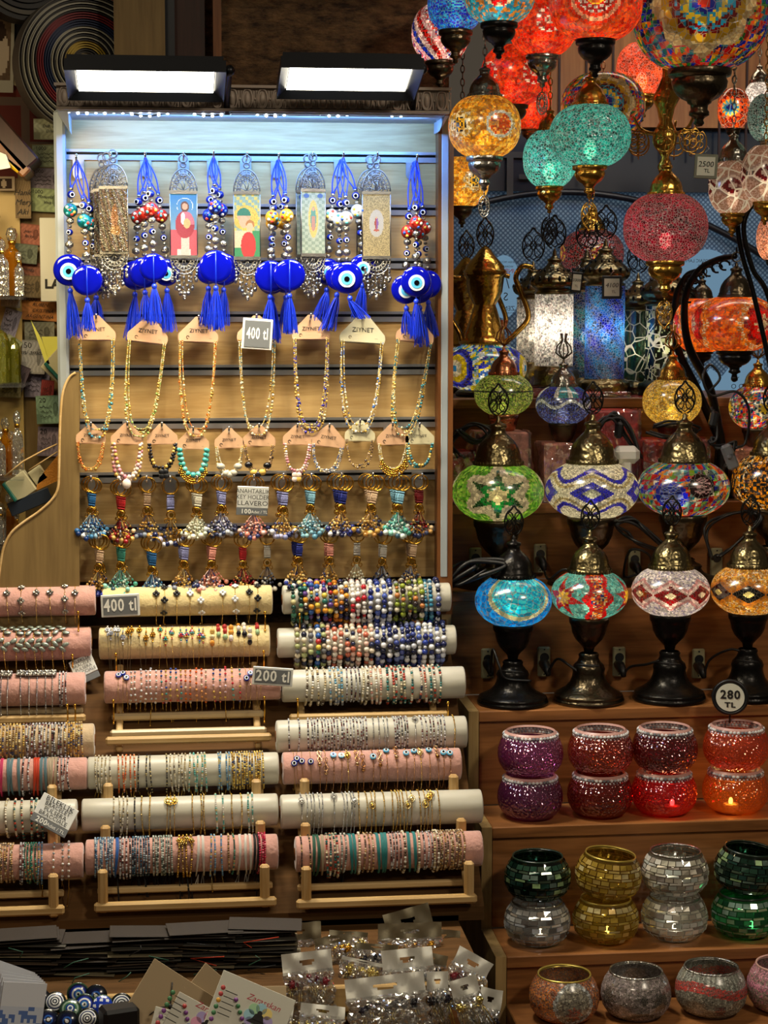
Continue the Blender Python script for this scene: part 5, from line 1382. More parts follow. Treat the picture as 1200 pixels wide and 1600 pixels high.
def p_yellowblack(a, b):
    x = near(a, 4, -.1); r = math.hypot(x, b); t = math.atan2(x, b)
    if r < .62:
        n = 8; k = int(r / .1); q = (t / (2 * PI) * n + .5 * (k % 2)) % 1
        return H('15120c') if abs(q - .5) < .24 else H('e8a81c')
    return pick(('e8a81c', '15120c', 'e8dcc0', 'e0b040'), round(a * 14), round(b * 16))
def p_cyan(a, b):
    x = a - .22; y = b - .52; r = math.hypot(x, y)
    if r < .86: return pick(('2fd0e0', '50dce8', '1fb8d8', '68e0e0'), round(a * 14), round(b * 16)) if int(r * 26) % 4 else H('18a8c8')
    if r < 1.0: return H('e0dcb8') if int(r * 40) % 2 else H('c8c8a0')
    return pick(('1a9ae0', '2aa8e8', '1488d0', '2fb0ea'), round(a * 12), round(b * 14))
def p_redteal(a, b):
    x = near(a, 3, -.75); 
    if starq(x, b, 8, .16, .27) < 1: return H('f0c830')
    if starq(x, b, 6, .26, .62, .3) < 1: return H('c01828')
    x = near(a, 3, .25); w = .34 + .1 * cos(b * 10)
    if abs(x) < w * .5: return pick(('e8702a', 'f0b040', 'd84a20', '40488a', 'f0e0b0'), round(a * 34), round(b * 34))
    if abs(x) < w: return H('d01424')
    return pick(('7ac0b8', '5fb0b0', '98d0c8'), round(a * 26), round(b * 26))
def dia(c1, c2, c3, c4_, bg, k=7, sz=.30):
    def f(a, b):
        x = near(a, k) * .95; y = abs(b); q = abs(x) / (PI / k * .98) + y / sz
        if q < .38: return H(c3)
        if q < .95: return H(c1)
        if q < 1.28: return H(c2)
        if q < 1.55: return H(c4_)
        return pick(bg, round(a * 30), round(b * 34))
    return f
p_whitered = dia('a01024', 'f0dcd4', 'e8dcc0', 'd8a8a8', ('ece4e0', 'd8d4d8', 'f4f0ec', 'b8b0c8'))
p_blackgold = dia('15110c', 'c88a2a', 'e8dca0', 'd8a040', ('e0a83c', 'c88a28', 'e8d8b8', 'f0c860'))
p_rhomb = dia('7a1020', 'c8b8b0', 'b8a8a0', 'a89088', ('b89a8c', 'c8b0a8', 'a88878'), 5, .42)
def flower(cols, bg, n=12, R_=.62, k=3, off=0., ring=None, star=True):
    def f(a, b):
        x = near(a, k, off); r = math.hypot(x, b); t = math.atan2(x, b)
        if r < R_:
            i = int(r / R_ * len(cols)); q = (t / (2 * PI) * n + .5 * (i % 2)) % 1
            c = cols[i]
            if isinstance(c, tuple): c = c[0] if abs(q - .5) < .5 * (1 - (r / R_ * len(cols) - i)) + .05 else c[1]
            return H(c)
        if ring and r < R_ * (1.25 + (.1 * cos(8 * t) if star else 0)): return pick(ring, round(a * 40), round(b * 40))
        i, j = math.floor(a * 8), math.floor(b * 9)
        return pick(bg, i, j, (a * 8 - i) > (b * 9 - j))
    return f
MULTI = ('d8482a', 'e8c030', '2a8a98', '3a9a4a', '2a38b8', 'c02030', '30306a', 'e87a2a')
p_bigstar = flower(['d84a20', '2a38b8', ('38a8c8', 'e8d040'), ('e8d040', '38a8c8'), ('8a1020', '38a8c8'), ('8a1020', 'b89a3a'), 'b89a3a'], MULTI, 16, .62, 3, .05, ('c8b088', 'd8c8a0'))
p_redflower = flower(['f8f0a0', ('f08020', 'f8d040'), ('e01818', 'e8e0d8'), ('c01020', 'e8e0d8'), 'e84a18', 'e8b090', 'e04a14', 'e07030'], ('e85a18', 'e04010', 'f07828'), 12, .75, 3)
p_red2 = flower([('f02010', 'e8d8c8'), ('e01010', 'f05018'), ('d01018', 'e8d8c8')], ('e84818', 'f06820', 'd83810'), 10, .4, 4, .2)
p_orange = flower([('e8d8b8', 'b01020'), ('e8d8b8', 'e02818'), 'e02818', ('b01420', 'e88a20')], ('e87818', 'f08a20', 'd86410', 'f0982a'), 8, .55, 3, .72, ('e8a030', 'e8dcc0', 'e89028'))
p_goldflower = flower([('15120c', 'e8c030'), ('e8c030', '15120c'), ('e8e0c0', 'c8a030')], ('e0b040', 'd8a030', 'e8c868', 'c08820'), 8, .36, 5, -.75, ('e0d8c0', 'd0b060'))
def p_goldsw(a, b):
    x = near(a, 3, .45); y = b - .0; r = math.hypot(x, y)
    if r < .34: return H('c8641c') if int(r * 34) % 2 else H('e8b060')
    if r < .42: return H('c8d0d0')
    return p_goldflower(a, b)
def p_bluesw(a, b):
    r = math.hypot(near(a, 3, .1), b - .25)
    if r < .5: return H('58b8d0') if int(r * 16) % 2 else H('1838c8')
    return pick(('2038c0', '2a88c8', '1830b0', '38a0c0'), round(a * 20), round(b * 22))
def p_redblue(a, b):
    q = int((a + b * .6 + 9) * 4) % 6
    return pick((('d8b0b8', 'e0c8c8', 'c88a90'), ('20389a', '2a48b0', '1a2a80'), ('d8c8c8', 'e8d8d0', 'b89098'), ('b01420', 'c82a20', '801018'), ('d8b0b8', 'c88a90', 'e0d0d0'), ('e8e8f0', '2a48b0', 'e03a18'))[q], round(a * 30), round(b * 30))
def p_eye(a, b):
    x = near(a, 3, -.78); r = math.hypot(x, b)
    for lim, c in ((.09, '2f9ad0'), (.17, 'e0dcc8'), (.22, 'e8d8b8'), (.37, 'e0cc20'), (.42, '5a6ae0'), (.52, '1a28a8')):
        if r < lim: return H(c)
    i, j = math.floor(a * 8), math.floor(b * 9)
    return pick(('2a38c8', 'e8dc30', '38b0c8', 'd0e0e8', 'e8e8e0', '3878c8'), i, j, (a * 8 - i) > (b * 9 - j))
def p_fern(a, b):
    if abs(b - .12) < .03: return H('1f5a28')
    return pick(('8aa848', 'a8b858', '6a8a34', 'c8c878'), round(a * 30), round(b * 30))
def p_bluenet(a, b):
    if b > .30: return pick(('38a0a8', '2a38a0', 'e0e0d8'), math.floor(a * 5))
    if abs(b - .05 - .14 * sin(a * 5)) < .07: return H('d8dcd8')
    return pick(('3a4a90', '5a6ab0', '2a3470', '8a9ac8'), round(a * 30), round(b * 30))
def plain(*cols, sc_=30):
    return lambda a, b: pick(cols, round(a * sc_), round(b * sc_))
def vary(base, cols, sc_=3.):
    """smooth patches of colour blown into crackle glass"""
    def f(a, b):
        t = .5 + .5 * sin(a * sc_ + 2 * b) * cos(b * sc_ * 1.4 + a); 
        return mixc(H(cols[0]), H(cols[1]), t)
    return f

def globe_mesh(name, rx, rz, fn, mat, n=132, rows=66, open_=.42, power=2.1, expand=1.):
    """squashed globe cut open at both poles; colours come from the pattern"""
    prof = []
    a0 = math.asin(min(.99, open_))
    lim = PI / 2 - a0
    for i in range(rows + 1):
        t = -lim + 2 * lim * i / rows
        cx, cz = abs(cos(t)) ** (2 / power), abs(sin(t)) ** (2 / power)
        prof.append((rx * cx, math.copysign(rz * cz, t)))
    asp = rz / rx
    return MB().lathe(prof, n, colfn=lambda th, z: fn(wrap(th), z / rz * asp * 1.15)).mesh(name, mat)

def finial(h, w, style=0, r=.0011):
    g = MB()
    if style == 0:
        out = [(w / 2 * sin(t) * (1 - .35 * t / PI if False else 1), 0, h * .45 - h * .45 * cos(t) + (h * .1 if abs(t - PI) < .2 else 0)) for t in np.linspace(.25, 2 * PI - .25, 30)]
        g.tube(out, r * 1.2, 5)
        for k in (-1, 1):
            g.tube([(k * w * .24 + w * .2 * sin(t), 0, h * .32 + h * .2 * cos(t)) for t in np.linspace(0, 2 * PI, 15)[:-1]], r, 5, closed=True)
            g.tube([(k * w * .22 + w * .18 * sin(t), 0, h * .62 + h * .16 * cos(t)) for t in np.linspace(0, 2 * PI, 15)[:-1]], r, 5, closed=True)
            g.tube([(0, 0, h * .05), (k * w * .34, 0, h * .22), (0, 0, h * .5), (k * w * .3, 0, h * .74), (0, 0, h * .98)], r, 5)
            g.tube([(k * w * .5, 0, h * .28), (k * w * .3, 0, h * .45), (k * w * .44, 0, h * .66)], r, 5)
        g.tube([(.0, 0, h * .2 + h * .14 * 0 + w * .16 * sin(t)) if False else (w * .15 * cos(t), 0, h * .48 + h * .13 * sin(t)) for t in np.linspace(0, 2 * PI, 13)[:-1]], r, 5, closed=True)
        g.ball((0, 0, h * .99), r * 2)
    else:   # tulip
        for k in (-1, 1):
            for q in (1., .55): g.tube([(0, 0, 0), (k * w * .5 * q, 0, h * .25), (k * w * .42 * q, 0, h * .5), (k * w * .12 * q, 0, h * .72), (k * w * .2 * q, 0, h)], r * 1.3, 5)
        g.tube([(0, 0, 0), (0, 0, h * .6)], r, 5)
    return g

CAPP = [(.50, 0), (.53, .04), (.53, .10), (.49, .13), (.50, .17), (.47, .22), (.46, .34), (.42, .50), (.34, .66), (.24, .78), (.17, .86), (.15, .93), (.15, 1.0), (.18, 1.03), (.17, 1.10), (.08, 1.14), (.045, 1.22), (.05, 1.28), (.001, 1.34)]
CUPP = [(.001, -1.0), (.10, -1.0), (.13, -.95), (.15, -.85), (.24, -.75), (.36, -.62), (.44, -.45), (.47, -.28), (.49, -.22), (.52, -.18), (.53, -.06), (.50, 0), (.44, .0)]
BASEP = [(.001, 0), (.94, 0), (.96, .05), (.95, .13), (.90, .17), (.93, .20), (.90, .27), (.76, .36), (.62, .46), (.50, .62), (.44, .80), (.42, .95), (.44, 1.05), (.40, 1.18), (.30, 1.30), (.26, 1.42), (.28, 1.50), (.24, 1.56)]
def lp(prof, k, kz=None): return [(r * k, z * (kz or k)) for r, z in prof]

def lampglow(parent, z, e, col=(1., .87, .66), r=.012, bulb=True, y=0):
    if e <= 0: return
    la = bpy.data.lights.new('lamp_light', 'POINT'); la.energy = e * LAMPW; la.color = col; la.shadow_soft_size = .006
    lo = bpy.data.objects.new('lamp_light', la); COL.objects.link(lo); lo.parent = parent; lo.location = (0, y, z)
    if bulb:
        g = MB(); g.ball((0, y + .012, z - .012), (r * .8, r * .8, r * 1.25), (12, 8)); o = g.obj('bulb', 'bulb', parent)
LAMPW = .09

def cable(parent, pts, r=.0022, name='cord'):
    g = MB(); g.tube(bezier(pts, 7), r, 6); return g.obj(name, 'cable', parent)

def table_lamp(px, py, rx_px, rz_px, Yd, fn, gm, label, e=.3, metal='dbronze', cap='bronze', zbase=None, fin=0, finh=46, capk=1.0, spin=0., group=None, power=2.1, coil=True):
    """(px,py): centre of the globe in the picture"""
    c = P(px, py, Yd); s = SC(px, py, Yd); rx, rz = rx_px * s, rz_px * s * 1.08
    zb = (c[2] - (rz_px + 122) * s if zbase is None else zbase + .0006)
    t = thing('mosaic_table_lamp', label, 'table lamp', (c[0], c[1], zb), face_cam(c) + spin, group)
    hc = c[2] - zb; k = rx
    mobj('glass_globe', globe_mesh('glass_globe', rx, rz, fn, gm, power=power, open_=.40), t, (0, 0, hc))
    zc = hc - rz * .86
    g = MB(); g.lathe(lp(CUPP, k, k * .98), 40, (0, 0, zc), rib=(20, .02, zc - .3 * k, zc)); g.obj('glass_holder', metal, t)
    zc2 = zc - .98 * k; kb = zc2 / 1.56
    if kb > .004:
        g = MB(); g.lathe([(r * k * .98, z * kb) for r, z in BASEP], 44); g.obj('base', metal, t)
    zt = hc + rz * .84
    g = MB(); g.lathe([(r * k * 1.08 * capk, z * k * .84 * capk) for r, z in CAPP], 44, (0, 0, zt), rib=None)
    nb = 40
    for j in range(nb):
        a = 2 * PI * j / nb; g.box((cos(a) * k * .575 * capk, sin(a) * k * .575 * capk, zt + .055 * k), (.0016, .0016, .006), rot=rotm(0, 0, a))
    g.obj('cap', cap, t)
    g = finial(finh * s, finh * s * .62, fin); o = g.obj('finial', 'black' if cap == 'dbronze' or fin == 0 else cap, t, (0, 0, zt + 1.12 * k * capk))
    lampglow(t, hc - rz * .2, e)
    if coil and kb > .02:
        pts = []
        for i in range(26):
            a = i * .9; pts.append((cos(a) * k * .36, sin(a) * k * .36 , zc2 * .72 + .006 * sin(i * 1.7)))
        cable(t, pts, .0022)
    return t
Z1, Z0, Z00, Z000 = ztop[3], ztop[2], ztop[1], ztop[0]
# front row on shelf at y ~1108
YL = .006
for (px, py, rx, rz, fn, gm, lab, e, mt, cp) in (
    (802, 938, 60, 39, p_cyan, 'mos_t', 'cyan and blue mosaic table lamp with a black metal base', 1.4, 'black', 'black'),
    (921, 928, 60, 37, p_redteal, 'mos_s', 'red and teal mosaic table lamp with a yellow star', 1.2, 'dbronze', 'bronze'),
    (1048, 923, 61, 38, p_whitered, 'mos_s', 'white mosaic table lamp with dark red diamonds', 1.1, 'black', 'bronze'),
    (1170, 921, 59, 38, p_blackgold, 'mos_s', 'gold mosaic table lamp with black diamonds behind the round 280 sign', 1.1, 'black', 'bronze')):
    table_lamp(px, py, rx, rz, YL, fn, gm, lab, e, mt, cp, Z1, 0, 46)
# second row
for (px, py, rx, rz, fn, gm, lab, e, cp, sp) in (
    (778, 768, 72, 45, p_greenstar, 'mos_s', 'pale green mosaic table lamp with a dark green star', 1.5, 'bronze', .0),
    (925, 765, 73, 44, p_bluewhite, 'mos_b', 'white mosaic table lamp with blue waves and diamonds', 1.5, 'bronze', 0),
    (1068, 762, 72, 43, p_multi, 'mos_t', 'multicolour mosaic table lamp with blue and lilac discs', 1.2, 'bronze', 0),
    (1206, 752, 62, 44, p_yellowblack, 'mos_d', 'amber and black petal mosaic table lamp cut by the frame edge', 1.3, 'bronze', 0)):
    table_lamp(px, py, rx, rz, .138, fn, gm, lab, e, 'dbronze', cp, Z0, 0, 50, capk=.96, spin=sp, coil=False)
# third row: small lamps on gift boxes
M['wrap'] = principled('red patterned box', H('b02c28'), .4, 0, var=.6, bscale=300)
M['pinkbox'] = principled('pink patterned box', H('d08878'), .35, 0, .4, 300, var=.5)
M['cello'] = glassy('cellophane', (.92, .9, .9), .75, .22, .04, .03, 60, .8, hue=(.9, .9, .9))
def giftbox(x0, y0, x1, y1, Yf, d, z, mt, lab):
    a = P(x0, y1, Yf); b = P(x1, y1, Yf); z += .0006; h = P((x0 + x1) / 2, y0, Yf)[2] - z
    t = thing('gift_box', lab, 'gift box', ((a[0] + b[0]) / 2, Yf + d / 2, z), R.uniform(-.03, .03)); w = b[0] - a[0]
    MB().bbox((0, 0, h / 2 - .0), (w * .94, d * .94, h * .97), .003).obj('carton', mt, t)
    g = MB(); nx = 10
    def wr(a_, b_): return (.0025 * sin(a_ * 17 + b_ * 9) + .002 * sin(b_ * 23 + a_ * 5))
    g.grid(w, h, nx, 12, lambda a_, b_: (1, 1, 1), -d / 2 - .002, bend=wr, c=(0, 0, h / 2)); g.grid(d, h, 8, 12, lambda a_, b_: (1, 1, 1), -w / 2 - .002, bend=wr, rot=rotm(0, 0, -PI / 2), c=(0, 0, h / 2)); g.grid(d, h, 8, 12, lambda a_, b_: (1, 1, 1), -w / 2 - .002, bend=wr, rot=rotm(0, 0, PI / 2), c=(0, 0, h / 2))
    g.obj('cellophane_wrap', 'cello', t); return h
BX = [(698, 706, 742, 786, .215, .09, 'wrap', 'dark red patterned gift box at the left end of the box row'), (742, 674, 828, 784, .225, .09, 'pinkbox', 'pinkish gift box in cellophane behind the green star lamp'), (848, 692, 898, 786, .22, .09, 'pinkbox', 'pink fan patterned gift box beside the white and blue lamp'),
      (926, 640, 1000, 784, .256, .09, 'wrap', 'tall red gift box behind the white and blue lamp'), (1003, 686, 1108, 784, .222, .09, 'wrap', 'red gift box in shiny cellophane behind the multicolour lamp'), (1148, 700, 1215, 784, .235, .09, 'pinkbox', 'pink gift box behind the amber petal lamp')]
BT = [Z00 + .002 + giftbox(x0, y0, x1, y1, Yf, d, Z00, mt, lab) for (x0, y0, x1, y1, Yf, d, mt, lab) in BX]
for (x0, y0, x1, y1, lab) in ((822, 606, 905, 660, 'red gift box under the white lantern'), (906, 612, 985, 660, 'red gift box under the blue lantern'), (990, 622, 1090, 660, 'dark red gift box under the green lantern')):
    giftbox(x0, y0, x1, 622, .372, .13, Z000, 'wrap', lab)
for (px, py, rx, rz, fn, gm, lab, e, cp, fin, yy) in (
    (787, 616, 46, 32, p_fern, 'mos_b', 'small green mosaic lamp with a copper cap below the brass jug lamp', .5, 'copper', 1, .27),
    (880, 632, 43, 30, p_bluenet, 'mos_b', 'small blue and white mosaic lamp with a nickel cap', .35, 'nickel', 1, .27),
    (1050, 627, 46, 36, plain('e0c060', 'c8a040', 'e8d890', 'f0d040'), 'mos_b', 'small gold mosaic lamp with a brass cap below the purple pendant', .7, 'brass', 1, .28),
    (1183, 636, 44, 34, flower(['e8d040', ('e8d040', '20306a'), ('e8e0c8', '2a7a8a')], MULTI + ('e8e0c8', 'e84878'), 8, .4, 4, .3), 'mos_t', 'small multicolour mosaic lamp with a brass cap', .5, 'brass', 1, .28)):
    c = P(px, py, yy); s = SC(px, py, yy)
    table_lamp(px, py, rx, rz, yy, fn, gm, lab, e, 'copper' if cp == 'copper' else 'dbronze', cp, BT[{787: 1, 880: 2, 1050: 4, 1183: 5}[px]], fin, 40, capk=.9, coil=False)

# ---------------------------------------------------------------- standing lanterns
ONION = [(.98, 0), (1.03, .03), (1.02, .12), (.90, .18), (.92, .26), (1.08, .34), (1.22, .50), (1.26, .66), (1.18, .84), (1.0, 1.02), (.8, 1.18), (.62, 1.32), (.46, 1.46), (.36, 1.6), (.33, 1.7), (.40, 1.74), (.36, 1.82), (.2, 1.88), (.12, 2.0), (.1, 2.2), (.04, 2.35), (.001, 2.4)]
def lantern(px, w_px, y0, y1, Yd, fn, gm, label, e, zb, metal='bronze', fin=True, lightcol=(1, .93, .8), d_=1.):
    zb += .0006; c = P(px, y1, Yd); s = SC(px, (y0 + y1) / 2, Yd); r = w_px / 2 * s; z0 = P(px, y1, Yd)[2]; z1 = P(px, y0, Yd)[2]
    t = thing('standing_lantern', label, 'lantern', (c[0], Yd, zb), face_cam(c))
    h = z1 - z0; o0 = z0 - zb
    g = MB(); prof = [(r, h * i / 44) for i in range(45)]
    g.lathe(prof, 110, (0, 0, o0), colfn=lambda th, z: fn(wrap(th), z / r * .62 - 1)); g.obj('glass_cylinder', gm, t)
    g = MB(); g.lathe([(r * q, z * r) for q, z in ONION], 44, (0, 0, o0 + h), rib=(14, .035, o0 * 0 + .3 * r, 1.4 * r))
    g.obj('onion_cap', metal, t)
    g = MB()
    for j in range(14):
        a = 2 * PI * (j + .5) / 14; 
        g.ball((sin(a) * r * 1.2, -cos(a) * r * 1.2, o0 + h + r * .78), (.0028, .0028, .0055), (8, 6))
        g.ball((sin(a) * r * .78, -cos(a) * r * .78, o0 + h + r * 1.22), (.002, .002, .004), (6, 4))
    g.obj('cap_holes', 'eyeblack', t)
    b = max(o0, .004)
    g = MB(); g.lathe([(.001, 0), (r * 1.28, 0), (r * 1.3, b * .1), (r * 1.22, b * .3), (r * 1.3, b * .45), (r * 1.25, b * .8), (r * 1.05, b * .9), (r * 1.02, b * 1.02)], 60, rib=(30, .025, b * .4, b * .85)); g.obj('base', metal, t)
    if fin: finial(52 * s, 34 * s, 0).obj('finial', 'black', t, (0, 0, o0 + h + r * 2.35))
    lampglow(t, o0 + h * .55, e, lightcol)
    return t
zl = P(865, 608, .44)[2]
p_pearl = plain('d8d4c8', 'c8b8b0', 'e8e4dc', 'b8b4b0', sc_=26)
lantern(865, 60, 460, 540 + 32, .40, p_pearl, 'gcrk', 'white crackle glass lantern with a bright bulb and onion cap', 1.9, Z000 + .02)
lantern(832, 50, 468, 566, .56, p_pearl, 'gcrk', 'white crackle glass lantern half hidden behind the bright white one', .25, Z000 + .0)
lantern(944, 62, 447, 592, .42, vary(0, ('0818a0', '0aa0c0'), 3.2), 'crk', 'tall deep blue crackle glass lantern carrying the 4100 tag', 1.6, Z000, lightcol=(.7, .9, 1.))
lantern(915, 56, 456, 590, .52, vary(0, ('0a1c90', '0fa098'), 4), 'crk', 'tall blue crackle glass lantern behind the tagged blue one', .3, Z000, lightcol=(.7, .9, 1.))
def p_greencyl(a, b):
    x = a - .1; y = b - .55; r = starq(x, y * .9, 6, .32, .55)
    if r < 1 and int(r * 9) % 3: return H('16301f')
    if r < 1.3: return H('d0d4b0')
    i, j = math.floor(a * 7), math.floor(b * 6); return pick(('122a1c', '0e2418', '1a3c28', 'd8dcc0'), i, j, (a * 7 - i) > (b * 6 - j))
lantern(1040, 66, 478, 594, .42, p_greencyl, 'mos_l', 'dark green mosaic lantern with a pale star outline', .7, Z000)
lantern(995, 50, 486, 596, .52, plain('16402c', '0f3020', '1c5038', '2a6a58', sc_=9), 'mos_l', 'dark green mosaic lantern standing behind the star one', .35, Z000)
lantern(1178, 54, 700, 712, .55, plain('16402c', '0f3020'), 'mos_l', 'low dark lantern stub', 0, Z000) if False else None

# ---------------------------------------------------------------- jug lamps
def jug(px, Yd, k_px, label, e, handle=1, globe=True, dx=0):
    c = P(px, 575, Yd); s = SC(px, 575, Yd)
    t = thing('jug_lamp', label, 'lamp', (c[0], Yd, Z000 + .0006), face_cam(c))
    hc = c[2] - Z000; q = k_px / 68 * s
    if globe: mobj('glass_globe', globe_mesh('glass_globe', 66 * q, 41 * q, p_eye, 'mos_s', open_=.45), t, (0, 0, hc))
    g = MB(); g.lathe([(.001, 0), (44 * q, 0), (46 * q, .006), (40 * q, .012), (30 * q, hc * .3), (26 * q, hc * .42), (36 * q, hc - 40 * q), (38 * q, hc - 36 * q)], 40); g.obj('base', 'dbronze', t)
    zt = hc + 35 * q
    g = MB(); g.lathe([(36 * q, 0), (40 * q, 2 * q), (40 * q, 6 * q), (33 * q, 9 * q), (31 * q, 16 * q), (19 * q, 56 * q), (16 * q, 64 * q)], 40, (0, 0, zt)); g.lathe([(16 * q, 0), (27 * q, 22 * q), (30 * q, 46 * q), (33 * q, 48 * q), (33 * q, 52 * q)], 8, (0, 0, zt + 60 * q)); g.obj('jug_body', 'brass', t)
    g = MB(); g.lathe([(33 * q, 0), (34 * q, 3 * q), (30 * q, 6 * q), (30 * q, 10 * q), (16 * q, 26 * q), (9 * q, 36 * q), (4 * q, 40 * q), (.001, 42 * q)], 32, (0, 0, zt + 112 * q)); g.obj('lid', 'brass', t)
    finial(48 * q, 26 * q, 0).obj('finial', 'dbronze', t, (0, 0, zt + 150 * q))
    for sg, nme in ((1, 'spout_handle'), (-1, 'grip_handle')):
        g = MB(); pts = [(sg * 33 * q, 0, zt + 5 * q), (sg * 50 * q, 0, zt + 20 * q), (sg * 68 * q, 0, zt + 45 * q), (sg * 55 * q, 0, zt + 85 * q), (sg * 48 * q, 0, zt + 105 * q), (sg * 58 * q, 0, zt + 122 * q), (sg * 74 * q, 0, zt + 120 * q)] if sg > 0 else \
            [(sg * 36 * q, 0, zt + 2 * q), (sg * 40 * q, 0, zt + 20 * q), (sg * 58 * q, 0, zt + 50 * q), (sg * 70 * q, 0, zt + 80 * q), (sg * 62 * q, 0, zt + 103 * q), (sg * 36 * q, 0, zt + 104 * q)]
        g.tube(bezier(pts, 7), 4.2 * q, 8); g.obj(nme, 'brass', t)
    lampglow(t, hc, e)
    return t
jug(757, .45, 68, 'brass jug lamp on a yellow and blue eye patterned globe', 1.4)
jug(728, .62, 62, 'second brass jug lamp half hidden behind the first', .4)

# ---------------------------------------------------------------- hanging lamps
HCUP = [(.001, -1.04), (.05, -1.03), (.09, -.98), (.07, -.92), (.10, -.88), (.17, -.84), (.17, -.78), (.14, -.74), (.15, -.66), (.20, -.63), (.21, -.59), (.30, -.55), (.39, -.47), (.455, -.36), (.475, -.25), (.45, -.21), (.45, -.185), (.52, -.16), (.535, -.12), (.535, -.03), (.51, 0), (.44, 0)]
ZC = P(900, -140, .1)[2]
# ceiling rail that carries them
struct(MB().box((P(900, -150, .2)[0], .15, ZC + .03), (1.2, .9, .03)).obj('ceiling', 'pine', loc=(0, 0, 0)))
def hanging(px, py, rx_px, rz_px, Yd, fn, gm, label, e=1., cup='dbronze', cap='dbronze', cupk=1., capk=1., pend=0, spin=0., tilt=0., power=2.2, open_=.42, nocap=False, lc=(1., .85, .62), pmat=None, cupz=1.):
    c = P(px, py, Yd); s = SC(px, py, Yd); rx, rz = rx_px * s, rz_px * s * 1.08
    t = thing('hanging_mosaic_lamp', label, 'hanging lamp', c, face_cam(c) + spin)
    mobj('glass_globe', globe_mesh('glass_globe', rx, rz, fn, gm, power=power, open_=open_, n=150 if rx_px > 60 else 110, rows=70 if rx_px > 60 else 48), t)
    k = rx
    g = MB(); g.lathe([(r * k * cupk, z * k * cupk * cupz) for r, z in HCUP], 40, (0, 0, -rz * .88), rib=(24, .02, -rz * .88 - .13 * k * cupk, -rz * .88)); g.obj('glass_holder', cup, t)
    zt = rz * .86
    if not nocap:
        g = MB(); g.lathe([(r * k * 1.0 * capk, z * k * .8 * capk) for r, z in CAPP], 36, (0, 0, zt), rib=None)
        for j in range(32):
            a = 2 * PI * j / 32; g.box((cos(a) * k * .53 * capk, sin(a) * k * .53 * capk, zt + .055 * k), (.0016, .0016, .005), rot=rotm(0, 0, a))
        g.obj('cap', cap, t)
    # chain of links up to the ceiling
    g = MB(); z = zt + (1.05 * k * capk if not nocap else 0); top = ZC + .015 - c[2]; i = 0
    while z < top:
        o = (1, 0) if i % 2 else (0, 1)
        g.tube([(o[0] * .003 * cos(a), o[1] * .003 * cos(a), z + .0065 + .0065 * sin(a)) for a in np.linspace(0, 2 * PI, 11)[:-1]], .0009, 4, closed=True); z += .0105; i += 1
    g.obj('chain', cap if not nocap else cup, t)
    if pend:
        zb = -rz * .88 - 1.02 * k * cupk * cupz; w = 17 * s
        g = MB(); g.tube([(0, 0, zb), (0, 0, zb - 8 * s)], .0009, 4)
        if pend == 1:   # pierced rosette
            h = 34 * s
            for q in (1, .45): g.tube([(w / 2 * q * cos(a), 0, zb - 8 * s - h / 2 + h / 2 * q * sin(a)) for a in np.linspace(0, 2 * PI, 21)[:-1]], .0011, 5, closed=True)
            for j in range(10):
                a = 2 * PI * j / 10; g.tube([(w / 2 * .7 * cos(a) + w * .1 * cos(q), 0, zb - 8 * s - h / 2 + h / 2 * .7 * sin(a) + w * .13 * sin(q)) for q in np.linspace(0, 2 * PI, 8)[:-1]], .0008, 4, closed=True)
        else:
            v = finial(44 * s, 24 * s, 0, .0011); m_ = np.concatenate(v.v) * np.array([1, 1, -1]); g.add(m_ + np.array([0, 0, zb - 6 * s]), v.f)
        g.obj('pendant_charm', pmat or cup, t)
    lampglow(t, -rz * .15, e, lc)
    return t
TEAL = plain('2fa898', '28988c', '46b8a6', '1f8a80', sc_=18)
hanging(757, 198, 57, 47, -.12, p_goldsw, 'mos_s', 'gold mosaic hanging lamp with a black and yellow flower', 1.3, 'nickel', 'nickel', .94, .9, 1, cupz=.98)
hanging(922, 212, 64, 47, -.12, TEAL, 'crk', 'larger teal crackle glass hanging lamp with a gold cap', 1.5, 'brass', 'brass', .80, .82, 2, pmat='brass', lc=(.95, 1., .95))
hanging(859, 248, 42, 44, .02, TEAL, 'crk', 'smaller teal crackle glass hanging lamp behind the larger one', 1.2, 'brass', 'brass', .98, .9, 2, pmat='black', lc=(.95, 1., .95))
hanging(1040, 356, 66, 52, -.06, vary(0, ('b80848', '780430'), 1.9), 'gcrk', 'purple red crackle glass hanging lamp with a gold cap', 1.2, 'brass', 'brass', .86, .82, 2, pmat='brass', lc=(1., .9, .7))
hanging(931, 6, 73, 56, -.30, p_redflower, 'mos_s', 'large red and orange flower mosaic hanging lamp', 1.5, 'black', 'black', .80, 1, 0, nocap=True)
hanging(848, 38, 54, 48, -.04, p_red2, 'mos_s', 'orange red mosaic hanging lamp beside the large red flower one', 1.1, 'nickel', 'nickel', .92, 1, 1, nocap=True)
hanging(1095, 20, 108, 88, -.19, p_bigstar, 'mos_t', 'very large multicolour star mosaic hanging lamp', 2.0, 'dbronze', 'dbronze', .86, 1, 0, nocap=True, cupz=.95)
hanging(780, -8, 56, 44, -.26, flower(['e8d040', ('f0e0a0', 'e84030'), ('d01828', 'e8d8b8'), ('38a0c0', 'c89040')], ('2a98b0', '38a8c0', 'c89040', '2a8aa8'), 10, .7, 3), 'mos_s', 'blue and gold mosaic hanging lamp with a red star and black holder', 1.4, 'black', 'black', .98, 1, 0, nocap=True)
hanging(712, 8, 44, 40, -.02, p_bluesw, 'mos_s', 'blue swirl mosaic hanging lamp', 1.2, 'dbronze', 'dbronze', 1.14, 1, 0, nocap=True)
hanging(688, 52, 45, 44, .09, p_redblue, 'mos_t', 'white red and blue striped mosaic hanging lamp beside the floodlight', 1.2, 'dbronze', 'dbronze', .98, 1, 0, nocap=True)
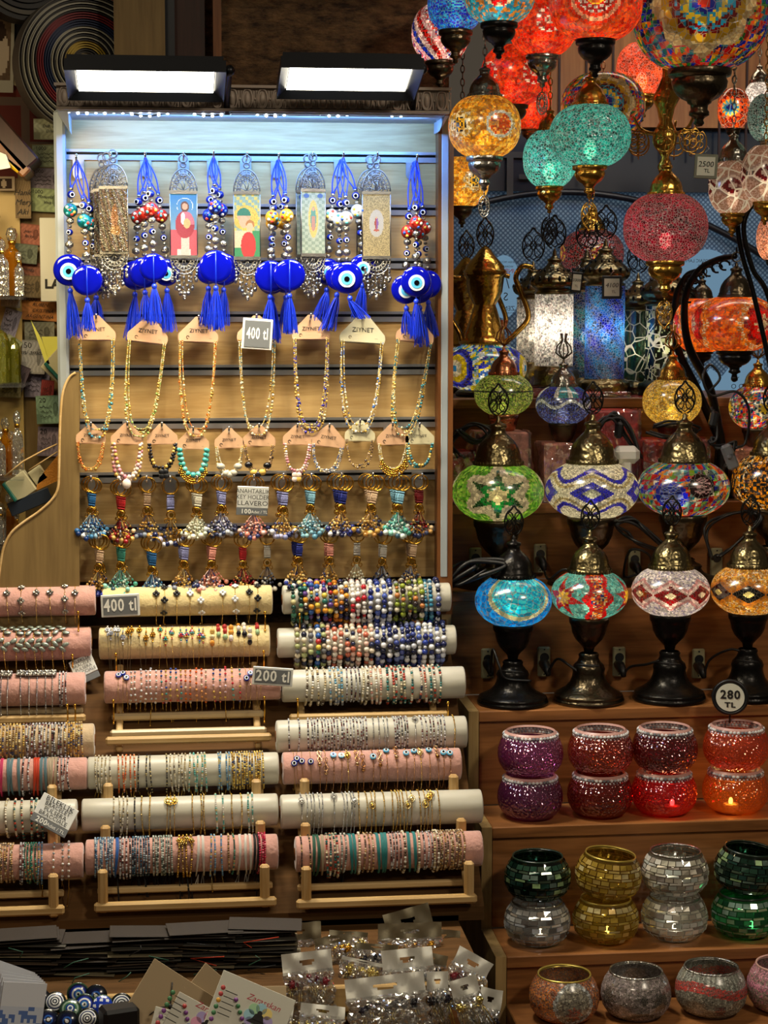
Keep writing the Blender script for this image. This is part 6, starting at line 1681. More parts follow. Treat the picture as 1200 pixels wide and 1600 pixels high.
hanging(803, 118, 52, 46, .14, p_red2, 'mos_s', 'deep red mosaic hanging lamp behind the gold mosaic one', 1.0, 'dbronze', 'dbronze', .82, 1, 0, spin=.45, nocap=True)
hanging(828, 150, 34, 52, .25, p_red2, 'mos_s', 'red diamond mosaic hanging lamp above the small teal lamp', .7, 'copper', 'copper', .8, 1, 0, nocap=True)
hanging(942, 166, 66, 50, .12, p_bigstar, 'mos_t', 'multicolour star mosaic hanging lamp behind the larger teal one', .5, 'copper', 'copper', .6, .7, 0, nocap=True)
hanging(1003, 108, 40, 40, .27, vary(0, ('c84a14', 'e87018'), 3), 'gcrk', 'orange crackle glass hanging lamp with a gold holder', .8, 'brass', 'brass', 1.05, 1, 0, nocap=True, lc=(1, .7, .35))
hanging(722, 284, 42, 38, .12, p_goldflower, 'mos_s', 'gold mosaic hanging lamp partly hidden by the wooden post', 1.0, 'dbronze', 'dbronze', .8, .9, 0, nocap=True)
hanging(1145, 292, 38, 42, .02, p_rhomb, 'mos_l', 'pale mosaic hanging lamp with dark red diamonds and a nickel cap', .35, 'brass', 'nickel', .95, 1.2, 0)
hanging(1196, 272, 38, 44, -.08, p_rhomb, 'mos_l', 'pale mosaic hanging lamp with dark red diamonds at the frame edge', .35, 'brass', 'nickel', .95, 1.0, 0, nocap=True)
hanging(1146, 170, 25, 31, .15, flower([('2038a0', '30a0c0'), ('30a0c0', 'e8c040'), ('e8702a', '8a1a20')], ('a84a20', 'c86a2a', '8a2a20'), 12, .9, 3, -.2), 'mos_t', 'small blue and orange flower mosaic hanging lamp', .5, 'dbronze', 'dbronze', .9, .8, 0, nocap=True)
hanging(1186, 150, 22, 22, .22, plain('b8b4b8', 'd8d4d8', '908c94'), 'gcrk', 'small grey crackle hanging lamp with a nickel cap', .5, 'nickel', 'nickel', .9, 1.3, 0)
hanging(1200, 184, 32, 36, .02, plain('58787a', '6a8a88', '405a5c'), 'gcrk', 'grey green crackle hanging lamp at the frame edge', .25, 'nickel', 'nickel', .8, 1, 0, nocap=True)
hanging(925, 396, 50, 36, .62, flower([('e8d040', 'c02030'), ('c02030', 'e8d040')], ('8a1828', 'a82030', '6a1020'), 8, .3, 4, .3), 'crk', 'red and yellow hanging lamp with a gold cap behind the lanterns', .4, 'brass', 'brass', .8, .8, 0)
hanging(1206, 372, 24, 34, .40, plain('c88a6a', 'd8a080', 'a86a50'), 'gcrk', 'pinkish hanging lamp behind the black swan neck stems', .4, 'dbronze', 'dbronze', .8, .8, 0)

# gold chandelier with pierced leaves
c = P(1040, 190, .0)
t = thing('gold_chandelier', 'gold chandelier with pierced heart shaped leaves behind the big star lamp', 'chandelier', c)
g = MB(); s = SC(1040, 190, 0.)
g.lathe([(.001, -.09), (.008, -.085), (.012, -.07), (.006, -.055), (.016, -.04), (.02, -.02), (.010, .0), (.014, .02), (.022, .035), (.012, .055), (.006, .07), (.004, ZC - c[2])], 24); g.obj('stem', 'brass', t)
for a in (-2.4, -1.3, -.3, .6, 1.6, 2.6):
    g = MB(); ux, uy = sin(a), -cos(a)
    g.tube(bezier([(0, 0, .0), (ux * .02, uy * .02, -.018), (ux * .045, uy * .045, -.012), (ux * .058, uy * .058, .006)], 6), .0022, 6); g.obj('arm', 'brass', t)
    g = MB(); h, w = 42 * s, 34 * s; o = np.array([ux * .05, uy * .05, -.012])
    th = np.linspace(0, 2 * PI, 25)[:-1]
    g.tube([o + np.array([w / 2 * abs(sin(q)) ** .8 * math.copysign(1, sin(q)), 0, -h * .45 + h * .45 * cos(q) - (.004 if abs(q) < .3 or abs(q - 2 * PI) < .3 else 0)]) for q in th], .0012, 5, closed=True)
    for k in (-1, 1):
        for (zz, ww) in ((-.28, .2), (-.55, .2)): g.tube([o + np.array([k * w * ww * .9 + w * .17 * cos(q), 0, h * zz + h * .13 * sin(q)]) for q in th[::3]], .0009, 4, closed=True)
    g.tube([o + np.array([0, 0, -h * .1]), o + np.array([0, 0, -h * 1.05])], .0009, 4); g.obj('pierced_leaf', 'brass', t)

# swan neck floor lamps at the right
def swan(px, py, rx, rz, Yd, label, path, fn, e):
    c = P(px, py, Yd); s = SC(px, py, Yd)
    t = thing('swan_neck_lamp', label, 'lamp', (c[0], Yd, Z00 + .0006)); o = np.array(t.location)
    gl = mobj('glass_globe', globe_mesh('glass_globe', rx * s, rz * s, fn, 'mos_s', open_=.45), t, c - o, (0, 0, face_cam(c)))
    g = MB(); g.lathe([(r * rx * s * .80, z * rx * s * .62) for r, z in HCUP], 40, c - o + np.array([0, 0, -rz * s * .88])); g.ball(c - o + np.array([0, 0, -rz * s * .88 - .66 * rx * s]), .006, (12, 8)); g.obj('glass_holder', 'black', t)
    g = MB(); g.lathe([(r * rx * s * 1.0 * .8, z * rx * s * .62) for r, z in CAPP], 36, c - o + np.array([0, 0, rz * s * .86]))
    zr_ = rz * s * .86 + 1.34 * .62 * rx * s
    g.tube([tuple(c - o + np.array([.008 * cos(a), 0, zr_ + .008 + .008 * sin(a)])) for a in np.linspace(0, 2 * PI, 15)[:-1]], .0012, 5, closed=True)
    g.obj('cap', 'dbronze', t)
    P3 = [P(x, y, yy) - o for (x, y, yy) in path]
    g = MB(); n = (len(P3) - 1) * 10 + 1; cv = bezier(P3, 10)
    g.tube(cv, np.linspace(.0085, .0045, len(cv)), 8); g.obj('curved_arm', 'black', t)
    hk = c - o + np.array([0, 0, zr_ + .014])
    g = MB(); g.tube(bezier([hk, hk + np.array([0, 0, .01]), tuple(cv[-1])], 4), .0014, 5); g.obj('hanging_link', 'black', t)
    g = MB(); b0 = cv[0]; g.lathe([(.001, 0), (.021, 0), (.022, .008), (.018, .016), (.013, .03), (.009, max(.04, b0[2]))], 32, (b0[0], b0[1], 0)); g.obj('base', 'black', t)
    # scroll work along the arm
    g = MB()
    for i in range(int(len(cv) * .55), int(len(cv) * .92), 4):
        q = cv[i] + np.array([.004, 0, -.012]); g.tube([q + np.array([.009 * cos(a), 0, .008 * sin(a)]) for a in np.linspace(0, 5, 10)], .0018, 5)
    g.obj('scroll_work', 'black', t)
    lampglow(t, c[2] - o[2], 0) 
    la = bpy.data.lights.new('lamp_light', 'POINT'); la.energy = e * LAMPW; la.color = (1, .82, .55); la.shadow_soft_size = .006
    lo = bpy.data.objects.new('lamp_light', la); COL.objects.link(lo); lo.parent = t; lo.location = Vector([float(v) for v in (c - o)])
    return t
swan(1149, 506, 68, 46, .12, 'swan neck lamp with an orange globe and red star', [(1128, 700, .275), (1110, 610, .25), (1076, 540, .21), (1070, 470, .19), (1090, 425, .17), (1120, 406, .15), (1150, 400, .12)], p_orange, 1.6)
swan(1096, 508, 44, 46, .30, 'swan neck lamp with an orange globe standing behind the red star one', [(1126, 690, .335), (1090, 610, .33), (1058, 540, .34), (1056, 470, .34), (1070, 435, .33), (1085, 425, .31), (1098, 424, .30)], p_orange, 1.3)
# two more black stems of a tall swan neck lamp
t = thing('swan_neck_lamp', 'black curved stems of a tall swan neck lamp crossing at the frame edge', 'lamp', P(1190, 640, .0))
o = np.array(t.location)
for pth in ([(1240, 700, .02), (1205, 480, .02), (1176, 420, .02), (1162, 360, .02), (1172, 325, .02), (1192, 316, .02)], [(1230, 690, .03), (1180, 470, .03), (1160, 400, .03), (1153, 350, .03), (1163, 328, .03), (1186, 320, .03)]):
    g = MB(); g.tube(bezier([P(*q) - o for q in pth], 9), .0042, 8); g.obj('curved_arm', 'black', t)
g = MB(); g.cyl(P(1240, 700, .02) - o, (P(1240, 700, .02) - o) * [1, 1, 0] + [0, 0, Z0 - o[2]], .006, .01); g.obj('base', 'black', t)

M['greyp'] = principled('grey plastic', H('6a6c70'), .4)
# cable tangles in the third row
def tangle(pts, label, Yd=.2, plug_=None, sw=None, r=.0024, loops=3):
    c = P(pts[0][0], pts[0][1], Yd); t = thing('cable_coil', label, 'cord', c)
    g = MB()
    for k in range(loops):
        q = [P(x + R.uniform(-7, 7) * (k > 0), y + R.uniform(-6, 6) * (k > 0), Yd + R.uniform(-.012, .012)) - c for x, y in pts]
        g.tube(bezier(q, 8), r, 6)
    g.obj('cable', 'cable', t)
    if sw: g = MB(); g.bbox(P(sw[0], sw[1], Yd - .01) - c, (.019, .012, .045), .004, rot=rotm(0, sw[2], 0)); g.ball(P(sw[0], sw[1], Yd - .017) - c, (.005, .003, .004), (8, 6)); g.obj('inline_switch', 'blackp' if len(sw) < 4 else sw[3], t)
    if plug_: g = MB(); a = P(plug_[0], plug_[1], Yd - .01) - c; g.bbox(a, (.014, .014, .028), .004, rot=rotm(0, plug_[2], 0)); g.obj('plug', 'blackp', t)
tangle([(712, 672), (740, 690), (765, 672), (735, 662), (705, 690), (720, 712)], 'coil of black cord left of the green star lamp cap', .21)
tangle([(905, 700), (940, 660), (962, 648), (985, 668), (998, 710), (975, 680), (955, 648), (925, 690)], 'bundle of black cord in front of the tall red box', .19, (967, 672, .1))
tangle([(1020, 668), (1055, 662), (1090, 674), (1050, 682), (1015, 674)], 'coil of black cord under the small gold lamp', .19)
tangle([(1108, 612), (1125, 590), (1110, 570), (1098, 590), (1112, 618), (1150, 612), (1170, 640), (1165, 690), (1150, 700)], 'long black cord looping below the orange lamp', .10, None, None, .0022, 1)
tangle([(1115, 640), (1120, 680), (1108, 690), (1125, 700), (1150, 690), (1140, 715), (1128, 735)], 'black cord with a grey switch beside the amber petal lamp', .14, (1115, 655, .2), (1140, 714, -.4, 'greyp'))
tangle([(960, 815), (985, 808), (1010, 830), (1035, 858), (1000, 848), (975, 835), (962, 818), (990, 818), (1030, 850)], 'black cord loops between the white and multicolour lamps', .10, None, None, .0026, 2)
tangle([(1110, 870), (1105, 830), (1130, 808), (1165, 800), (1190, 812), (1150, 850), (1120, 870)], 'black cord loops between the multicolour and amber lamps', .10, None, None, .0024, 2)
tangle([(700, 905), (730, 880), (765, 878), (790, 884), (750, 900), (698, 915), (740, 888)], 'thick black cord hanging over the shelf end by the cyan lamp', -.01, None, None, .0036, 2)
# white plug adapter
t = thing('plug_adapter', 'white plastic plug adapter between the white and multicolour lamps', 'plug adapter', P(978, 716, .17))
MB().bbox((0, 0, .006), (.045, .03, .03), .009).obj('body', 'whitep', t); MB().bbox((0, -.0, -.022), (.016, .02, .035), .003).obj('stem', 'whitep', t)

# ---------------------------------------------------------------- tags
def tagc(px, py, w, h, Y, lines, label, frame='blackp', rot=0., hk=True, y2=0):
    c = P(px, py, Y); s = SC(px, py, Y)
    t = thing('price_tag', label, 'price tag', c, face_cam(c), rot=(0, rot, face_cam(c)))
    MB().bbox((0, 0, 0), (w * s, .003, h * s), .001).obj('holder', frame, t)
    MB().box((0, -.0018, 0), (w * s * .76, .0015, h * s * .76)).obj('paper', 'paper', t)
    g = MB()
    for (tx, sz, x, z, kw) in lines: put_text(g, tx, sz * s, x * s, z * s, -.0032, **kw)
    g.obj('handwritten_price', 'ink', t)
    if hk: g = MB(); g.tube([(0, 0, h * s * .5 + .012 + .0), (.003, 0, h * s * .5 + .008), (-.002, 0, h * s * .5 + .003), (0, 0, h * s * .45)], .0008, 5); g.obj('hook', 'chrome', t)
    return t
M['paper'] = principled('white paper', H('d8d8c8'), .7); M['greyframe'] = principled('grey frame', H('7a7c6c'), .5)
tagc(1103, 260, 36, 38, -.10, [('2500', 12, 0, 3, dict(shear=.1)), ('TL', 8, 2, -7, {})], 'grey framed price tag reading 2500 TL under the big star lamp', 'greyframe', .05)
tagc(956, 449, 31, 36, .30, [('4100', 10, 0, 3, dict(shear=.2)), ('TL', 6, 3, -7, {})], 'black framed price tag reading 4100 on the blue lantern')
tagc(901, 441, 17, 32, .32, [('3300', 6.5, 0, 3, {}), ('TL', 5, 0, -6, {})], 'narrow black price tag on the white lantern cap', rot=.1)
tagc(1041, 496, 34, 26, .36, [('4400', 11, 0, 0, {})], 'black framed price tag ending in zero on the green lantern')
# round sign
c = P(1141, 1089, -.10); s = SC(1141, 1089, -.1)
t = thing('price_sign', 'round black rimmed price sign reading 280 TL above the orange bowls', 'price sign', c, face_cam(c))
g = MB(); g.disc((0, 0, 0), 27 * s, 40, th=.006); g.tube([(26 * s * cos(a), -.002, 26 * s * sin(a)) for a in np.linspace(0, 2 * PI, 33)[:-1]], .0028, 6, closed=True); g.obj('rim', 'blackp', t)
g = MB(); g.disc((0, -.0038, 0), 22 * s, 40, th=.0015); g.obj('face', 'paper', t)
g = MB(); put_text(g, '280', 19 * s, 0, 4 * s, -.0052, bold=.0006); put_text(g, 'TL', 11 * s, 0, -12 * s, -.0052, sx=1.3, bold=.0004); g.obj('price_lettering', 'ink', t)
g = MB(); g.cyl((0, .002, -20 * s), (0, .004, -20 * s - .022), .0016); g.obj('prong', 'blackp', t)

# stickers on the window film
M['stk'] = emis('backlit pale blue sticker', H('86aecb'), .55, False)
def sticker(px, py, rx, rz, lines, label, poly=None):
    c = P(px, py, .695); s = SC(px, py, .695)
    t = thing('window_sticker', label, 'sticker', c)
    g = MB()
    if poly: g.poly([((x - px) * s, -(y - py) * s) for x, y in poly], -.001, .001)
    else: g.disc((0, 0, 0), rx * s, 40, sy=rz / rx, th=.002)
    g.obj('sheet', 'stk', t)
    g = MB(); g2 = MB()
    for (tx, sz, x, z, red) in lines:
        v, f = text_arr(tx, sz * s); v[:, 0] *= -1; v = v + np.array([x * s, -.003, z * s]); (g2 if red else g).add(v, [q[::-1] for q in f], 0, None, True)
    if g.v: g.obj('reversed_lettering', 'navy', t)
    if g2.v: g2.obj('red_lettering', 'inkr', t)
sticker(787, 448, 27, 49, [('TURKISH MOSAIC LAMP', 4.5, 0, 38, 0), ('WORKSHOP', 4.5, 2, 31, 0), ('SUNDAY', 10, 6, 24, 1), ('ZEN', 10, 8, -34, 0), ('STUDIO', 4, 8, -41, 0), ('S', 18, 3, -16, 0), ('/', 22, 6, 4, 0)], 'pale blue oval window sticker with reversed writing behind the jug')
sticker(1104, 440, 46, 50, [('TURKISH MOSAIC LAMP', 7, 0, 32, 0), ('WORKSHOP', 6, 2, 24, 0)], 'pale blue round window sticker above the orange lamp')
sticker(1140, 600, 0, 0, [('O O', 11, 12, -4, 0), ('Y', 9, 12, 8, 0)], 'pale blue cut out sticker below the orange lamp', [(1085, 655), (1092, 600), (1108, 575), (1128, 588), (1150, 560), (1192, 560), (1198, 600), (1196, 655)])
# ================================================================== CANDLE BOWLS
def gl(n, c, body=None, **k):
    M[n] = glassy(n, c, **k); 
gl('g_purple', (.62, .2, .48), clear=.5, gloss=.3, body=.4, scale=210, hue=H('c050a0')); gl('g_rust', (.62, .12, .05), clear=.5, gloss=.3, body=.28, scale=210, hue=H('d03c1c'))
gl('g_dred', (.35, .02, .05), clear=.5, gloss=.25, body=.25, scale=210, hue=H('900f20')); gl('g_orange', (.95, .30, .10), clear=.5, gloss=.22, body=.32, scale=210, hue=H('ff7038')); gl('g_red', (.75, .03, .04), clear=.55, gloss=.2, body=.28, scale=210, hue=H('d81420'))
gl('g_amber', (.95, .38, .08), clear=.6, gloss=.2, body=.3, scale=210, hue=H('d8701c')); gl('g_wine', (.5, .06, .04), clear=.55, gloss=.2, body=.28, scale=210, hue=H('b02c1c')); gl('g_purple2', (.5, .2, .42), clear=.6, gloss=.25, body=.22, scale=210, hue=H('a84890'))
for n, c, h in (('t_dgreen', (.03, .12, .07), '0c2a1c'), ('t_gold', (.75, .58, .12), '9a8028'), ('t_silver', (.7, .7, .66), 'a09c90'), ('t_green', (.05, .45, .15), '1a6a34')): gl(n, c, clear=.5, gloss=.12, body=.35, bump=0, hue=H(h))
def tiles(n, cols, rough=.12):
    M[n] = palette(n, [H(c) for c in cols], rough, .3)
tiles('m_dgreen', ('1c3428', '2a4a3a', '0e1e18', '4a5a48', '183024', '60746a', '204038', '8fae7a')); tiles('m_gold', ('b8983c', '9a7c28', 'd0b458', '8a6e24', 'a88c38', 'c8ac60', 'b09040', 'd8c890'))
tiles('m_silver', ('b8b8b4', 'd8d8d4', '8a8c8c', 'c4b8a8', 'e8e8e4', '6a6460', 'b0aca4', 'c8ccd4')); tiles('m_white', ('e0dccc', 'c8c4b0', 'f0ece0', 'b0a898', 'd8d8d0', 'e8e0d0', 'c8d0c8', '8a8078'))
tiles('m_green', ('2a7a48', '1c5a34', '7a9a78', '3aa060', '4a6a58', '8aa89a', '14442a', 'a8b890'))
BP = [(.50, 0), (.62, .02), (.82, .14), (.95, .34), (1.0, .58), (.98, .82), (.90, 1.04), (.80, 1.20), (.76, 1.27)]
def bowlprof(r, open_=1.27, n=22):
    """round bowl outline, interpolated smooth"""
    pr = np.array(BP); t = np.linspace(0, 1, len(BP)); tt = np.linspace(0, 1, n)
    return [(float(np.interp(q, t, pr[:, 0])) * r, float(np.interp(q, t, pr[:, 1])) * r) for q in tt]
def bowl(px, ybase, ytop, w_px, Yc, kind, mat, label, zbase, tilt=0., tl=None, rimm='gem', patt=None, yaw=0.):
    c = P(px, ybase, Yc); s = SC(px, ybase, Yc); r = w_px / 2 * s
    h = 1.27 * r
    t = thing('candle_bowl', label, 'candle bowl', (c[0], Yc, zbase), 0, rot=(tilt * .4, tilt, 0))
    pr = bowlprof(r)
    if kind == 'crackle':
        g = MB(); g.lathe([(.001, .002)] + pr, 56); g.obj('glass_bowl', mat, t)
        g = MB(); rr, zz = pr[-1]
        g.lathe([(rr * 1.0, zz - .011), (rr * 1.045, zz - .010), (rr * 1.045, zz), (rr * .97, zz + .003), (rr * .93, zz)], 48); 
        for row in (0, 1):
            for j in range(44):
                a = 2 * PI * (j + .5 * row) / 44; g.ball((sin(a) * rr * 1.05, -cos(a) * rr * 1.05, zz - .0075 + row * .0048), (.0029, .0029, .0026), (6, 4), 1)
        g.obj('rhinestone_rim', ['rimpink', 'gem'], t, smooth=False)
    elif kind == 'tile':
        g = MB(); g.lathe([(.001, .002)] + [(q * .985, z) for q, z in pr], 48); g.obj('glass_bowl', mat, t)
        g = MB(); rows = 9; N_ = 24
        rnd = random.Random(int(px))
        zs = np.linspace(.10, 1.18, rows + 1) * r
        P_ = np.array(pr)
        hs = [1.35, .75] * 5
        edges = np.cumsum([0] + hs[:rows]); edges = edges / edges[-1] * 1.10 * r + .10 * r
        for i in range(rows):
            z0, z1 = edges[i] + .0006, edges[i + 1] - .0006
            r0 = float(np.interp(z0, P_[:, 1], P_[:, 0])) + .0006; r1 = float(np.interp(z1, P_[:, 1], P_[:, 0])) + .0006
            nn = N_ if i % 2 == 0 else int(N_ * .7); off = rnd.random()
            for j in range(nn):
                a0 = 2 * PI * (j + off + .06) / nn; a1 = 2 * PI * (j + off + .94) / nn
                e = [rnd.uniform(-.0008, .0008) for _ in range(4)]
                q = [(r0 + e[0], a0, z0), (r0 + e[1], a1, z0), (r1 + e[2], a1, z1), (r1 + e[3], a0, z1)]
                g.add([(sin(a) * rr, -cos(a) * rr, z) for rr, a, z in q], [(0, 1, 2, 3)], 0, None, True)
        g.obj('mirror_tiles', tl, t, smooth=False)
        rr, zz = pr[-1]; g = MB(); g.lathe([(rr * .99, zz - .002), (rr * 1.02, zz), (rr * 1.0, zz + .0025), (rr * .96, zz + .001)], 48); g.obj('rim', rimm, t)
    else:
        g = MB(); n = 120
        pr2 = bowlprof(r, n=44)
        g.lathe(pr2, n, colfn=lambda th, z: patt(wrap(th + yaw), z / r - .62)); g.obj('mosaic_bowl', mat, t)
        g = MB(); g.lathe([(.001, .003)] + [(q * .965, z + .001) for q, z in pr], 48); g.obj('glass_lining', 'glasswall', t)
        rr, zz = pr[-1]; g = MB(); g.lathe([(rr * .97, zz - .002), (rr * 1.01, zz), (rr * .99, zz + .0025), (rr * .94, zz + .001)], 48); g.obj('rim', rimm, t)
    return t, h
M['rimpink'] = principled('pinkish rim', H('c89a90'), .4)
M['rimgold'] = principled('gold rim', H('b8a04a'), .3, .6); M['rimdark'] = principled('dark green rim', H('1c2c22'), .25)
Yb1 = -.125
for (px, top, bot, lt, lb) in ((828, 'g_purple', 'g_purple2', 'purple crackle glass candle bowl with rhinestone rim, on top of another', 'purple crackle glass candle bowl under the other purple one'),
                               (937, 'g_rust', 'g_wine', 'rust red crackle glass candle bowl, on top of its pair', 'wine red crackle glass candle bowl under the rust red one'),
                               (1037, 'g_dred', 'g_red', 'very dark red crackle glass candle bowl, on top of its pair', 'bright red crackle glass candle bowl with a glowing light'),
                               (1148, 'g_orange', 'g_amber', 'pinkish orange crackle glass candle bowl, on top of its pair', 'amber orange crackle glass candle bowl with a glowing light')):
    t, h = bowl(px, 1275, 1190, 103, Yb1, 'crackle', bot, lb, ztop[4] + .0005)
    bowl(px, 1275, 1190, 103, Yb1, 'crackle', top, lt, ztop[4] + h + .004)
Yb2 = -.25
for (px, top, bot, tt, tb, rt, rb_, lt, lb, ti) in (
    (839, 't_dgreen', 't_silver', 'm_dgreen', 'm_silver', 'rimdark', 'silver', 'dark green mirror tile candle bowl standing on a silver one', 'silver mirror tile candle bowl under the dark green one', 0),
    (946, 't_gold', 't_gold', 'm_gold', 'm_gold', 'rimgold', 'rimgold', 'golden mirror tile candle bowl tilted on top of another golden one', 'golden mirror tile candle bowl under the tilted golden one', .09),
    (1053, 't_silver', 't_silver', 'm_white', 'm_white', 'silver', 'silver', 'pale silver mirror tile candle bowl on top of its pair', 'bright lit silver mirror tile candle bowl under its pair', .0),
    (1162, 't_dgreen', 't_green', 'm_dgreen', 'm_green', 'rimdark', 'rimdark', 'dark green mirror tile candle bowl on top of a brighter green one', 'emerald green mirror tile candle bowl with a light inside', .10)):
    t, h = bowl(px, 1470, 1390, 103, Yb2, 'tile', bot, lb, ztop[5] + .0005, tl=tb, rimm=rb_)
    bowl(px, 1470, 1390, 103, Yb2, 'tile', top, lt, ztop[5] + h + .006, ti, tl=tt, rimm=rt)
def pb_gold(a, b):
    x = a - .1; y = b - .05; r = math.hypot(x, y)
    if starq(x, y + .25, 8, .14, .30) < 1: return H('b85a18')
    if r < .5: return pick(('b0aa98', '8a8478', 'c8c4b4'), round(a * 40), round(b * 40))
    if r < .62: return H('aab0b0') if int(math.atan2(x, y) * 6) % 2 else H('e0e4e4')
    return pick(('b86a10', 'd88a20', 'a85a0c', 'e09a30'), round(a * 40), round(b * 40))
def pb_grey(a, b):
    if starq(a - .55, b - .02, 10, .2, .34) < 1 or starq(a + 1.15, b - .1, 10, .2, .34) < 1: return H('1a1c28')
    if abs(a) / .14 + abs(b - .12) / .16 < 1: return H('1c1416')
    if abs(b + .28 + .25 * abs(a) * 1.3) < .06: return H('18161c') if int((a + 5) * 14) % 3 else H('8a8480')
    return pick(('a89c9c', '8a8080', 'c4b8b8', '9a8e92'), round(a * 40), round(b * 40))
def pb_red(a, b):
    y = b - .22 + .12 * sin(a * 2.2)
    if abs(y) < .13: return H('c01c14') if int((y + .2) * 26) % 2 else H('e0382a')
    if y > .13: return H('98a098') if int(a * 12) % 2 else H('c4c8c0')
    if starq(a - .0, b + .28, 8, .1, .24) < 1: return H('8a1418')
    return pick(('a8a498', 'c0bcae', '8a8478'), round(a * 36), round(b * 36))
def pb_pink(a, b):
    if abs(b - .2) < .1: return H('e0a0b8')
    if b > .4: return H('d8a0b0')
    return pick(('b8a098', 'c8b0a8', 'd890a8'), round(a * 30), round(b * 30))
M['mos_glit'] = mosaic('glitter bead mosaic', 480, (.25, .22, .18), .10, clear=.03, gloss=.16, rndm=.8, diff=.88)
Yb3 = -.375
zb7 = P(990, 1519, Yb3)[2] - 1.27 * .5 * 108 * SC(990, 1560, Yb3) 
for (px, fn, lab, rm, w_) in ((881, pb_gold, 'orange gold glitter mosaic candle bowl on the lowest shelf', 'rimgold', 110), (993, pb_grey, 'grey glitter mosaic candle bowl with black stars', 'silver', 110), (1110, pb_red, 'silver mosaic candle bowl with a wavy red bead band', 'silver', 112), (1222, pb_pink, 'pink banded mosaic candle bowl cut by the frame edge', 'rimpink', 112)):
    bowl(px, 1590, 1500, w_, Yb3, 'mos', 'mos_glit', lab, ztop[6] if False else zb7, patt=fn, rimm=rm)
# lift the lowest shelf board to meet the bowls
for o in sh.children:
    if o.name.startswith('shelf_board') and abs(o.data.vertices[0].co.z - ztop[6]) < .03 and o.matrix_world is not None:
        o.location.z += zb7 - ztop[6] - .0005
# small lights inside two bowls
for (px, z, col, e, zz, nme, Yq) in ((1047, 0, (1., .35, .15), .5, ztop[4], 'in the bright red bowl', Yb1), (1138, 0, (1., .62, .2), .9, ztop[4], 'in the amber orange bowl', Yb1), (1050, 0, (1, .95, .8), .30, ztop[5], 'in the bright silver tile bowl', Yb2), (1170, 0, (.8, 1, .8), .35, ztop[5], 'in the emerald tile bowl', Yb2), (842, 0, (.9, .95, 1), .16, ztop[5], 'in the silver tile bowl below the dark green one', Yb2), (946, 0, (1, .85, .4), .16, ztop[5], 'in the lower golden tile bowl', Yb2)):
    p = P(px, 1260 if Yq == Yb1 else 1455, Yq); t = thing('tea_light', 'small glowing electric tea light ' + nme, 'tea light', (p[0], Yq - .012, zz + .003))
    MB().cyl((0, 0, 0), (0, 0, .012), .012, n=20).obj('cup', 'whitep', t)
    g = MB(); g.ball((0, 0, .016), (.0035, .0035, .006), (8, 6)); g.obj('flame_bulb', 'bulb', t)
    la = bpy.data.lights.new('tea_glow', 'POINT'); la.energy = e * LAMPW; la.color = col; la.shadow_soft_size = .004
    lo = bpy.data.objects.new('tea_glow', la); COL.objects.link(lo); lo.parent = t; lo.location = (0, -.004, .026)

# ================================================================== BOTTOM LEFT GOODS
# stacks of flat sleeves on the shelf
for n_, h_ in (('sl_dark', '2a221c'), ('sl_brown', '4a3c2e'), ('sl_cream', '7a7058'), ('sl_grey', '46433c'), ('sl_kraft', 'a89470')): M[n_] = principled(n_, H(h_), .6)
def flat(name, px, py, w, d, h, Y, mt, label, cat, group, rot=(0, 0, 0), z=None):
    c = P(px, py, Y); o = MB().bbox((0, 0, 0), (w, d, h), min(h * .4, .001)).obj(name, mt, loc=(c[0], Y, c[2] if z is None else z)); o.rotation_euler = rot
    return tag(o, label, cat, group)
piles = [(40, 15, 'leftmost pile'), (130, 12, 'second pile'), (225, 14, 'middle pile'), (320, 15, 'pile under the printed card'), (410, 15, 'pile beside the plastic bags')]
for k, (px, n, wh) in enumerate(piles):
    for i in range(n):
        z = cz + .001 + i * .0036
        mt = R.choice(('sl_dark', 'sl_dark', 'sl_brown', 'sl_grey', 'sl_cream')) if i < n - 3 else 'sl_dark'
        w = R.uniform(.082, .10)
        o = flat('card_sleeve', px + R.uniform(-8, 8), 1500, w, .05, .0011, -.50 + R.uniform(-.012, .004), mt, 'thin dark card sleeves stacked flat in the ' + wh, 'card sleeve', 'flat card sleeves, ' + wh, (R.uniform(-.03, .03), R.uniform(-.03, .05) + (.03 if k == 3 else 0), R.uniform(-.12, .12)), z + .002)
        if i % 5 == 2:
            g = MB(); g.tube([(R.uniform(-.03, .03), -.043, 0), (R.uniform(-.03, .03), -.047, -.004), (R.uniform(-.03, .03), -.046, -.012)], .0007, 4); g.obj('cord', R.choice(('cordred', 'cordblk', 'cordgreen')), o)
for i, (px, py, w, mt, a) in enumerate(((150, 1472, .05, 'sl_brown', .06), (185, 1468, .07, 'sl_grey', .05), (212, 1478, .07, 'sl_cream', -.04), (195, 1488, .07, 'sl_cream', 0), (58, 1478, .06, 'sl_brown', .0), (330, 1480, .075, 'sl_cream', -.16))):
    flat('card_sleeve', px, py, w, .03, .0012, -.455 + .006 * (i % 3), mt, ('brown loose sleeve leaning up behind the piles', 'grey loose sleeve leaning over the second pile', 'pale open sleeve on the middle pile', 'pale sleeve lying under the open one', 'brown sleeve lying on the leftmost pile', 'pale printed sleeve lying slanted on the fourth pile')[i], 'card sleeve', None, (.5 if i < 3 else .15, a, 0))

